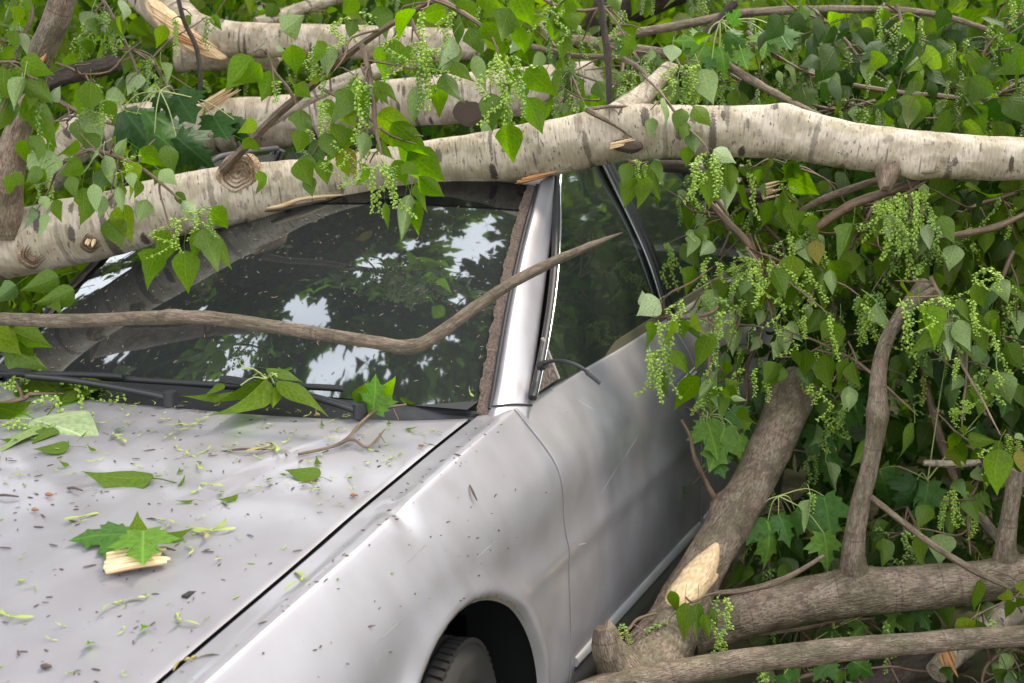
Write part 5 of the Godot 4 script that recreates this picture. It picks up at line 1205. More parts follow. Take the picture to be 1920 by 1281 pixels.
	leafy("leafy_branch", "tuft of strings with dark and pale leaves at the top of the forked limb", [Vector3(1.537, 1.133, -1.362), Vector3(1.559, 1.106, -1.322), Vector3(1.584, 1.064, -1.302), Vector3(1.608, 0.991, -1.275), Vector3(1.63, 0.927, -1.271)], [0.005, 0.0045, 0.004, 0.003, 0.002], [[Vector3(1.553, 1.034, -1.254), Vector3(1.561, 0.968, -1.23), 0.95, "leaf_blue"], [Vector3(1.596, 1.041, -1.255), Vector3(1.596, 0.952, -1.256), 0.85, "leaf_white"], [Vector3(1.615, 1.048, -1.25), Vector3(1.646, 0.971, -1.255), 0.8, "leaf_pale"], [Vector3(1.658, 1.054, -1.324), Vector3(1.677, 0.953, -1.302), 0.8, "leaf_mid"], [Vector3(1.636, 1.075, -1.336), Vector3(1.653, 0.984, -1.328), 0.6, "leaf_mid"], [Vector3(1.689, 1.069, -1.303), Vector3(1.702, 1.002, -1.302), 0.8, "leaf_mid"], [Vector3(1.705, 1.05, -1.297), Vector3(1.71, 0.993, -1.295), 0.75, "leaf_bright"], [Vector3(1.704, 1.141, -1.299), Vector3(1.726, 1.08, -1.314), 0.9, "leaf_pale"], [Vector3(1.616, 1.095, -1.282), Vector3(1.639, 1.034, -1.263), 0.8, "leaf_deep"], [Vector3(1.65, 1.134, -1.293), Vector3(1.676, 1.068, -1.307), 0.9, "leaf_mid"]], [[Vector3(1.579, 1.109, -1.22), 0.088], [Vector3(1.582, 1.1, -1.275), 0.082], [Vector3(1.567, 1.097, -1.253), 0.069], [Vector3(1.592, 1.095, -1.277), 0.086], [Vector3(1.603, 1.088, -1.244), 0.066], [Vector3(1.559, 1.094, -1.233), 0.053], [Vector3(1.623, 0.966, -1.204), 0.055], [Vector3(1.643, 1.101, -1.252), 0.108], [Vector3(1.649, 1.07, -1.284), 0.093], [Vector3(1.682, 1.168, -1.339), 0.080], [Vector3(1.676, 1.171, -1.265), 0.065], [Vector3(1.698, 1.166, -1.265), 0.052]], 5, 4, 121)
	leafy("leafy_branch", "thin red twig with strings and leaves hanging free over the dark gap", [Vector3(1.627, 0.945, -1.384), Vector3(1.632, 0.882, -1.362), Vector3(1.629, 0.819, -1.336), Vector3(1.63, 0.77, -1.316)], [0.004, 0.0035, 0.003, 0.002], [[Vector3(1.669, 0.863, -1.374), Vector3(1.663, 0.788, -1.353), 0.9, "leaf_mid"], [Vector3(1.682, 0.878, -1.333), Vector3(1.711, 0.851, -1.33), 0.8, "leaf_deep"], [Vector3(1.635, 0.852, -1.377), Vector3(1.648, 0.804, -1.351), 0.6, "leaf_mid"], [Vector3(1.618, 0.747, -1.338), Vector3(1.603, 0.694, -1.336), 0.9, "leaf_bright"], [Vector3(1.649, 0.759, -1.28), Vector3(1.718, 0.742, -1.295), 0.8, "leaf_mid"], [Vector3(1.633, 0.773, -1.314), Vector3(1.637, 0.744, -1.322), 0.7, "leaf_yellow"], [Vector3(1.624, 0.722, -1.342), Vector3(1.645, 0.657, -1.359), 0.7, "leaf_bright"]], [[Vector3(1.633, 0.85, -1.273), 0.072], [Vector3(1.622, 0.838, -1.298), 0.051], [Vector3(1.636, 0.834, -1.335), 0.063], [Vector3(1.615, 0.826, -1.274), 0.034]], 1, 2, 122)
	leafy("leafy_branch", "leafy sprig with pale tassels beside the pale broken twig", [Vector3(1.78, 0.667, -1.524), Vector3(1.729, 0.682, -1.494), Vector3(1.693, 0.68, -1.467), Vector3(1.668, 0.669, -1.455)], [0.004, 0.0035, 0.003, 0.002], [[Vector3(1.749, 0.729, -1.455), Vector3(1.776, 0.709, -1.444), 0.9, "leaf_pale"], [Vector3(1.718, 0.701, -1.459), Vector3(1.682, 0.675, -1.438), 0.8, "leaf_mid"], [Vector3(1.644, 0.658, -1.437), Vector3(1.675, 0.689, -1.435), 0.7, "leaf_bright"], [Vector3(1.609, 0.605, -1.41), Vector3(1.635, 0.556, -1.43), 0.9, "leaf_blue"], [Vector3(1.65, 0.623, -1.461), Vector3(1.682, 0.584, -1.486), 0.8, "leaf_pale"], [Vector3(1.675, 0.623, -1.472), Vector3(1.705, 0.63, -1.507), 0.9, "leaf_blue"], [Vector3(1.698, 0.686, -1.399), Vector3(1.724, 0.642, -1.418), 0.9, "leaf_mid"]], [[Vector3(1.73, 0.721, -1.467), 0.063], [Vector3(1.749, 0.706, -1.476), 0.049], [Vector3(1.711, 0.68, -1.483), 0.056], [Vector3(1.698, 0.695, -1.421), 0.042]], 4, 5, 123)
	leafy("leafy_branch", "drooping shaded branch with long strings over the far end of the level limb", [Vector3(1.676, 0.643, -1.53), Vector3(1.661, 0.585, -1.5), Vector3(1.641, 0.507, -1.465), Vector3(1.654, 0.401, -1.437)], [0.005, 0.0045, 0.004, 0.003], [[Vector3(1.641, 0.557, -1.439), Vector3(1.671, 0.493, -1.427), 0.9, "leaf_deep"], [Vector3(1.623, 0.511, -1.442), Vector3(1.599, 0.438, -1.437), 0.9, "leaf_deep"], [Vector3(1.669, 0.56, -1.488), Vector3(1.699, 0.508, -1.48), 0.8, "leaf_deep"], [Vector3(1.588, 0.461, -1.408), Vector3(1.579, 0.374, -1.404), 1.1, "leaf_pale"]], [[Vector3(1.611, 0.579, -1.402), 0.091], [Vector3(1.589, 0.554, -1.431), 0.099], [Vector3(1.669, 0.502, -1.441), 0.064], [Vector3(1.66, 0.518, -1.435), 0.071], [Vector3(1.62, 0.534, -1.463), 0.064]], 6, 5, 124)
	leafy("leafy_branch", "small drooping leaves and a string hung over the near end of the level limb", [Vector3(1.127, 0.418, -0.909), Vector3(1.099, 0.416, -0.875), Vector3(1.08, 0.409, -0.843), Vector3(1.064, 0.426, -0.828)], [0.003, 0.003, 0.0025, 0.002], [[Vector3(1.02, 0.426, -0.857), Vector3(1.048, 0.38, -0.838), 0.7, "leaf_bright"], [Vector3(1.069, 0.419, -0.812), Vector3(1.074, 0.33, -0.787), 0.6, "leaf_mid"], [Vector3(1.098, 0.419, -0.821), Vector3(1.094, 0.333, -0.802), 0.6, "leaf_deep"], [Vector3(1.128, 0.406, -0.832), Vector3(1.142, 0.356, -0.829), 0.5, "leaf_deep"], [Vector3(1.029, 0.356, -0.859), Vector3(0.99, 0.352, -0.856), 0.8, "leaf_yellow"], [Vector3(1.114, 0.399, -0.811), Vector3(1.133, 0.344, -0.79), 0.6, "leaf_mid"]], [[Vector3(1.138, 0.429, -0.865), 0.085], [Vector3(1.159, 0.44, -0.824), 0.090], [Vector3(1.137, 0.389, -0.845), 0.084], [Vector3(1.154, 0.344, -0.865), 0.059], [Vector3(1.14, 0.316, -0.863), 0.046]], 0, 1, 125)
	leafy("leafy_branch", "reddish twig stub with a green bud tuft on the broken knob of the scraped limb", [Vector3(0.999, 0.386, -0.804), Vector3(0.971, 0.387, -0.748), Vector3(0.961, 0.375, -0.719), Vector3(0.947, 0.365, -0.7)], [0.004, 0.0045, 0.004, 0.002], [], [[Vector3(0.967, 0.39, -0.669), 0.029], [Vector3(0.957, 0.361, -0.731), 0.032], [Vector3(0.957, 0.385, -0.668), 0.019]], 0, 1, 126)
	leafy("leafy_branch", "bright yellow-green leaves hanging in at the edge beside the short upright limb", [Vector3(1.819, 0.409, -1.266), Vector3(1.791, 0.387, -1.238), Vector3(1.769, 0.372, -1.215)], [0.003, 0.003, 0.002], [[Vector3(1.774, 0.388, -1.211), Vector3(1.733, 0.381, -1.196), 0.9, "leaf_yellow"], [Vector3(1.782, 0.37, -1.207), Vector3(1.755, 0.338, -1.174), 0.9, "leaf_bright"], [Vector3(1.791, 0.422, -1.217), Vector3(1.806, 0.377, -1.197), 0.9, "leaf_yellow"], [Vector3(1.803, 0.365, -1.268), Vector3(1.774, 0.337, -1.257), 1.0, "leaf_bright"]], [], 4, 1, 127)

	# the hanging heap: long boughs under and behind the log, each with its own leaves
	var heap := [
		["wall of leaves just under the log at the edge of the photo", [Vector3(1.749, 1.328, -1.758), Vector3(1.671, 1.3, -1.741), Vector3(1.592, 1.271, -1.734), Vector3(1.523, 1.21, -1.748)], 16, 9, 201],
		["hanging bough with a dense curtain of strings below the log's scar", [Vector3(1.431, 1.338, -1.669), Vector3(1.443, 1.291, -1.642), Vector3(1.442, 1.237, -1.609), Vector3(1.433, 1.168, -1.591)], 11, 22, 202],
		["hanging bough with a curtain of strings beside the reddish branch", [Vector3(1.35, 1.294, -1.748), Vector3(1.325, 1.24, -1.693), Vector3(1.298, 1.186, -1.648), Vector3(1.288, 1.115, -1.629)], 14, 14, 203],
		["shaded bough of drooping leaves behind the upright forked limb", [Vector3(1.346, 1.136, -1.713), Vector3(1.376, 1.077, -1.714), Vector3(1.42, 1.019, -1.72), Vector3(1.439, 0.932, -1.71)], 14, 8, 204],
		["shaded bough of leaves between the scraped limb and the forked limb", [Vector3(1.239, 1.017, -1.677), Vector3(1.257, 0.93, -1.666), Vector3(1.291, 0.813, -1.657), Vector3(1.252, 0.722, -1.643)], 14, 8, 205],
		["bough of leaves hanging behind the twig over the dark gap", [Vector3(1.71, 1.169, -1.653), Vector3(1.688, 1.101, -1.63), Vector3(1.652, 1.015, -1.63), Vector3(1.683, 0.9, -1.641)], 14, 8, 206],
		["bough hanging at the edge of the photo above the dark gap", [Vector3(1.767, 1.197, -1.793), Vector3(1.747, 1.085, -1.762), Vector3(1.734, 0.973, -1.733), Vector3(1.753, 0.821, -1.765)], 12, 5, 207],
		["leafy bough filling the shade behind the car's rear door", [Vector3(1.039, 0.892, -1.643), Vector3(1.015, 0.818, -1.618), Vector3(1.021, 0.715, -1.599), Vector3(0.985, 0.612, -1.563)], 16, 6, 208],
		["leafy bough over the car's rear window behind the strings", [Vector3(0.805, 1.342, -1.803), Vector3(0.866, 1.279, -1.816), Vector3(0.926, 1.207, -1.771), Vector3(0.915, 1.124, -1.694)], 14, 6, 209],
		["bough of broad leaves under the torn limb end", [Vector3(0.963, 1.272, -1.745), Vector3(1.027, 1.213, -1.738), Vector3(1.094, 1.142, -1.718), Vector3(1.083, 1.046, -1.639)], 15, 12, 210],
		["pale undersides of leaves on a bough above the log's scars", [Vector3(0.889, 1.757, -2.09), Vector3(0.959, 1.7, -2.075), Vector3(1.059, 1.643, -2.061), Vector3(1.154, 1.61, -2.062)], 14, 8, 211],
		["hanging bough with strings above the log's bend", [Vector3(1.054, 1.819, -2.228), Vector3(1.137, 1.752, -2.227), Vector3(1.207, 1.671, -2.207), Vector3(1.25, 1.576, -2.15)], 16, 9, 212],
		["leafy bough above the log under the long thin grey branch", [Vector3(1.295, 1.83, -2.332), Vector3(1.332, 1.749, -2.309), Vector3(1.401, 1.667, -2.288), Vector3(1.442, 1.572, -2.231)], 16, 10, 213],
		["leafy bough at the upper corner of the photo", [Vector3(1.692, 1.834, -2.39), Vector3(1.636, 1.773, -2.354), Vector3(1.569, 1.695, -2.288), Vector3(1.548, 1.603, -2.226)], 16, 7, 214],
		["bough of leaves with hanging strings along the top of the log's far end", [Vector3(1.726, 1.631, -2.197), Vector3(1.66, 1.587, -2.127), Vector3(1.594, 1.544, -2.068), Vector3(1.528, 1.501, -2.009)], 16, 9, 215],
		["dark leafy bough right above the log beside the slim brown branch", [Vector3(1.29, 1.549, -1.996), Vector3(1.239, 1.535, -1.939), Vector3(1.187, 1.53, -1.893), Vector3(1.101, 1.554, -1.862)], 13, 8, 216],
		["maple-shaded bough between the stub and the knobbly branch", [Vector3(0.758, 1.68, -1.964), Vector3(0.839, 1.647, -1.969), Vector3(0.922, 1.599, -1.961), Vector3(0.96, 1.561, -1.936)], 13, 5, 217],
		["leafy twigs behind the dark upright twig above the log", [Vector3(0.286, 1.801, -1.9), Vector3(0.355, 1.719, -1.857), Vector3(0.422, 1.639, -1.813), Vector3(0.472, 1.569, -1.765)], 14, 8, 218],
		["leafy twigs with strings beside the cut stub above the log", [Vector3(0.513, 1.767, -2.099), Vector3(0.518, 1.684, -2.029), Vector3(0.523, 1.62, -1.963), Vector3(0.5, 1.559, -1.83)], 13, 8, 219],
		["curtain of bright leaves above the cut stub, under the dark slanting limb", [Vector3(0.342, 1.887, -1.72), Vector3(0.403, 1.84, -1.736), Vector3(0.475, 1.823, -1.763), Vector3(0.561, 1.837, -1.802)], 12, 6, 220],
		["blurry leafy branch at the top corner above the rising limb", [Vector3(-1.199, 1.942, -1.301), Vector3(-1.149, 1.861, -1.306), Vector3(-1.173, 1.765, -1.275), Vector3(-1.199, 1.686, -1.248)], 16, 5, 221],
		["blurry leafy branch hanging between the rising limb and the torn log", [Vector3(-1.104, 1.934, -1.561), Vector3(-1.052, 1.849, -1.565), Vector3(-0.999, 1.747, -1.566), Vector3(-0.963, 1.663, -1.564)], 18, 6, 222],
		["blurry leafy bough with drooping leaves left of the scarred log", [Vector3(-1.079, 1.749, -1.644), Vector3(-0.997, 1.714, -1.671), Vector3(-0.961, 1.661, -1.675), Vector3(-0.926, 1.609, -1.679)], 9, 1, 223],
		["leafy bough between the short log end and the arching sprig", [Vector3(-0.921, 1.59, -1.125), Vector3(-0.847, 1.55, -1.148), Vector3(-0.759, 1.518, -1.179), Vector3(-0.657, 1.493, -1.217)], 16, 3, 224],
		["bright leafy branch above the upper log", [Vector3(-1.308, 2.005, -2.594), Vector3(-1.209, 1.942, -2.623), Vector3(-1.072, 1.898, -2.672), Vector3(-0.937, 1.896, -2.728)], 16, 3, 226],
		["leafy sprig lying low between the level limb and the low limb", [Vector3(1.149, 0.195, -1.215), Vector3(1.251, 0.207, -1.26), Vector3(1.353, 0.226, -1.307), Vector3(1.43, 0.231, -1.341)], 14, 2, 228],
		["leafy sprig on the ground under the low limb", [Vector3(1.209, 0.113, -1.079), Vector3(1.307, 0.144, -1.127), Vector3(1.405, 0.149, -1.17)], 12, 1, 229],
		["leafy sprig at the lowest corner beside the pale scaly log", [Vector3(1.81, 0.148, -1.429), Vector3(1.758, 0.163, -1.41), Vector3(1.71, 0.123, -1.382), Vector3(1.7, 0.069, -1.366)], 14, 1, 230],
		["shaded sprig standing behind the level limb's middle", [Vector3(1.475, 0.297, -1.595), Vector3(1.497, 0.383, -1.622), Vector3(1.466, 0.456, -1.623)], 12, 1, 231],
		["shaded sprig at the foot of the scraped limb", [Vector3(1.146, 0.296, -1.345), Vector3(1.142, 0.367, -1.358), Vector3(1.177, 0.45, -1.39), Vector3(1.16, 0.521, -1.397)], 12, 2, 232],
	]
	for h in heap:
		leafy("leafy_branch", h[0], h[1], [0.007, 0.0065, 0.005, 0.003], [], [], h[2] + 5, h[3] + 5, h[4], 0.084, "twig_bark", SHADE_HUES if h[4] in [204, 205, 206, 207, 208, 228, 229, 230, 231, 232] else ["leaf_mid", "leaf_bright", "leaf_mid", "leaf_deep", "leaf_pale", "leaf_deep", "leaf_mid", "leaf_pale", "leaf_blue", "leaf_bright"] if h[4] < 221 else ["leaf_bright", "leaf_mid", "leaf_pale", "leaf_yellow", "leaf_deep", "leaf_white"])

	leafy("leafy_branch", "thick curtain of long green strings hanging from the reddish branch below the log", [Vector3(1.501, 1.361, -1.483), Vector3(1.459, 1.332, -1.459), Vector3(1.407, 1.318, -1.456)], [0.004, 0.004, 0.003], [[Vector3(1.515, 1.255, -1.457), Vector3(1.52, 1.188, -1.452), 0.7, "leaf_white"], [Vector3(1.399, 1.283, -1.426), Vector3(1.391, 1.217, -1.407), 0.8, "leaf_mid"], [Vector3(1.429, 1.284, -1.422), Vector3(1.429, 1.205, -1.402), 0.6, "leaf_pale"]], [[Vector3(1.401, 1.315, -1.425), 0.089], [Vector3(1.412, 1.321, -1.423), 0.136], [Vector3(1.418, 1.321, -1.457), 0.112], [Vector3(1.431, 1.326, -1.435), 0.156], [Vector3(1.447, 1.332, -1.394), 0.143], [Vector3(1.45, 1.329, -1.448), 0.171], [Vector3(1.465, 1.336, -1.418), 0.138], [Vector3(1.468, 1.334, -1.47), 0.168], [Vector3(1.486, 1.342, -1.409), 0.154], [Vector3(1.493, 1.343, -1.438), 0.137], [Vector3(1.499, 1.345, -1.472), 0.122], [Vector3(1.423, 1.314, -1.387), 0.069], [Vector3(1.437, 1.31, -1.436), 0.097], [Vector3(1.456, 1.315, -1.449), 0.132], [Vector3(1.475, 1.321, -1.462), 0.098], [Vector3(1.505, 1.338, -1.491), 0.089], [Vector3(1.396, 1.31, -1.398), 0.053], [Vector3(1.456, 1.3, -1.397), 0.138], [Vector3(1.472, 1.292, -1.413), 0.117]], 3, 2, 241)
	leafy("leafy_branch", "strings and small leaves crowding between the thin branch and the grey branch tip", [Vector3(1.051, 1.173, -1.452), Vector3(1.108, 1.161, -1.452), Vector3(1.162, 1.132, -1.469)], [0.004, 0.004, 0.003], [[Vector3(1.059, 1.127, -1.478), Vector3(1.049, 1.041, -1.467), 0.7, "leaf_deep"], [Vector3(1.117, 1.1, -1.48), Vector3(1.133, 1.019, -1.448), 0.7, "leaf_mid"]], [[Vector3(1.065, 1.165, -1.403), 0.101], [Vector3(1.085, 1.166, -1.382), 0.112], [Vector3(1.086, 1.156, -1.438), 0.089], [Vector3(1.111, 1.16, -1.392), 0.106], [Vector3(1.124, 1.157, -1.397), 0.118], [Vector3(1.121, 1.144, -1.47), 0.102], [Vector3(1.137, 1.143, -1.465), 0.106], [Vector3(1.16, 1.143, -1.426), 0.107], [Vector3(1.171, 1.136, -1.438), 0.108], [Vector3(1.105, 1.132, -1.451), 0.131], [Vector3(1.135, 1.12, -1.443), 0.131], [Vector3(1.102, 1.138, -1.402), 0.108]], 5, 3, 242)

	# maple sprigs mixed in
	var maples := [
		["maple sprig with broad dark leaves behind the arching sprig", "maple", Vector3(-0.525, 1.617, -1.077), [[Vector3(-0.566, 1.567, -1.049), Vector3(-0.471, 1.491, -1.018)], [Vector3(-0.514, 1.604, -1.134), Vector3(-0.436, 1.535, -1.098)], [Vector3(-0.538, 1.603, -1.068), Vector3(-0.496, 1.573, -1.08)], [Vector3(-0.443, 1.546, -1.207), Vector3(-0.375, 1.483, -1.168)], [Vector3(-0.386, 1.53, -1.228), Vector3(-0.362, 1.474, -1.227)], [Vector3(-0.502, 1.503, -1.008), Vector3(-0.424, 1.444, -1.029)], [Vector3(-0.619, 1.568, -1.027), Vector3(-0.521, 1.496, -0.998)], [Vector3(-0.583, 1.553, -1.039), Vector3(-0.607, 1.485, -1.015)], [Vector3(-0.447, 1.494, -1.029), Vector3(-0.369, 1.428, -1.049)]], "maple"],
		["bright maple sprig on the knobbly branch above the log", "maple", Vector3(0.865, 1.784, -1.865), [[Vector3(0.84, 1.726, -1.809), Vector3(0.782, 1.739, -1.765)], [Vector3(0.834, 1.716, -1.804), Vector3(0.814, 1.661, -1.763)], [Vector3(0.901, 1.775, -1.845), Vector3(0.925, 1.811, -1.841)], [Vector3(0.891, 1.753, -1.836), Vector3(0.94, 1.724, -1.829)], [Vector3(0.877, 1.711, -1.821), Vector3(0.906, 1.655, -1.8)], [Vector3(0.934, 1.699, -1.843), Vector3(0.955, 1.654, -1.821)], [Vector3(0.995, 1.743, -1.911), Vector3(1.002, 1.693, -1.849)], [Vector3(1.023, 1.758, -1.926), Vector3(1.065, 1.704, -1.877)], [Vector3(0.863, 1.678, -1.787), Vector3(0.85, 1.648, -1.775)]], "maple_bright"],
		["large light maple leaves against the car's rear door", "maple", Vector3(0.963, 0.723, -1.411), [[Vector3(0.968, 0.719, -1.368), Vector3(1.008, 0.651, -1.327)], [Vector3(1.015, 0.704, -1.384), Vector3(0.992, 0.611, -1.334)], [Vector3(1.049, 0.682, -1.394), Vector3(1.064, 0.631, -1.368)], [Vector3(0.992, 0.634, -1.36), Vector3(1.02, 0.582, -1.34)], [Vector3(1.021, 0.741, -1.417), Vector3(1.07, 0.705, -1.397)]], "maple_bright"],
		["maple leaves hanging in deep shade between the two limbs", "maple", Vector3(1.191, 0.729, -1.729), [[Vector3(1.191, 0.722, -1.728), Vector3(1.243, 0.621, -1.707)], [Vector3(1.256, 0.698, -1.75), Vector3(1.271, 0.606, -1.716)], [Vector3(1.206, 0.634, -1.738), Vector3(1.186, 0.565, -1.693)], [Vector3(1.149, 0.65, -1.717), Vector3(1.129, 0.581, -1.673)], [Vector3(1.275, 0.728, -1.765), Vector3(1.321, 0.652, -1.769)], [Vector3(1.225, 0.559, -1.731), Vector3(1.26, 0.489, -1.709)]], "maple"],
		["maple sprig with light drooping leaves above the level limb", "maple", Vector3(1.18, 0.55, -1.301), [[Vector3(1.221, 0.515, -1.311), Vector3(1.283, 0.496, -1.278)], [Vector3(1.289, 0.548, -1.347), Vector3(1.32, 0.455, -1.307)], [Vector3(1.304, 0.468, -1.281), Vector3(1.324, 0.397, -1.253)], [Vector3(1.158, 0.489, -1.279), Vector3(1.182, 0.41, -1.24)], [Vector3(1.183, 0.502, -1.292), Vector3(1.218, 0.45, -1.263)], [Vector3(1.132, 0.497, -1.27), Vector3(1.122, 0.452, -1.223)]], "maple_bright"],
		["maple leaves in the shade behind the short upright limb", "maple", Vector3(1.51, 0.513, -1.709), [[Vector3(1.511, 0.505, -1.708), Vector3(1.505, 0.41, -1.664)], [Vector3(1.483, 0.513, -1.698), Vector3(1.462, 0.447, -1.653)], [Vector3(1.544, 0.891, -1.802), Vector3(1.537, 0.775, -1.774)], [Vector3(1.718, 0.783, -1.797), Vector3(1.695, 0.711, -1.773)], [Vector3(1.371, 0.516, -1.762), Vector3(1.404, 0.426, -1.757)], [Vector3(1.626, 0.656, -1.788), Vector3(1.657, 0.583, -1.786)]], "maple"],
		["light maple leaves between the level limb and the lowest limb", "maple", Vector3(1.333, 0.217, -1.264), [[Vector3(1.343, 0.225, -1.247), Vector3(1.339, 0.207, -1.198)], [Vector3(1.536, 0.275, -1.34), Vector3(1.567, 0.235, -1.322)], [Vector3(1.268, 0.196, -0.989), Vector3(1.306, 0.15, -0.996)], [Vector3(1.414, 0.204, -1.108), Vector3(1.465, 0.175, -1.123)], [Vector3(1.366, 0.205, -1.087), Vector3(1.332, 0.167, -1.065)], [Vector3(1.499, 0.262, -1.321), Vector3(1.463, 0.222, -1.298)], [Vector3(1.409, 0.229, -1.298), Vector3(1.388, 0.204, -1.262)]], "maple_bright"],
	]
	rng.seed = 77
	for m in maples:
		var o := thing("maple_sprig", m[0], "branch", m[2], "maple sprigs caught in the heap")
		var s := Shape.new()
		for a in m[3]:
			limb(s, [m[2], (m[2] as Vector3).lerp(a[0], 0.6) + Vector3(0, 0.02, 0), a[0]], [0.0022, 0.0016, 0.0012], 4, 8, 0.0, [], 0.5, false, m[2])
		put("twig", s.mesh(), M["stalk"], o)
		for a in m[3]:
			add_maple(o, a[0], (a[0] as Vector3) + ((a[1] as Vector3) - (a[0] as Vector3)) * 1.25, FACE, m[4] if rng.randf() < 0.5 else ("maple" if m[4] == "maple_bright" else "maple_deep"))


const SHADE_HUES := ["leaf_painted_shadow", "leaf_deep", "leaf_painted_shadow", "leaf_deep", "leaf_blue", "leaf_painted_shadow", "leaf_pale"]  # darker leaf colours put the heap's lower shade into the leaves


# ---------------------------------------------------------------- what nobody could count
func scatter(called: String, label: String, m: Mesh, material: String, boxes: Array, n: int, sd: int, size: float, gap: float, keep: Callable, droop := 0.8, freq := 1.1) -> void:
	rng.seed = sd
	var noise := FastNoiseLite.new()
	noise.seed = sd
	noise.frequency = freq
	var where: Array[Transform3D] = []
	var tint := PackedColorArray()
	var total := 0.0
	for b in boxes:
		total += b[1].x * b[1].y * b[1].z
	for b in boxes:
		var want := int(n * b[1].x * b[1].y * b[1].z / total)
		var tries := 0
		var have := 0
		while have < want and tries < want * 12:
			tries += 1
			var p: Vector3 = b[0] + Vector3(rng.randf() * b[1].x, rng.randf() * b[1].y, rng.randf() * b[1].z)
			var w := noise.get_noise_3d(p.x, p.y, p.z)
			if w < gap or not keep.call(p):
				continue
			have += 1
			var yaw := rng.randf_range(-1.9, 1.9)
			var face := Vector3(sin(yaw) * 0.8, rng.randf_range(-0.2, 0.9), cos(yaw))
			var y := Vector3(rng.randf_range(-1, 1), -droop * rng.randf_range(0.2, 1.6), rng.randf_range(-0.6, 1)).normalized()
			var q := towards(y, face, rng.randf_range(-0.6, 0.6))
			var k := size * rng.randf_range(0.7, 1.2)
			where.append(Transform3D(q.scaled_local(Vector3(k, k, k)), p))
			var h := rng.randf()
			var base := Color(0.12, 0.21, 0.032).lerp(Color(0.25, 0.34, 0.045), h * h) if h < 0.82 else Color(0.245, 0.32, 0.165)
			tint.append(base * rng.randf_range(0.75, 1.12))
	var mm := MultiMesh.new()
	mm.transform_format = MultiMesh.TRANSFORM_3D
	mm.use_colors = true
	mm.mesh = m
	mm.instance_count = where.size()
	for i in where.size():
		mm.set_instance_transform(i, where[i])
		mm.set_instance_color(i, tint[i])
	var o := MultiMeshInstance3D.new()
	o.name = called
	o.multimesh = mm
	o.material_override = M[material]
	add_child(o)
	tag(o, label, "leaves", "", "stuff")


func foliage() -> void:
	var away := func(p: Vector3) -> bool:
		# clear of the car, and behind the boughs
		if absf(p.x) < 0.93 and p.y < 1.42 and p.z > -3.8:
			return false
		return true
	var hollow := func(p: Vector3) -> bool:
		if p.y < 0.85 + 0.12 * sin(p.x * 5.0) and p.z > -3.3:
			return sin(p.x * 91.0 + p.y * 57.0 + p.z * 33.0) > 0.9
		return true
	scatter("heap_leaves", "mass of green leaves in the fallen crown beside the car", leaf_shapes[1], "leaf_painted_shade", [[Vector3(0.95, 0.05, -4.6), Vector3(3.6, 1.75, 2.9)]], 7000, 31, 0.088, -0.12, hollow)
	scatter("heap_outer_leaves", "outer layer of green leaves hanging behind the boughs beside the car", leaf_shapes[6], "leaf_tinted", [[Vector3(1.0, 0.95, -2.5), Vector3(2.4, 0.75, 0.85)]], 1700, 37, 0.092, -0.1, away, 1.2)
	scatter("heap_shade_leaves", "leaves low in the shade round the big brown limbs", leaf_shapes[2], "leaf_painted_shade", [[Vector3(1.15, 0.02, -1.75), Vector3(2.4, 0.42, 0.6)], [Vector3(0.95, 0.02, -2.2), Vector3(2.6, 0.9, 0.5)]], 900, 32, 0.088, -0.05, away)
	scatter("roof_leaves", "mass of green leaves in the fallen crown behind the logs", leaf_shapes[0], "leaf_far", [[Vector3(-2.6, 1.45, -5.9), Vector3(5.6, 0.95, 3.2)], [Vector3(-4.4, 0.4, -5.7), Vector3(3.3, 2.0, 3.2)], [Vector3(-4.2, 0.2, -2.6), Vector3(2.2, 1.5, 1.4)]], 14500, 33, 0.09, -0.05, away)
	scatter("maple_leaves", "maple leaves caught among the poplar leaves of the fallen crown", maple_shapes[0], "leaf_painted_shade", [[Vector3(0.98, 0.05, -3.4), Vector3(2.6, 1.1, 1.6)], [Vector3(-2.4, 1.35, -4.4), Vector3(1.7, 0.7, 2.0)]], 700, 34, 0.12, -0.1, away)
	scatter("ground_leaves", "leaves strewn over the ground round the car", leaf_shapes[3], "leaf_tinted", [[Vector3(-4.0, 0.006, -6.0), Vector3(9.0, 0.03, 8.5)]], 5200, 35, 0.08, -0.2, func(p: Vector3) -> bool: return absf(p.x) > 0.9 or p.z > 1.1 or p.z < -3.8, 0.05)
	# strings among the leaves of the mass
	scatter("heap_strings", "green seed strings hanging through the leaves of the heap", catkin_hang(), "catkin_tinted", [[Vector3(0.98, 0.75, -2.5), Vector3(2.4, 0.9, 0.9)], [Vector3(-1.6, 1.5, -3.6), Vector3(4.2, 0.7, 1.2)]], 900, 36, 0.10, 0.0, away, 30.0)


func catkin_hang() -> Mesh:
	var s := Shape.new()
	var src: ArrayMesh = catkin_shapes[0]
	var a := src.surface_get_arrays(0)
	s.v = a[Mesh.ARRAY_VERTEX]
	for k in s.v.size():
		s.v[k] = Vector3(s.v[k].x, -s.v[k].y, -s.v[k].z)
	s.t = a[Mesh.ARRAY_TEX_UV]
	s.f = a[Mesh.ARRAY_INDEX]
	return s.mesh()


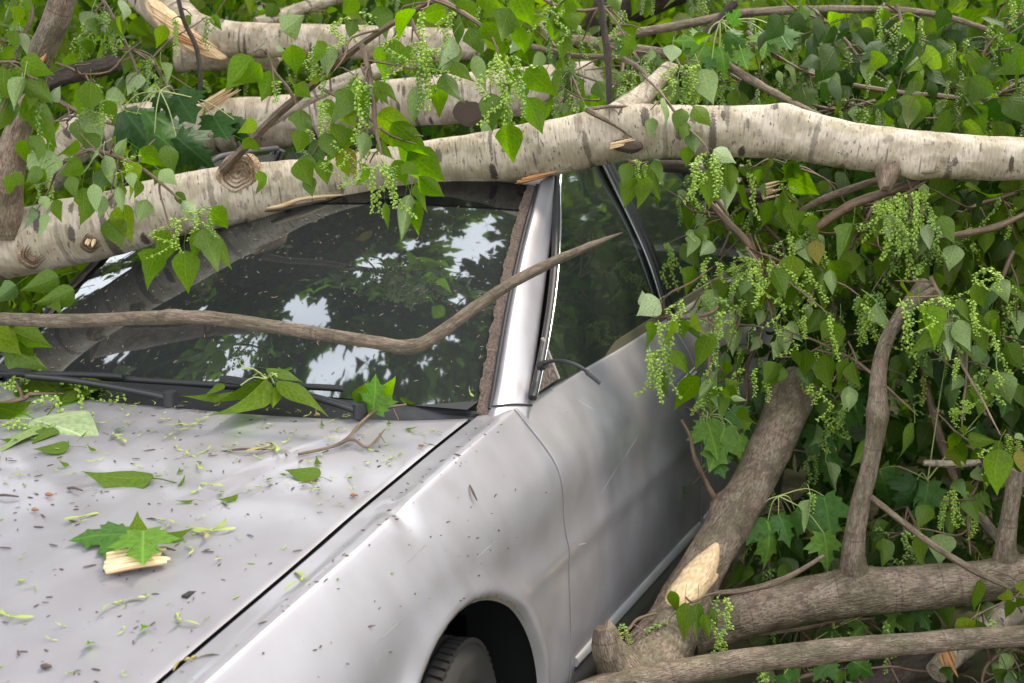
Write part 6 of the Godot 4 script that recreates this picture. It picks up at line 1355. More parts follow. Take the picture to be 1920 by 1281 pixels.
# ---------------------------------------------------------------- ground, trees further off
func setting() -> void:
	var g := Shape.new()
	var noise := FastNoiseLite.new()
	noise.frequency = 0.4
	var fn := func(a: float, b: float) -> Vector3:
		var x := lerpf(-1.0, 1.0, a)
		var z := lerpf(-1.0, 1.0, b)
		x = signf(x) * pow(absf(x), 2.2) * 90.0
		z = signf(z) * pow(absf(z), 2.2) * 90.0
		var far := smoothstep(2.5, 6.0, Vector2(x, z + 1.0).length())
		return Vector3(x, -0.005 + 0.12 * far * noise.get_noise_2d(x, z), z)
	var gm := patch(fn, 120, 120, true)
	for k in gm.t.size():
		gm.t[k] = Vector2(gm.v[k].x, gm.v[k].z) * 0.5
	tag(put("ground", gm.mesh(), M["ground"], self), "trodden earth and grass under the car and the trees", "ground", "", "structure")
	# trees further off, left over of the row that the fallen ones stood in
	var rows := [
		["broad dark green tree standing behind the pale logs", -4.2, -9.4, 4.9, 2.4, 51],
		["green tree standing behind the branch stub", 0.4, -10.8, 5.4, 2.6, 52],
		["bushy green tree standing behind the hanging heap", 4.6, -9.9, 4.8, 2.4, 53],
		["bright green tree standing far behind the rising limb", -8.6, -10.4, 5.2, 2.7, 54],
		["dark green tree standing beyond the heap at the car's side", 7.6, -6.5, 5.6, 2.4, 55],
		["leaning green tree whose crown hangs over the car's far side", -5.6, -3.4, 8.4, 3.3, 56],
		["green tree at the kerb beyond the heap", 6.8, 0.5, 7.5, 2.3, 57],
	]
	for r in rows:
		tree(r[0], Vector3(r[1], 0, r[2]), r[3], r[4], r[5])
	# undergrowth along the row
	for e in [["bushy shrub at the far side of the car", Vector3(-4.6, 0, -1.2), 78], ["shrub beyond the thick end of the log", Vector3(-5.4, 0, 1.2), 79], ["shrub standing off the car's far front corner", Vector3(-6.2, 0, 3.6), 80]]:
		shrub(e[0], e[1], 2.4, 1.3, e[2])
	for k in 11:
		var x := -9.0 + k * 1.75
		shrub(SHRUBS[k], Vector3(x, 0, -7.0 - 0.8 * sin(k * 2.1)), 3.0 + 0.5 * sin(k * 1.7), 1.3, 70 + k)


const SHRUBS := ["bright shrub farthest from the heap beyond the rising limb", "loose green shrub beyond the rising limb, second of its row", "green shrub behind the top of the torn log", "tall loose shrub behind the middle of the torn log", "shrub behind the slanting leafy twig", "shrub behind the spray with thick strings", "shrub seen under the dark slanting limb", "dark shrub behind the bright maple sprig", "shrub behind the long thin grey branch", "shrub behind the boughs above the log's far end", "shrub at the far end of the row beyond the heap"]


func cloud_of_leaves(center: Vector3, r: Vector3, n: int, sd: int, size: float, gaps := []) -> MultiMesh:
	rng.seed = sd
	var noise := FastNoiseLite.new()
	noise.seed = sd
	noise.frequency = 0.9 / r.x * 1.4 if gaps.is_empty() else 0.8
	var where: Array[Transform3D] = []
	var tint := PackedColorArray()
	var tries := 0
	while where.size() < n and tries < n * 15:
		tries += 1
		var d := Vector3(rng.randf_range(-1, 1), rng.randf_range(-1, 1), rng.randf_range(-1, 1))
		var e := d.length()
		if e > 1.0 or e < 0.2:
			continue
		var p := d * r
		if noise.get_noise_3d(p.x, p.y, p.z) + 0.25 * (1.0 - e) < (-0.02 if gaps.is_empty() else -0.30):
			continue
		var skip := false
		for g in gaps:
			var w: Vector3 = center + p - Vector3(0.1, 1.1, -0.7)
			if w.normalized().distance_to(g[0].normalized()) < g[1] * (1.0 + 0.6 * noise.get_noise_3d(w.x * 3.0, w.y, w.z * 3.0)):
				skip = true
		if skip:
			continue
		var y := (d + Vector3(rng.randf_range(-1, 1), -0.9, rng.randf_range(-1, 1))).normalized()
		var q := towards(y, Vector3(rng.randf_range(-1, 1), rng.randf_range(0, 1), rng.randf_range(-1, 1)).normalized() + d * 0.6, 0.0)
		var k := size * rng.randf_range(0.6, 1.2)
		where.append(Transform3D(q.scaled_local(Vector3(k, k, k)), p))
		tint.append(Color(0.115, 0.215, 0.04).lerp(Color(0.2, 0.30, 0.055), rng.randf()) * rng.randf_range(0.7, 1.1))
	var mm := MultiMesh.new()
	mm.transform_format = MultiMesh.TRANSFORM_3D
	mm.use_colors = true
	mm.mesh = leaf_shapes[2]
	mm.instance_count = where.size()
	for i in where.size():
		mm.set_instance_transform(i, where[i])
		mm.set_instance_color(i, tint[i])
	return mm


func tree(label: String, at: Vector3, tall: float, wide: float, sd: int) -> void:
	var o := thing("standing_tree", label, "tree", at, "trees standing behind")
	rng.seed = sd
	var s := Shape.new()
	var lean := Vector3(rng.randf_range(-0.3, 0.3), 0, rng.randf_range(-0.3, 0.3))
	var path := [at, at + Vector3(0.05, tall * 0.25, 0) + lean * 0.3, at + Vector3(-0.05, tall * 0.55, 0.1) + lean, at + Vector3(0, tall * 0.9, 0) + lean * 1.3]
	limb(s, path, [0.17, 0.13, 0.09, 0.02], 14, 24, 0.12, [], 1.4, true, at)
	for k in 9:
		var q := 0.3 + 0.065 * k
		var p := spline(path, q)
		var a := k * 2.4 + sd
		var d := Vector3(cos(a), 0.35, sin(a)) * wide * rng.randf_range(0.5, 0.85)
		limb(s, [p, p + d * 0.5 + Vector3(0, 0.15, 0), p + d], [0.055, 0.035, 0.012], 7, 8, 0.1, [], 1.4, true, at)
	put("trunk", s.mesh(), M["brown_bark"], o)
	var crown := MultiMeshInstance3D.new()
	crown.name = "crown"
	var hang := sd == 56
	var c := Vector3(0, tall * (0.6 if tall > 6.0 else 0.54), 0) + lean
	if hang:
		c += Vector3(2.2, 0.4, 1.8)
	var r := Vector3(wide * (1.5 if hang else 1.0), tall * (0.20 if hang else 0.47), wide * (0.8 if hang else 1.0))
	crown.multimesh = cloud_of_leaves(at + c, r, 5200 if not hang else 24000, sd, 0.21 if not hang else 0.19, GAPS if hang else [])
	crown.position = c
	crown.material_override = M["leaf_far"]
	o.add_child(crown)
	crown.set_meta("kind", "stuff")


# openings in the crown over the car, where the sky looks through
const GAPS := [[Vector3(-0.378, 0.926, -0.021), 0.067], [Vector3(-0.421, 0.906, -0.048), 0.053], [Vector3(-0.279, 0.941, -0.191), 0.062], [Vector3(-0.252, 0.937, -0.241), 0.048], [Vector3(-0.535, 0.842, 0.069), 0.076], [Vector3(-0.562, 0.823, 0.087), 0.053], [Vector3(-0.280, 0.953, 0.115), 0.059], [Vector3(-0.194, 0.978, 0.069), 0.044], [Vector3(-0.064, 0.933, -0.353), 0.070], [Vector3(-0.069, 0.964, -0.258), 0.046], [Vector3(-0.065, 0.897, -0.438), 0.042], [Vector3(-0.021, 0.986, -0.165), 0.035], [Vector3(-0.808, 0.470, -0.356), 0.060], [Vector3(-0.770, 0.635, -0.068), 0.040], [Vector3(-0.646, 0.758, -0.086), 0.024], [Vector3(-0.207, 0.925, -0.320), 0.032]]


func shrub(label: String, at: Vector3, tall: float, wide: float, sd: int) -> void:
	var o := thing("shrub", label, "shrub", at, "shrubs along the row of trees")
	rng.seed = sd
	var s := Shape.new()
	for k in 5:
		var a := k * 1.3 + sd
		limb(s, [at, at + Vector3(cos(a) * 0.2, tall * 0.4, sin(a) * 0.2), at + Vector3(cos(a) * wide * 0.6, tall * 0.85, sin(a) * wide * 0.5)], [0.03, 0.02, 0.008], 6, 8, 0.1, [], 1.4, true, at)
	put("stem", s.mesh(), M["brown_bark"], o)
	var crown := MultiMeshInstance3D.new()
	crown.name = "foliage"
	crown.multimesh = cloud_of_leaves(at + Vector3(0, tall * 0.55, 0), Vector3(wide, tall * 0.55, wide * 0.9), 3200, sd, 0.15)
	crown.position = Vector3(0, tall * 0.55, 0)
	crown.material_override = M["leaf_far"]
	o.add_child(crown)
	crown.set_meta("kind", "stuff")

# ---------------------------------------------------------------- materials
func materials() -> void:
	bark_pale()
	bark_brown()
	var skin := leaf_skin()
	leaf_mat("leaf_mid", lin(0.27, 0.375, 0.042), Color(0.95, 1.15, 0.08), 0.42, skin)
	leaf_mat("leaf_bright", lin(0.38, 0.5, 0.042), Color(1.1, 1.3, 0.07), 0.42, skin)
	leaf_mat("leaf_yellow", lin(0.43, 0.52, 0.048), Color(1.05, 1.2, 0.07), 0.45, skin)
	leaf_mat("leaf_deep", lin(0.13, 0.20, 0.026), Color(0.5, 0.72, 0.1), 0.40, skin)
	leaf_mat("leaf_pale", lin(0.32, 0.4, 0.185), Color(0.5, 0.58, 0.18), 0.5, skin)
	leaf_mat("leaf_white", lin(0.42, 0.48, 0.30), Color(0.3, 0.35, 0.16), 0.5, skin)
	leaf_mat("leaf_blue", lin(0.13, 0.20, 0.065), Color(0.35, 0.5, 0.14), 0.30, skin)
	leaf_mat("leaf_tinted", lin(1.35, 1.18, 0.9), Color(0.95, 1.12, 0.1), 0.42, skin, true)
	leaf_mat("leaf_painted_shade", lin(0.44, 0.46, 0.46), Color(0.5, 0.8, 0.12), 0.42, skin, true)  # copy of the tinted leaf, darkened to paint shade into the heap
	leaf_mat("leaf_far", lin(1.75, 1.5, 0.85), Color(1.0, 1.15, 0.1), 0.42, skin, true)
	leaf_mat("leaf_worn", lin(0.34, 0.29, 0.06), Color(0.8, 0.7, 0.1), 0.5, skin)
	leaf_mat("leaf_painted_shadow", lin(0.055, 0.105, 0.02), Color(0.35, 0.55, 0.1), 0.42, skin)  # dark leaf colour standing in for deep shade on the lower boughs
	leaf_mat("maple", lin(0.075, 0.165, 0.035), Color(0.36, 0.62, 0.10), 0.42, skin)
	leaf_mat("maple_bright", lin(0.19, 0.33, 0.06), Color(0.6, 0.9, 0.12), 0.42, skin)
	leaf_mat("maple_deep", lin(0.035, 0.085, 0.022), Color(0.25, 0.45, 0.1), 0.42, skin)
	for k in [[1, 0.28, 0.25, 0.05, 0.1], [2, 0.18, -0.30, 0.08, -0.15], [3, 0.45, 0.45, 0.06, 0.2], [4, 0.10, 0.15, 0.10, -0.25], [5, 0.7, 0.2, 0.05, 0.05], [6, 0.22, -0.55, 0.09, 0.3], [7, 0.05, 0.9, 0.12, 0.1], [8, 0.6, -0.2, 0.16, -0.3], [9, 0.35, 0.6, 0.14, 0.45]]:
		leaf_shapes.append(leaf_shape(k[0], k[1], k[2], k[3], k[4]))
	for k in [[1, 0.12, 0.25], [2, 0.30, 0.45], [3, 0.2, -0.2], [4, 0.45, 0.8]]:
		maple_shapes.append(maple_shape(k[0], k[1], k[2]))
	for k in 6:
		catkin_shapes.append(catkin_shape(k + 3, [0.25, -0.3, 0.9, -0.1, -1.3, 0.6][k]))
	var glow := mat("catkin", lin(0.15, 0.25, 0.04), 0.5)
	glow.subsurf_scatter_enabled = true
	glow.subsurf_scatter_strength = 0.05
	mat("catkin_bright", lin(0.25, 0.37, 0.045), 0.5)
	var ct := mat("catkin_tinted", lin(1.0, 0.95, 0.9), 0.5)
	ct.vertex_color_use_as_albedo = true
	mat("stalk", lin(0.26, 0.30, 0.09), 0.5)
	mat("samara", lin(0.25, 0.30, 0.06), 0.5)
	mat("samara_old", lin(0.24, 0.21, 0.06), 0.55)
	# the car
	var grime := noise_tex(0.011, Color(0.90, 0.885, 0.88), Color(1, 1, 1), 5, 8)
	var haze := noise_tex(0.02, Color(0.44, 0.44, 0.44), Color(0.54, 0.54, 0.54), 4, 9)
	var p := mat("paint", lin(0.322, 0.311, 0.336), 1.0, 0.42)
	p.albedo_texture = grime
	p.roughness_texture = haze
	p.uv1_triplanar = true
	p.uv1_world_triplanar = true
	p.uv1_scale = Vector3(1.1, 1.1, 1.1)
	p.clearcoat_enabled = true
	p.clearcoat = 0.7
	p.clearcoat_roughness = 0.14
	mat("trim", lin(0.36, 0.36, 0.37), 0.38, 0.5)
	mat("handle_cup", lin(0.40, 0.40, 0.41), 0.45, 0.2)
	mat("chrome", lin(0.62, 0.62, 0.64), 0.18, 0.95)
	mat("chrome_dark", lin(0.20, 0.20, 0.21), 0.25, 0.8)
	mat("rubber", lin(0.022, 0.022, 0.023), 0.5)
	mat("black", lin(0.010, 0.010, 0.011), 0.6)
	var gb := mat("glass_black", lin(0.006, 0.006, 0.007), 0.05)
	gb.metallic_specular = 0.5
	mat("black_plastic", lin(0.018, 0.018, 0.02), 0.42)
	mat("belt_rubber", lin(0.075, 0.072, 0.045), 0.6)
	var seal := mat("old_seal", lin(0.17, 0.125, 0.10), 0.9)
	seal.albedo_texture = noise_tex(0.06, Color(0.35, 0.3, 0.28), Color(1, 1, 1), 4, 12, 256)
	seal.uv1_triplanar = true
	seal.uv1_scale = Vector3(9, 9, 9)
	var mp := mat("mirror_plate", lin(0.23, 0.18, 0.165), 0.7)
	mp.albedo_texture = seal.albedo_texture
	mp.uv1_triplanar = true
	mp.uv1_scale = Vector3(5, 5, 5)
	mat("pale_plastic", lin(0.36, 0.33, 0.30), 0.6)
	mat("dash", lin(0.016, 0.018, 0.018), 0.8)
	mat("cabin_green", lin(0.04, 0.075, 0.065), 0.6)
	mat("seat_cloth", lin(0.05, 0.052, 0.055), 0.9)
	var ds := mat("dark_sill", lin(0.07, 0.075, 0.065), 0.5, 0.2)  # sill toned darker and faintly green, with the grime mottling
	ds.albedo_texture = grime
	for g in [["glass_front", Color(lin(0.235, 0.245, 0.25), 0.10), 0.91], ["glass_side", Color(lin(0.13, 0.155, 0.135), 0.14), 0.80]]:
		var m := mat(g[0], g[1], 0.03, g[2])
		m.transparency = BaseMaterial3D.TRANSPARENCY_ALPHA
		m.metallic_specular = 0.5
	var ty := mat("tyre", lin(0.020, 0.0175, 0.016), 0.8)
	ty.albedo_texture = grime
	ty.uv1_triplanar = true
	mat("rim", lin(0.045, 0.044, 0.043), 0.5, 0.5)
	# wood
	var fibre := noise_tex(0.035, Color(0.80, 0.70, 0.56), Color(1, 0.98, 0.93), 4, 15, 256, Vector2(0.25, 2.0))
	for w in [["raw_wood", lin(0.80, 0.65, 0.48)], ["raw_yellow", lin(0.55, 0.38, 0.13)], ["raw_rust", lin(0.50, 0.27, 0.12)]]:
		var m := mat(w[0], w[1], 0.75)
		m.albedo_texture = fibre
		m.uv1_scale = Vector3(3, 1, 1)
	mat("wound_dark", lin(0.05, 0.032, 0.02), 0.85)
	var kb := mat("knot_bark", lin(1.9, 1.7, 1.5), 0.85)
	kb.albedo_texture = M["brown_bark"].albedo_texture
	kb.heightmap_enabled = true
	kb.heightmap_texture = M["brown_bark"].heightmap_texture
	kb.heightmap_scale = 0.4
	var sb := mat("scar_bark", lin(1.0, 0.9, 0.8), 0.85)
	sb.albedo_texture = M["brown_bark"].albedo_texture
	var gr := mat("ground", Color.WHITE, 0.95)
	gr.albedo_texture = noise_tex(0.03, Color(0.23, 0.19, 0.14), Color(0.34, 0.36, 0.2), 5, 21)
	mat("speck_brown", lin(0.07, 0.045, 0.035), 0.8)
	mat("speck_green", lin(0.20, 0.26, 0.05), 0.7)
	mat("bud_red", lin(0.23, 0.085, 0.04), 0.6)
	mat("scratch", lin(0.50, 0.48, 0.48), 0.5, 0.3)
	mat("mud", lin(0.22, 0.17, 0.115), 0.9)


# ---------------------------------------------------------------- small things on the car
func blade_on(o: Node3D, base: Vector3, tip: Vector3, w: float, hue: String, lift := 0.35, shape := 2, maple := false, called := "leaf") -> void:
	var up := Vector3(rng.randf_range(-0.25, 0.25), 1, 0.35).normalized()
	var n := base.distance_to(tip)
	var b := towards(tip - base, up, 0.0)
	b = Basis(b.x * n * w, b.y * n, b.z * n * lift)
	put(called, maple_shapes[shape] if maple else leaf_shapes[shape], M[hue], o, Transform3D(b, base - o.position))


func loose_leaf(label: String, base: Vector3, tip: Vector3, w: float, hue: String, lift := 0.4, shape := 2, maple := false) -> void:
	var o := thing("fallen_leaf", label, "leaf", base, "leaves fallen on the car")
	blade_on(o, base, tip, w, hue, lift, shape, maple, "blade")


# A maple key: one or two narrow wings on a nut, bent as they lie.
func key_mesh(bend: float, wings: int) -> ArrayMesh:
	var s := Shape.new()
	for side_ in wings:
		var f := 1.0 if side_ == 0 else -1.0
		var pts := PackedVector3Array()
		var uvs := PackedVector2Array()
		for i in 8:
			var q := i / 7.0
			var c := Vector3(f * q, bend * q * q, 0.10 * sin(q * PI))
			var w := 0.045 + 0.13 * smoothstep(0.2, 0.65, q) * (1.0 - smoothstep(0.8, 1.05, q))
			pts.append(c + Vector3(0, w * 0.4, 0.05))
			pts.append(c + Vector3(0, 0, 0.075 - 0.05 * q))
			pts.append(c + Vector3(0, -w, 0.02))
			for e in 3:
				uvs.append(Vector2(q, e * 0.5))
		s.sheet(pts, uvs, 8, 3, f < 0)
		limb(s, [Vector3(0, 0, 0.05), Vector3(f * 0.12, 0, 0.08), Vector3(f * 0.25, 0.01, 0.05)], [0.03, 0.075, 0.02], 6, 6)
	limb(s, [Vector3(0, 0, 0.05), Vector3(0.03, 0.15, 0.05), Vector3(0.0, 0.35, 0.02)], [0.014, 0.012, 0.010], 4, 4)
	return s.mesh()


func small_things() -> void:
	rng.seed = 404
	# clump of leaves on the wiper
	var at := hood_spot(Vector3(0.196, 0.919, -0.353))
	var o := thing("leaf_clump", "clump of long curled green leaves on pale stalks lying over the wiper and hood edge", "leaves", at)
	for a in [[Vector3(0.225, 0.984, -0.379), Vector3(0.139, 0.927, -0.298), 0.42, "leaf_bright", 0], [Vector3(0.236, 0.981, -0.361), Vector3(0.221, 0.92, -0.176), 0.55, "leaf_mid", 2], [Vector3(0.274, 0.987, -0.345), Vector3(0.409, 0.932, -0.335), 0.5, "leaf_mid", 5], [Vector3(0.213, 0.998, -0.399), Vector3(0.302, 0.975, -0.41), 0.5, "leaf_deep", 1], [Vector3(0.27, 0.972, -0.34), Vector3(0.296, 0.934, -0.288), 0.45, "leaf_yellow", 4], [Vector3(0.161, 0.951, -0.345), Vector3(0.052, 0.938, -0.297), 0.3, "leaf_mid", 0], [Vector3(0.127, 0.965, -0.356), Vector3(0.113, 0.948, -0.302), 0.6, "leaf_mid", 3]]:
		blade_on(o, a[0] + Vector3(0, 0.012, 0), a[1] + Vector3(0, 0.012, 0), a[2], a[3], 0.7, a[4])
	for k in 7:
		var e := Vector3(0.23, 0.99, -0.372)
		var s := Shape.new()
		var d := Vector3(rng.randf_range(-0.07, 0.09), rng.randf_range(-0.01, 0.02), rng.randf_range(-0.05, 0.06))
		limb(s, [e - at, e - at + d * 0.5 + Vector3(0, 0.012, 0), e - at + d], [0.0018, 0.0016, 0.0022], 5, 6)
		put("stalk", s.mesh(), M["stalk"], o)
	# pale leaves and strings at the far edge of the hood
	at = hood_spot(Vector3(-0.295, 0.904, -0.209))
	o = thing("leaf_clump", "clump of pale leaves and strings round a dark twig at the hood's far corner", "leaves", at)
	for a in [[Vector3(-0.238, 0.9, -0.144), Vector3(0.021, 0.896, -0.065), 0.75, "leaf_white"], [Vector3(-0.192, 0.898, -0.107), Vector3(-0.179, 0.881, 0.056), 0.6, "leaf_pale"], [Vector3(-0.289, 0.917, -0.369), Vector3(-0.372, 0.927, -0.557), 0.8, "leaf_mid"], [Vector3(-0.347, 0.914, -0.344), Vector3(-0.541, 0.913, -0.494), 0.8, "leaf_bright"], [Vector3(-0.26, 0.911, -0.259), Vector3(-0.342, 0.927, -0.536), 0.4, "leaf_mid"], [Vector3(-0.295, 0.9, -0.175), Vector3(-0.453, 0.9, -0.23), 0.8, "leaf_bright"], [Vector3(-0.146, 0.898, -0.105), Vector3(-0.132, 0.891, -0.021), 0.8, "leaf_deep"]]:
		blade_on(o, a[0] + Vector3(0, 0.018, 0), a[1] + Vector3(0, 0.014, 0), a[2], a[3], 0.6, rng.randi() % 4)
	for a in [[Vector3(-0.468, 0.907, -0.335), Vector3(-0.458, 0.918, -0.496)], [Vector3(-0.369, 0.916, -0.39), Vector3(-0.163, 0.915, -0.289)], [Vector3(-0.487, 0.921, -0.551), Vector3(-0.179, 0.911, -0.271)], [Vector3(-0.323, 0.907, -0.242), Vector3(-0.149, 0.903, -0.16)], [Vector3(-0.274, 0.893, -0.083), Vector3(-0.157, 0.899, -0.1)], [Vector3(-0.542, 0.905, -0.381), Vector3(-0.386, 0.909, -0.315)]]:
		var y := (a[1] as Vector3) - (a[0] as Vector3)
		var b := towards(-y, Vector3.UP, 0.0)
		put("string", catkin_shapes[rng.randi() % 4], M["catkin_bright"], o, Transform3D(Basis(b.x * 0.11, b.y * y.length(), b.z * 0.11), (a[0] as Vector3) + Vector3(0, 0.016, 0) - at))
	var tw := Shape.new()
	limb(tw, [Vector3(-0.45, 0.899, -0.209) - at + Vector3(0, 0.01, 0), Vector3(-0.388, 0.906, -0.281) - at + Vector3(0, 0.014, 0), Vector3(-0.386, 0.909, -0.315) - at + Vector3(0, 0.016, 0), Vector3(-0.31, 0.915, -0.338) - at + Vector3(0, 0.012, 0)], [0.005, 0.006, 0.005, 0.002], 7, 16, 0.2)
	limb(tw, [Vector3(-0.382, 0.906, -0.283) - at + Vector3(0, 0.016, 0), Vector3(-0.519, 0.909, -0.403) - at + Vector3(0, 0.03, 0), Vector3(-0.692, 0.905, -0.528) - at + Vector3(0, 0.04, 0)], [0.004, 0.0035, 0.003], 6, 10, 0.2)
	put("twig", tw.mesh(), M["twig_bark"], o)
	# leaves that hang in at the far edge below the bent branch
	o = thing("leafy_tuft", "yellow and green leaves at the windshield's far edge under the bent branch", "leaves", Vector3(-0.518, 1.038, -0.352))
	for a in [[Vector3(-0.498, 1.069, -0.334), Vector3(-0.436, 1.007, -0.348), 0.9, "leaf_yellow"], [Vector3(-0.477, 1.064, -0.364), Vector3(-0.383, 1.022, -0.395), 0.8, "leaf_mid"], [Vector3(-0.487, 1.027, -0.352), Vector3(-0.387, 0.975, -0.384), 0.7, "leaf_deep"], [Vector3(-0.511, 1.094, -0.334), Vector3(-0.443, 1.046, -0.331), 0.8, "leaf_yellow"], [Vector3(-0.471, 1.037, -0.372), Vector3(-0.419, 0.961, -0.378), 0.7, "leaf_bright"], [Vector3(-0.381, 1.147, -0.488), Vector3(-0.468, 1.114, -0.445), 0.7, "leaf_deep"], [Vector3(-0.44, 1.129, -0.46), Vector3(-0.402, 1.09, -0.468), 0.8, "leaf_mid"], [Vector3(-0.432, 1.177, -0.495), Vector3(-0.515, 1.146, -0.454), 0.8, "leaf_deep"], [Vector3(-0.549, 1.155, -0.474), Vector3(-0.607, 1.111, -0.44), 0.8, "leaf_blue"]]:
		add_leaf(o, a[0], a[1], a[2], a[3])
	# broad leaf standing on the glass
	o = thing("fallen_leaf", "folded broad light green leaf standing on the windshield's lower edge", "leaf", Vector3(0.443, 0.92, -0.469), "leaves fallen on the car")
	add_maple(o, Vector3(0.481, 0.93, -0.399), Vector3(0.488, 1.014, -0.408), Vector3(0.3, 0.45, 0.8), "maple_bright", "blade")
	add_leaf(o, Vector3(0.441, 0.954, -0.387), Vector3(0.464, 0.992, -0.416), 0.8, "leaf_bright", 0.0)
	add_leaf(o, Vector3(0.493, 0.944, -0.407), Vector3(0.526, 1.005, -0.433), 0.8, "leaf_bright", 0.0)
	# maple leaves and a chip of torn wood
	var c := hood_spot(Vector3(0.432, 0.819, 0.386), 0.006)
	o = thing("wood_chip", "flat chip of torn pale orange wood lying on the hood under maple leaves", "wood chip", c)
	var chip := Shape.new()
	for k in 11:
		var f := k / 10.0
		var a: Vector3 = hood_spot(Vector3(0.393, 0.816, 0.414)).lerp(hood_spot(Vector3(0.368, 0.826, 0.367)), f) - c + Vector3(rng.randf_range(-0.006, 0.006), 0.008 + rng.randf_range(0, 0.005), 0)
		var e: Vector3 = hood_spot(Vector3(0.478, 0.82, 0.355)).lerp(hood_spot(Vector3(0.447, 0.83, 0.321)), f) - c + Vector3(rng.randf_range(-0.012, 0.012), 0.008 + rng.randf_range(0, 0.006), 0)
		limb(chip, [a, a.lerp(e, 0.5) + Vector3(0, 0.003, 0), e], [0.004, 0.006, 0.0035], 6, 10, 0.4)
	put("chip", chip.mesh(), M["raw_wood"], o)
	loose_leaf("dark green maple leaf with toothed lobes lying left of the wood chip", hood_spot(Vector3(0.35, 0.836, 0.295), 0.012), hood_spot(Vector3(0.269, 0.829, 0.353), 0.022), 1.15, "maple", 0.7, 0, true)
	loose_leaf("small folded green leaf between the dark maple leaf and the twig bits", hood_spot(Vector3(0.384, 0.83, 0.337), 0.012), hood_spot(Vector3(0.353, 0.845, 0.258), 0.03), 0.9, "leaf_mid", 0.6, 2)
	loose_leaf("light green maple leaf resting on the wood chip", hood_spot(Vector3(0.405, 0.833, 0.316), 0.040), hood_spot(Vector3(0.468, 0.813, 0.405), 0.036), 0.95, "maple_bright", 0.25, 0, true)
	loose_leaf("round green leaf beside the yellow maple keys above the wood chip", hood_spot(Vector3(0.415, 0.842, 0.266), 0.012), hood_spot(Vector3(0.462, 0.839, 0.247), 0.018), 0.9, "leaf_mid", 0.7, 4)
	loose_leaf("long folded dark green leaf with a brown tip lying alone on the hood's middle", hood_spot(Vector3(0.261, 0.875, 0.092), 0.012), hood_spot(Vector3(0.124, 0.872, 0.129), 0.012), 0.8, "leaf_deep", 1.0, 0)
	loose_leaf("heart-shaped dark green leaf lying beside a maple key near the bare twig", hood_spot(Vector3(0.547, 0.878, -0.051), 0.006), hood_spot(Vector3(0.467, 0.881, -0.051), 0.012), 0.85, "leaf_deep", 0.5, 1)
	loose_leaf("small pointed green leaf left of the hood's crease", hood_spot(Vector3(0.446, 0.865, 0.082), 0.008), hood_spot(Vector3(0.426, 0.862, 0.125), 0.008), 0.5, "leaf_mid", 0.7, 2)
	loose_leaf("narrow green leaf scrap near the small pointed leaf", hood_spot(Vector3(0.382, 0.865, 0.132), 0.006), hood_spot(Vector3(0.355, 0.862, 0.155), 0.006), 0.3, "leaf_mid", 0.7, 0)
	loose_leaf("round dark leaf lying flat before the clump of pale leaves", hood_spot(Vector3(-0.024, 0.889, -0.011), 0.008), hood_spot(Vector3(-0.088, 0.887, 0.028), 0.010), 0.9, "leaf_deep", 0.4, 3)
	loose_leaf("small torn green leaf at the foot of the windshield by the pillar", Vector3(0.531, 0.922, -0.507) + Vector3(0, 0.006, 0), Vector3(0.491, 0.932, -0.503) + Vector3(0, 0.008, 0), 0.7, "leaf_bright", 0.5, 3)
	# the bare forked twig at the hood's rear edge
	var f0 := hood_spot(Vector3(0.45, 0.889, -0.134), 0.006)
	o = thing("forked_twig", "thin bare forked twig lying across the hood's rear corner", "twig", f0)
	var ft := Shape.new()
	limb(ft, [f0 - f0, hood_spot(Vector3(0.499, 0.897, -0.223), 0.008) - f0, hood_spot(Vector3(0.486, 0.905, -0.34), 0.012) - f0, hood_spot(Vector3(0.488, 0.909, -0.409), 0.018) - f0, hood_spot(Vector3(0.526, 0.913, -0.469), 0.02) - f0], [0.003, 0.0045, 0.004, 0.0034, 0.0018], 6, 24, 0.4)
	limb(ft, [hood_spot(Vector3(0.491, 0.894, -0.197), 0.008) - f0, hood_spot(Vector3(0.515, 0.894, -0.24), 0.012) - f0, hood_spot(Vector3(0.56, 0.893, -0.226), 0.008) - f0, hood_spot(Vector3(0.554, 0.898, -0.313), 0.016) - f0], [0.0028, 0.0036, 0.003, 0.0014], 6, 18, 0.4)
	limb(ft, [hood_spot(Vector3(0.514, 0.909, -0.43), 0.02) - f0, hood_spot(Vector3(0.548, 0.905, -0.389), 0.012) - f0], [0.0014, 0.0008], 5, 4)
	limb(ft, [hood_spot(Vector3(0.553, 0.896, -0.29), 0.014) - f0, hood_spot(Vector3(0.583, 0.891, -0.257), 0.01) - f0], [0.0014, 0.0008], 5, 4)
	put("stem", ft.mesh(), M["twig_bark"], o)
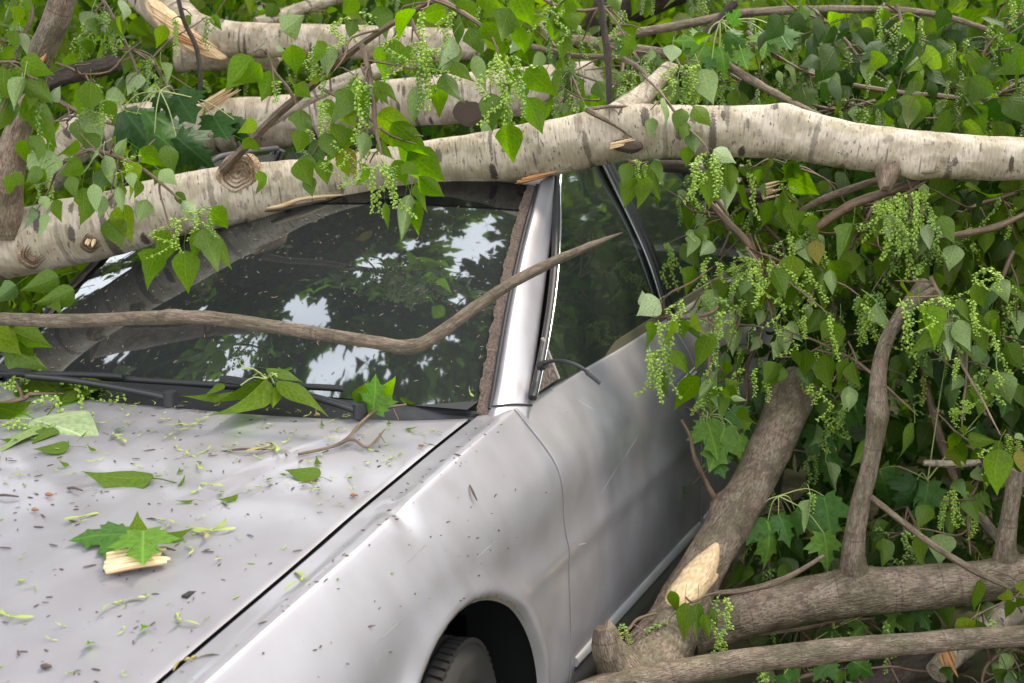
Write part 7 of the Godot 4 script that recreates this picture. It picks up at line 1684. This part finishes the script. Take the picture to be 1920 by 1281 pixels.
	# maple keys
	var keys := [["bunch of yellow maple keys beside the round leaf above the wood chip", 0.03, 0.4, 2, 3], ["long bent green maple key lying on the wing beyond the gap", 0.034, -0.5, 2, 1], ["curved green maple key on the hood's near middle", 0.028, -0.5, 2, 1], ["bent green maple key below the wood chip", 0.03, 0.5, 2, 1], ["green maple key at the hood's near far edge", 0.03, 0.4, 2, 1], ["bent green maple key lying in the gap beside the wing", 0.034, 0.7, 2, 1], ["yellow maple key beside the heart-shaped leaf", 0.026, 0.2, 1, 1], ["yellow-green maple keys scattered before the bare twig", 0.03, 0.3, 2, 3], ["small maple key above the long folded leaf", 0.02, 0.3, 2, 1], ["green maple key halfway to the wiper clump", 0.024, 0.3, 2, 1], ["pair of maple keys left of the heart-shaped leaf", 0.02, 0.3, 2, 1], ["short maple key behind the small pointed leaf", 0.02, 0.2, 2, 1], ["yellow maple key near the flat dark leaf", 0.03, 0.1, 2, 1], ["maple key beside the far leaf clump's twig", 0.026, 0.2, 2, 1], ["maple key above the wood chip's twig bits", 0.026, 0.2, 2, 1], ["two pale maple keys left of the scattered ones", 0.022, 0.3, 2, 1], ["tiny maple key by the hood's rear edge", 0.016, 0.3, 2, 1]]
	var spots := [Vector3(0.469, 0.844, 0.232), Vector3(0.725, 0.812, 0.318), Vector3(0.591, 0.786, 0.48), Vector3(0.467, 0.8, 0.474), Vector3(0.318, 0.783, 0.562), Vector3(0.669, 0.765, 0.561), Vector3(0.556, 0.874, -0.021), Vector3(0.389, 0.892, -0.131), Vector3(0.241, 0.89, -0.046), Vector3(0.137, 0.901, -0.137), Vector3(0.46, 0.873, 0.031), Vector3(0.375, 0.873, 0.067), Vector3(0.044, 0.897, -0.086), Vector3(0.223, 0.848, 0.258), Vector3(0.371, 0.849, 0.217), Vector3(0.299, 0.885, -0.003), Vector3(0.15, 0.908, -0.21)]
	for i in keys.size():
		var k: Array = keys[i]
		var p := hood_spot(spots[i], 0.003)
		if i == 1:
			p = wing_spot(spots[i])
		o = thing("maple_key", k[0], "maple key", p, "maple keys fallen on the car")
		var km := key_mesh(k[2], k[3])
		for e in k[4]:
			var b := towards(Vector3(rng.randf_range(-1, 1), 0.1, rng.randf_range(-1, 1)), Vector3.UP, 0.0)
			put("wing", km, M["samara" if rng.randf() < 0.7 else "samara_old"], o, Transform3D(b.scaled_local(Vector3.ONE * k[1] * 1.25), Vector3(rng.randf_range(-0.02, 0.02), 0.002 * e, rng.randf_range(-0.02, 0.02)) if e else Vector3.ZERO))
	var gk := [[Vector3(0.472, 1.264, -1.027), "tiny maple key on the windshield's upper corner"], [Vector3(0.177, 1.09, -0.668), "yellow maple key on the glass above the bent branch"], [Vector3(0.409, 1.066, -0.684), "yellow maple key on the glass beside the branch's bend"], [Vector3(0.634, 0.943, -0.577), "small pale maple key low on the glass by the pillar"], [Vector3(0.101, 1.083, -0.645), "maple key on the glass beside the long one"], [Vector3(0.444, 0.94, -0.507), "maple key stuck by the broad leaf on the glass"], [Vector3(0.085, 0.983, -0.497), "faint maple key low on the middle of the glass"], [Vector3(0.543, 1.009, -0.64), "faint maple key on the glass under the bent branch's rise"]]
	for g in gk:
		o = thing("maple_key", g[1], "maple key", g[0] + Vector3(0, 0.006, 0.004), "maple keys fallen on the car")
		var b := towards(Vector3(rng.randf_range(-1, 1), 0.3, -0.3), Vector3(0, 0.85, 0.53), 0.0)
		put("wing", key_mesh(0.3, 2), M["samara"], o, Transform3D(b.scaled_local(Vector3.ONE * 0.022), Vector3.ZERO))
	# larger crumbs that can be told apart
	var bits := [["black seed lying by the wiper clump", Vector3(0.039, 0.917, -0.309), 0.009, "black"], ["reddish bud scale near the hood gap", Vector3(0.649, 0.866, -0.003), 0.007, "bud_red"], ["red-brown bud on the hood's far half", Vector3(0.096, 0.863, 0.198), 0.008, "bud_red"], ["reddish bud by the hood's rear edge", Vector3(0.363, 0.912, -0.356), 0.006, "bud_red"], ["brown bark flake on the hood before the hood gap", Vector3(0.652, 0.89, -0.286), 0.006, "bud_red"], ["brown bud with a stalk beside the far hood edge", Vector3(0.114, 0.85, 0.259), 0.007, "bud_red"], ["brown bark bit on the hood's near edge", Vector3(0.463, 0.756, 0.65), 0.009, "speck_brown"], ["green bud crumb by the near maple key", Vector3(0.269, 0.808, 0.478), 0.006, "speck_green"]]
	for b in bits:
		o = thing("bud", b[0], "bud", hood_spot(b[1], 0.004), "buds and crumbs on the hood")
		var s := Shape.new()
		limb(s, [Vector3(-b[2], 0, 0), Vector3(0, 0.002, 0.001), Vector3(b[2], 0.001, -0.003)], [b[2] * 0.25, b[2] * 0.55, b[2] * 0.2], 8, 8, 0.2)
		put("shell", s.mesh(), M[b[3]], o)
	var sticks := [["short dark stick fallen on the wing below the pillar", wing_spot(Vector3(0.803, 0.882, -0.204)), Vector3(0.012, -0.012, 0.01), "speck_brown"], ["thin curved dark stem on the hood's far half", hood_spot(Vector3(0.127, 0.865, 0.162)), Vector3(0.03, 0.004, 0.012), "speck_brown"], ["dark stem lying by the far hood edge", hood_spot(Vector3(0.011, 0.86, 0.223)), Vector3(0.03, 0.002, -0.004), "speck_brown"], ["thin curved stem behind the bare forked twig", hood_spot(Vector3(0.334, 0.893, -0.108)), Vector3(0.05, 0.004, -0.012), "speck_brown"], ["brown twig bit joining the round leaf and the wood chip", hood_spot(Vector3(0.438, 0.834, 0.302)), Vector3(0.03, 0.006, 0.012), "twig_bark"]]
	for b in sticks:
		o = thing("stick", b[0], "stick", b[1], "bits of stick on the car")
		var s := Shape.new()
		var d: Vector3 = b[2]
		limb(s, [-d, Vector3(0, 0.004, 0.003), d], [0.0012, 0.0026, 0.0014], 6, 8, 0.3)
		put("stem", s.mesh(), M[b[3]], o)
	# crumbs without number
	crumbs("hood_crumbs", "tiny dark crumbs of bark and soil strewn over the hood", "speck_brown", 1300, 91, 0.0046)
	crumbs("green_crumbs", "tiny green crumbs strewn over the hood", "speck_green", 220, 92, 0.005)
	scraps()
	glass_crumbs()


func scraps() -> void:
	rng.seed = 95
	var where: Array[Transform3D] = []
	for k in 300:
		var z := rng.randf_range(-0.42, 0.9)
		var x := rng.randf_range(-0.6, 0.66)
		if rng.randf() < 0.6:
			z = rng.randf_range(-0.40, -0.05) if rng.randf() < 0.6 else rng.randf_range(-0.4, 0.2)
		var e := rng.randf_range(0.008, 0.022)
		var b := towards(Vector3(rng.randf_range(-1, 1), rng.randf_range(0.0, 0.25), rng.randf_range(-1, 1)), Vector3(rng.randf_range(-0.5, 0.5), 1, rng.randf_range(-0.5, 0.5)), 0.0)
		where.append(Transform3D(b.scaled_local(Vector3(e * rng.randf_range(0.4, 1.0), e, e)), hood_spot(Vector3(x, 0, z), 0.003)))
	spread_copies("leaf_scraps", "small yellow-green scraps of leaves and maple keys strewn over the hood", key_mesh(0.5, 2), "samara", where)
	where = []
	for k in 46:
		var p := hood_spot(Vector3(rng.randf_range(-0.62, 0.6), 0, rng.randf_range(-0.42, 0.1) if rng.randf() < 0.75 else rng.randf_range(0.1, 0.85)), 0.004)
		var e := rng.randf_range(0.014, 0.034)
		var b := towards(Vector3(rng.randf_range(-1, 1), 0.12, rng.randf_range(-1, 1)), Vector3(rng.randf_range(-0.4, 0.4), 1, 0.2), 0.0)
		where.append(Transform3D(b.scaled_local(Vector3(e * rng.randf_range(0.35, 0.9), e, e * 0.6)), p))
	spread_copies("leaf_pieces", "torn green pieces of leaves strewn over the hood", leaf_shapes[6], "leaf_mid", where)
	where = []
	for k in 120:
		var p := hood_spot(Vector3(rng.randf_range(-0.6, 0.66), 0, rng.randf_range(-0.42, 0.9)), 0.002)
		var e := rng.randf_range(0.003, 0.012)
		where.append(Transform3D(Basis(Vector3.UP, rng.randf() * TAU).scaled_local(Vector3(e, e * 0.22, e * 0.3)), p))
	spread_copies("bark_scraps", "small dark scraps of bark and stems strewn over the hood", crumb_mesh(), "speck_brown", where)


func wing_spot(p: Vector3) -> Vector3:
	# the wing's surface at that place along the car, nearest in x
	var best := p
	var d := 9.0
	for i in 120:
		var q := side(p.z, i / 119.0)
		if q.x > 0.5 and absf(q.x - p.x) < d:
			d = absf(q.x - p.x)
			best = q
	return best + Vector3(0.003, 0.004, 0)


func crumb_mesh() -> Mesh:
	var s := Shape.new()
	limb(s, [Vector3(-1, 0, 0), Vector3(0, 0.2, 0.1), Vector3(1, 0, 0)], [0.35, 0.6, 0.3], 5, 3)
	return s.mesh()


func spread_copies(called: String, label: String, m: Mesh, material: String, where: Array[Transform3D]) -> void:
	var mm := MultiMesh.new()
	mm.transform_format = MultiMesh.TRANSFORM_3D
	mm.mesh = m
	mm.instance_count = where.size()
	for i in where.size():
		mm.set_instance_transform(i, where[i])
	var o := MultiMeshInstance3D.new()
	o.name = called
	o.multimesh = mm
	o.material_override = M[material]
	add_child(o)
	tag(o, label, "debris", "", "stuff")


func crumbs(called: String, label: String, material: String, n: int, sd: int, size: float) -> void:
	rng.seed = sd
	var where: Array[Transform3D] = []
	for k in n:
		var z := rng.randf_range(-0.42, 0.95)
		var x := rng.randf_range(-0.64, 0.67)
		var p := hood_spot(Vector3(x, 0, z), 0.001)
		if rng.randf() < 0.22:
			p = side(rng.randf_range(-0.5, 0.9), rng.randf_range(0.02, 0.35)) + Vector3(0, 0.001, 0)
		var e := size * pow(rng.randf_range(0.3, 1.0), 3.5)
		var b := Basis(Vector3.UP, rng.randf() * TAU).scaled_local(Vector3(e * rng.randf_range(0.5, 2.2), e * 0.6, e * 0.7))
		where.append(Transform3D(b, p))
	spread_copies(called, label, crumb_mesh(), material, where)


func glass_crumbs() -> void:
	rng.seed = 93
	var where: Array[Transform3D] = []
	for k in 1000:
		var u := rng.randf_range(-0.95, 0.97)
		var v := rng.randf_range(0.0, 0.95)
		var e := 0.0032 * pow(rng.randf_range(0.35, 1.0), 2.5)
		var b := Basis(Vector3(1, 0, 0), 0.55) * Basis(Vector3.UP, rng.randf() * TAU).scaled_local(Vector3(e * rng.randf_range(0.6, 2.4), e * 0.4, e * 0.7))
		where.append(Transform3D(b, glass_at(u, v) + Vector3(0, 0.0015, 0.001)))
	spread_copies("glass_crumbs", "tiny pale crumbs and dust bits stuck on the windshield", crumb_mesh(), "mud", where)



func _ready() -> void:
	# camera, sky, sun, exposure
	var cam := Camera3D.new()
	cam.name = "camera"
	cam.transform = Transform3D(Vector3(0.92225, -0.01785, -0.38617), Vector3(-0.05601, 0.98222, -0.17917), Vector3(0.38251, 0.18687, 0.90486), Vector3(1.94900, 1.66000, 2.28900))
	cam.fov = 26.79
	cam.near = 0.1
	cam.far = 200.0
	var lens := CameraAttributesPhysical.new()
	lens.frustum_focal_length = 50.39
	lens.frustum_focus_distance = 3.35
	lens.frustum_near = 0.1
	lens.frustum_far = 200.0
	lens.exposure_aperture = 6.3
	cam.attributes = lens
	add_child(cam)
	cam.current = true
	var world := WorldEnvironment.new()
	world.name = "daylight"
	var env := Environment.new()
	env.background_mode = Environment.BG_SKY
	var sky := ProceduralSkyMaterial.new()
	sky.sky_top_color = Color(0.93, 0.955, 1.0)
	sky.sky_horizon_color = Color(0.97, 0.98, 1.0)
	sky.sky_curve = 0.2
	sky.sky_energy_multiplier = 1.0
	sky.ground_bottom_color = Color(0.22, 0.24, 0.17)
	sky.ground_horizon_color = Color(0.45, 0.48, 0.40)
	var cn := FastNoiseLite.new()
	cn.seed = 4
	cn.frequency = 0.012
	cn.fractal_octaves = 4
	var cover := NoiseTexture2D.new()
	cover.width = 512
	cover.height = 256
	cover.seamless = true
	cover.noise = cn
	var ramp := Gradient.new()
	ramp.set_color(0, Color(1, 1, 1, 0.0))
	ramp.set_color(1, Color(1, 1, 1, 0.7))
	cover.color_ramp = ramp
	sky.sky_cover = cover
	var sk := Sky.new()
	sk.sky_material = sky
	env.sky = sk
	env.tonemap_mode = Environment.TONE_MAPPER_LINEAR
	env.tonemap_exposure = 2.35
	env.sdfgi_enabled = true
	env.ssao_enabled = true
	env.ssil_enabled = true
	world.environment = env
	add_child(world)
	var sun := DirectionalLight3D.new()
	sun.name = "sun"
	sun.light_energy = 0.5
	sun.light_color = Color(1.0, 0.95, 0.86)
	sun.light_angular_distance = 10.0
	sun.shadow_enabled = true
	sun.look_at_from_position(Vector3.ZERO, Vector3(-0.36, -1.0, 0.55), Vector3.UP)
	add_child(sun)

	materials()
	setting()
	car()
	logs()
	branches()
	foliage()
	small_things()
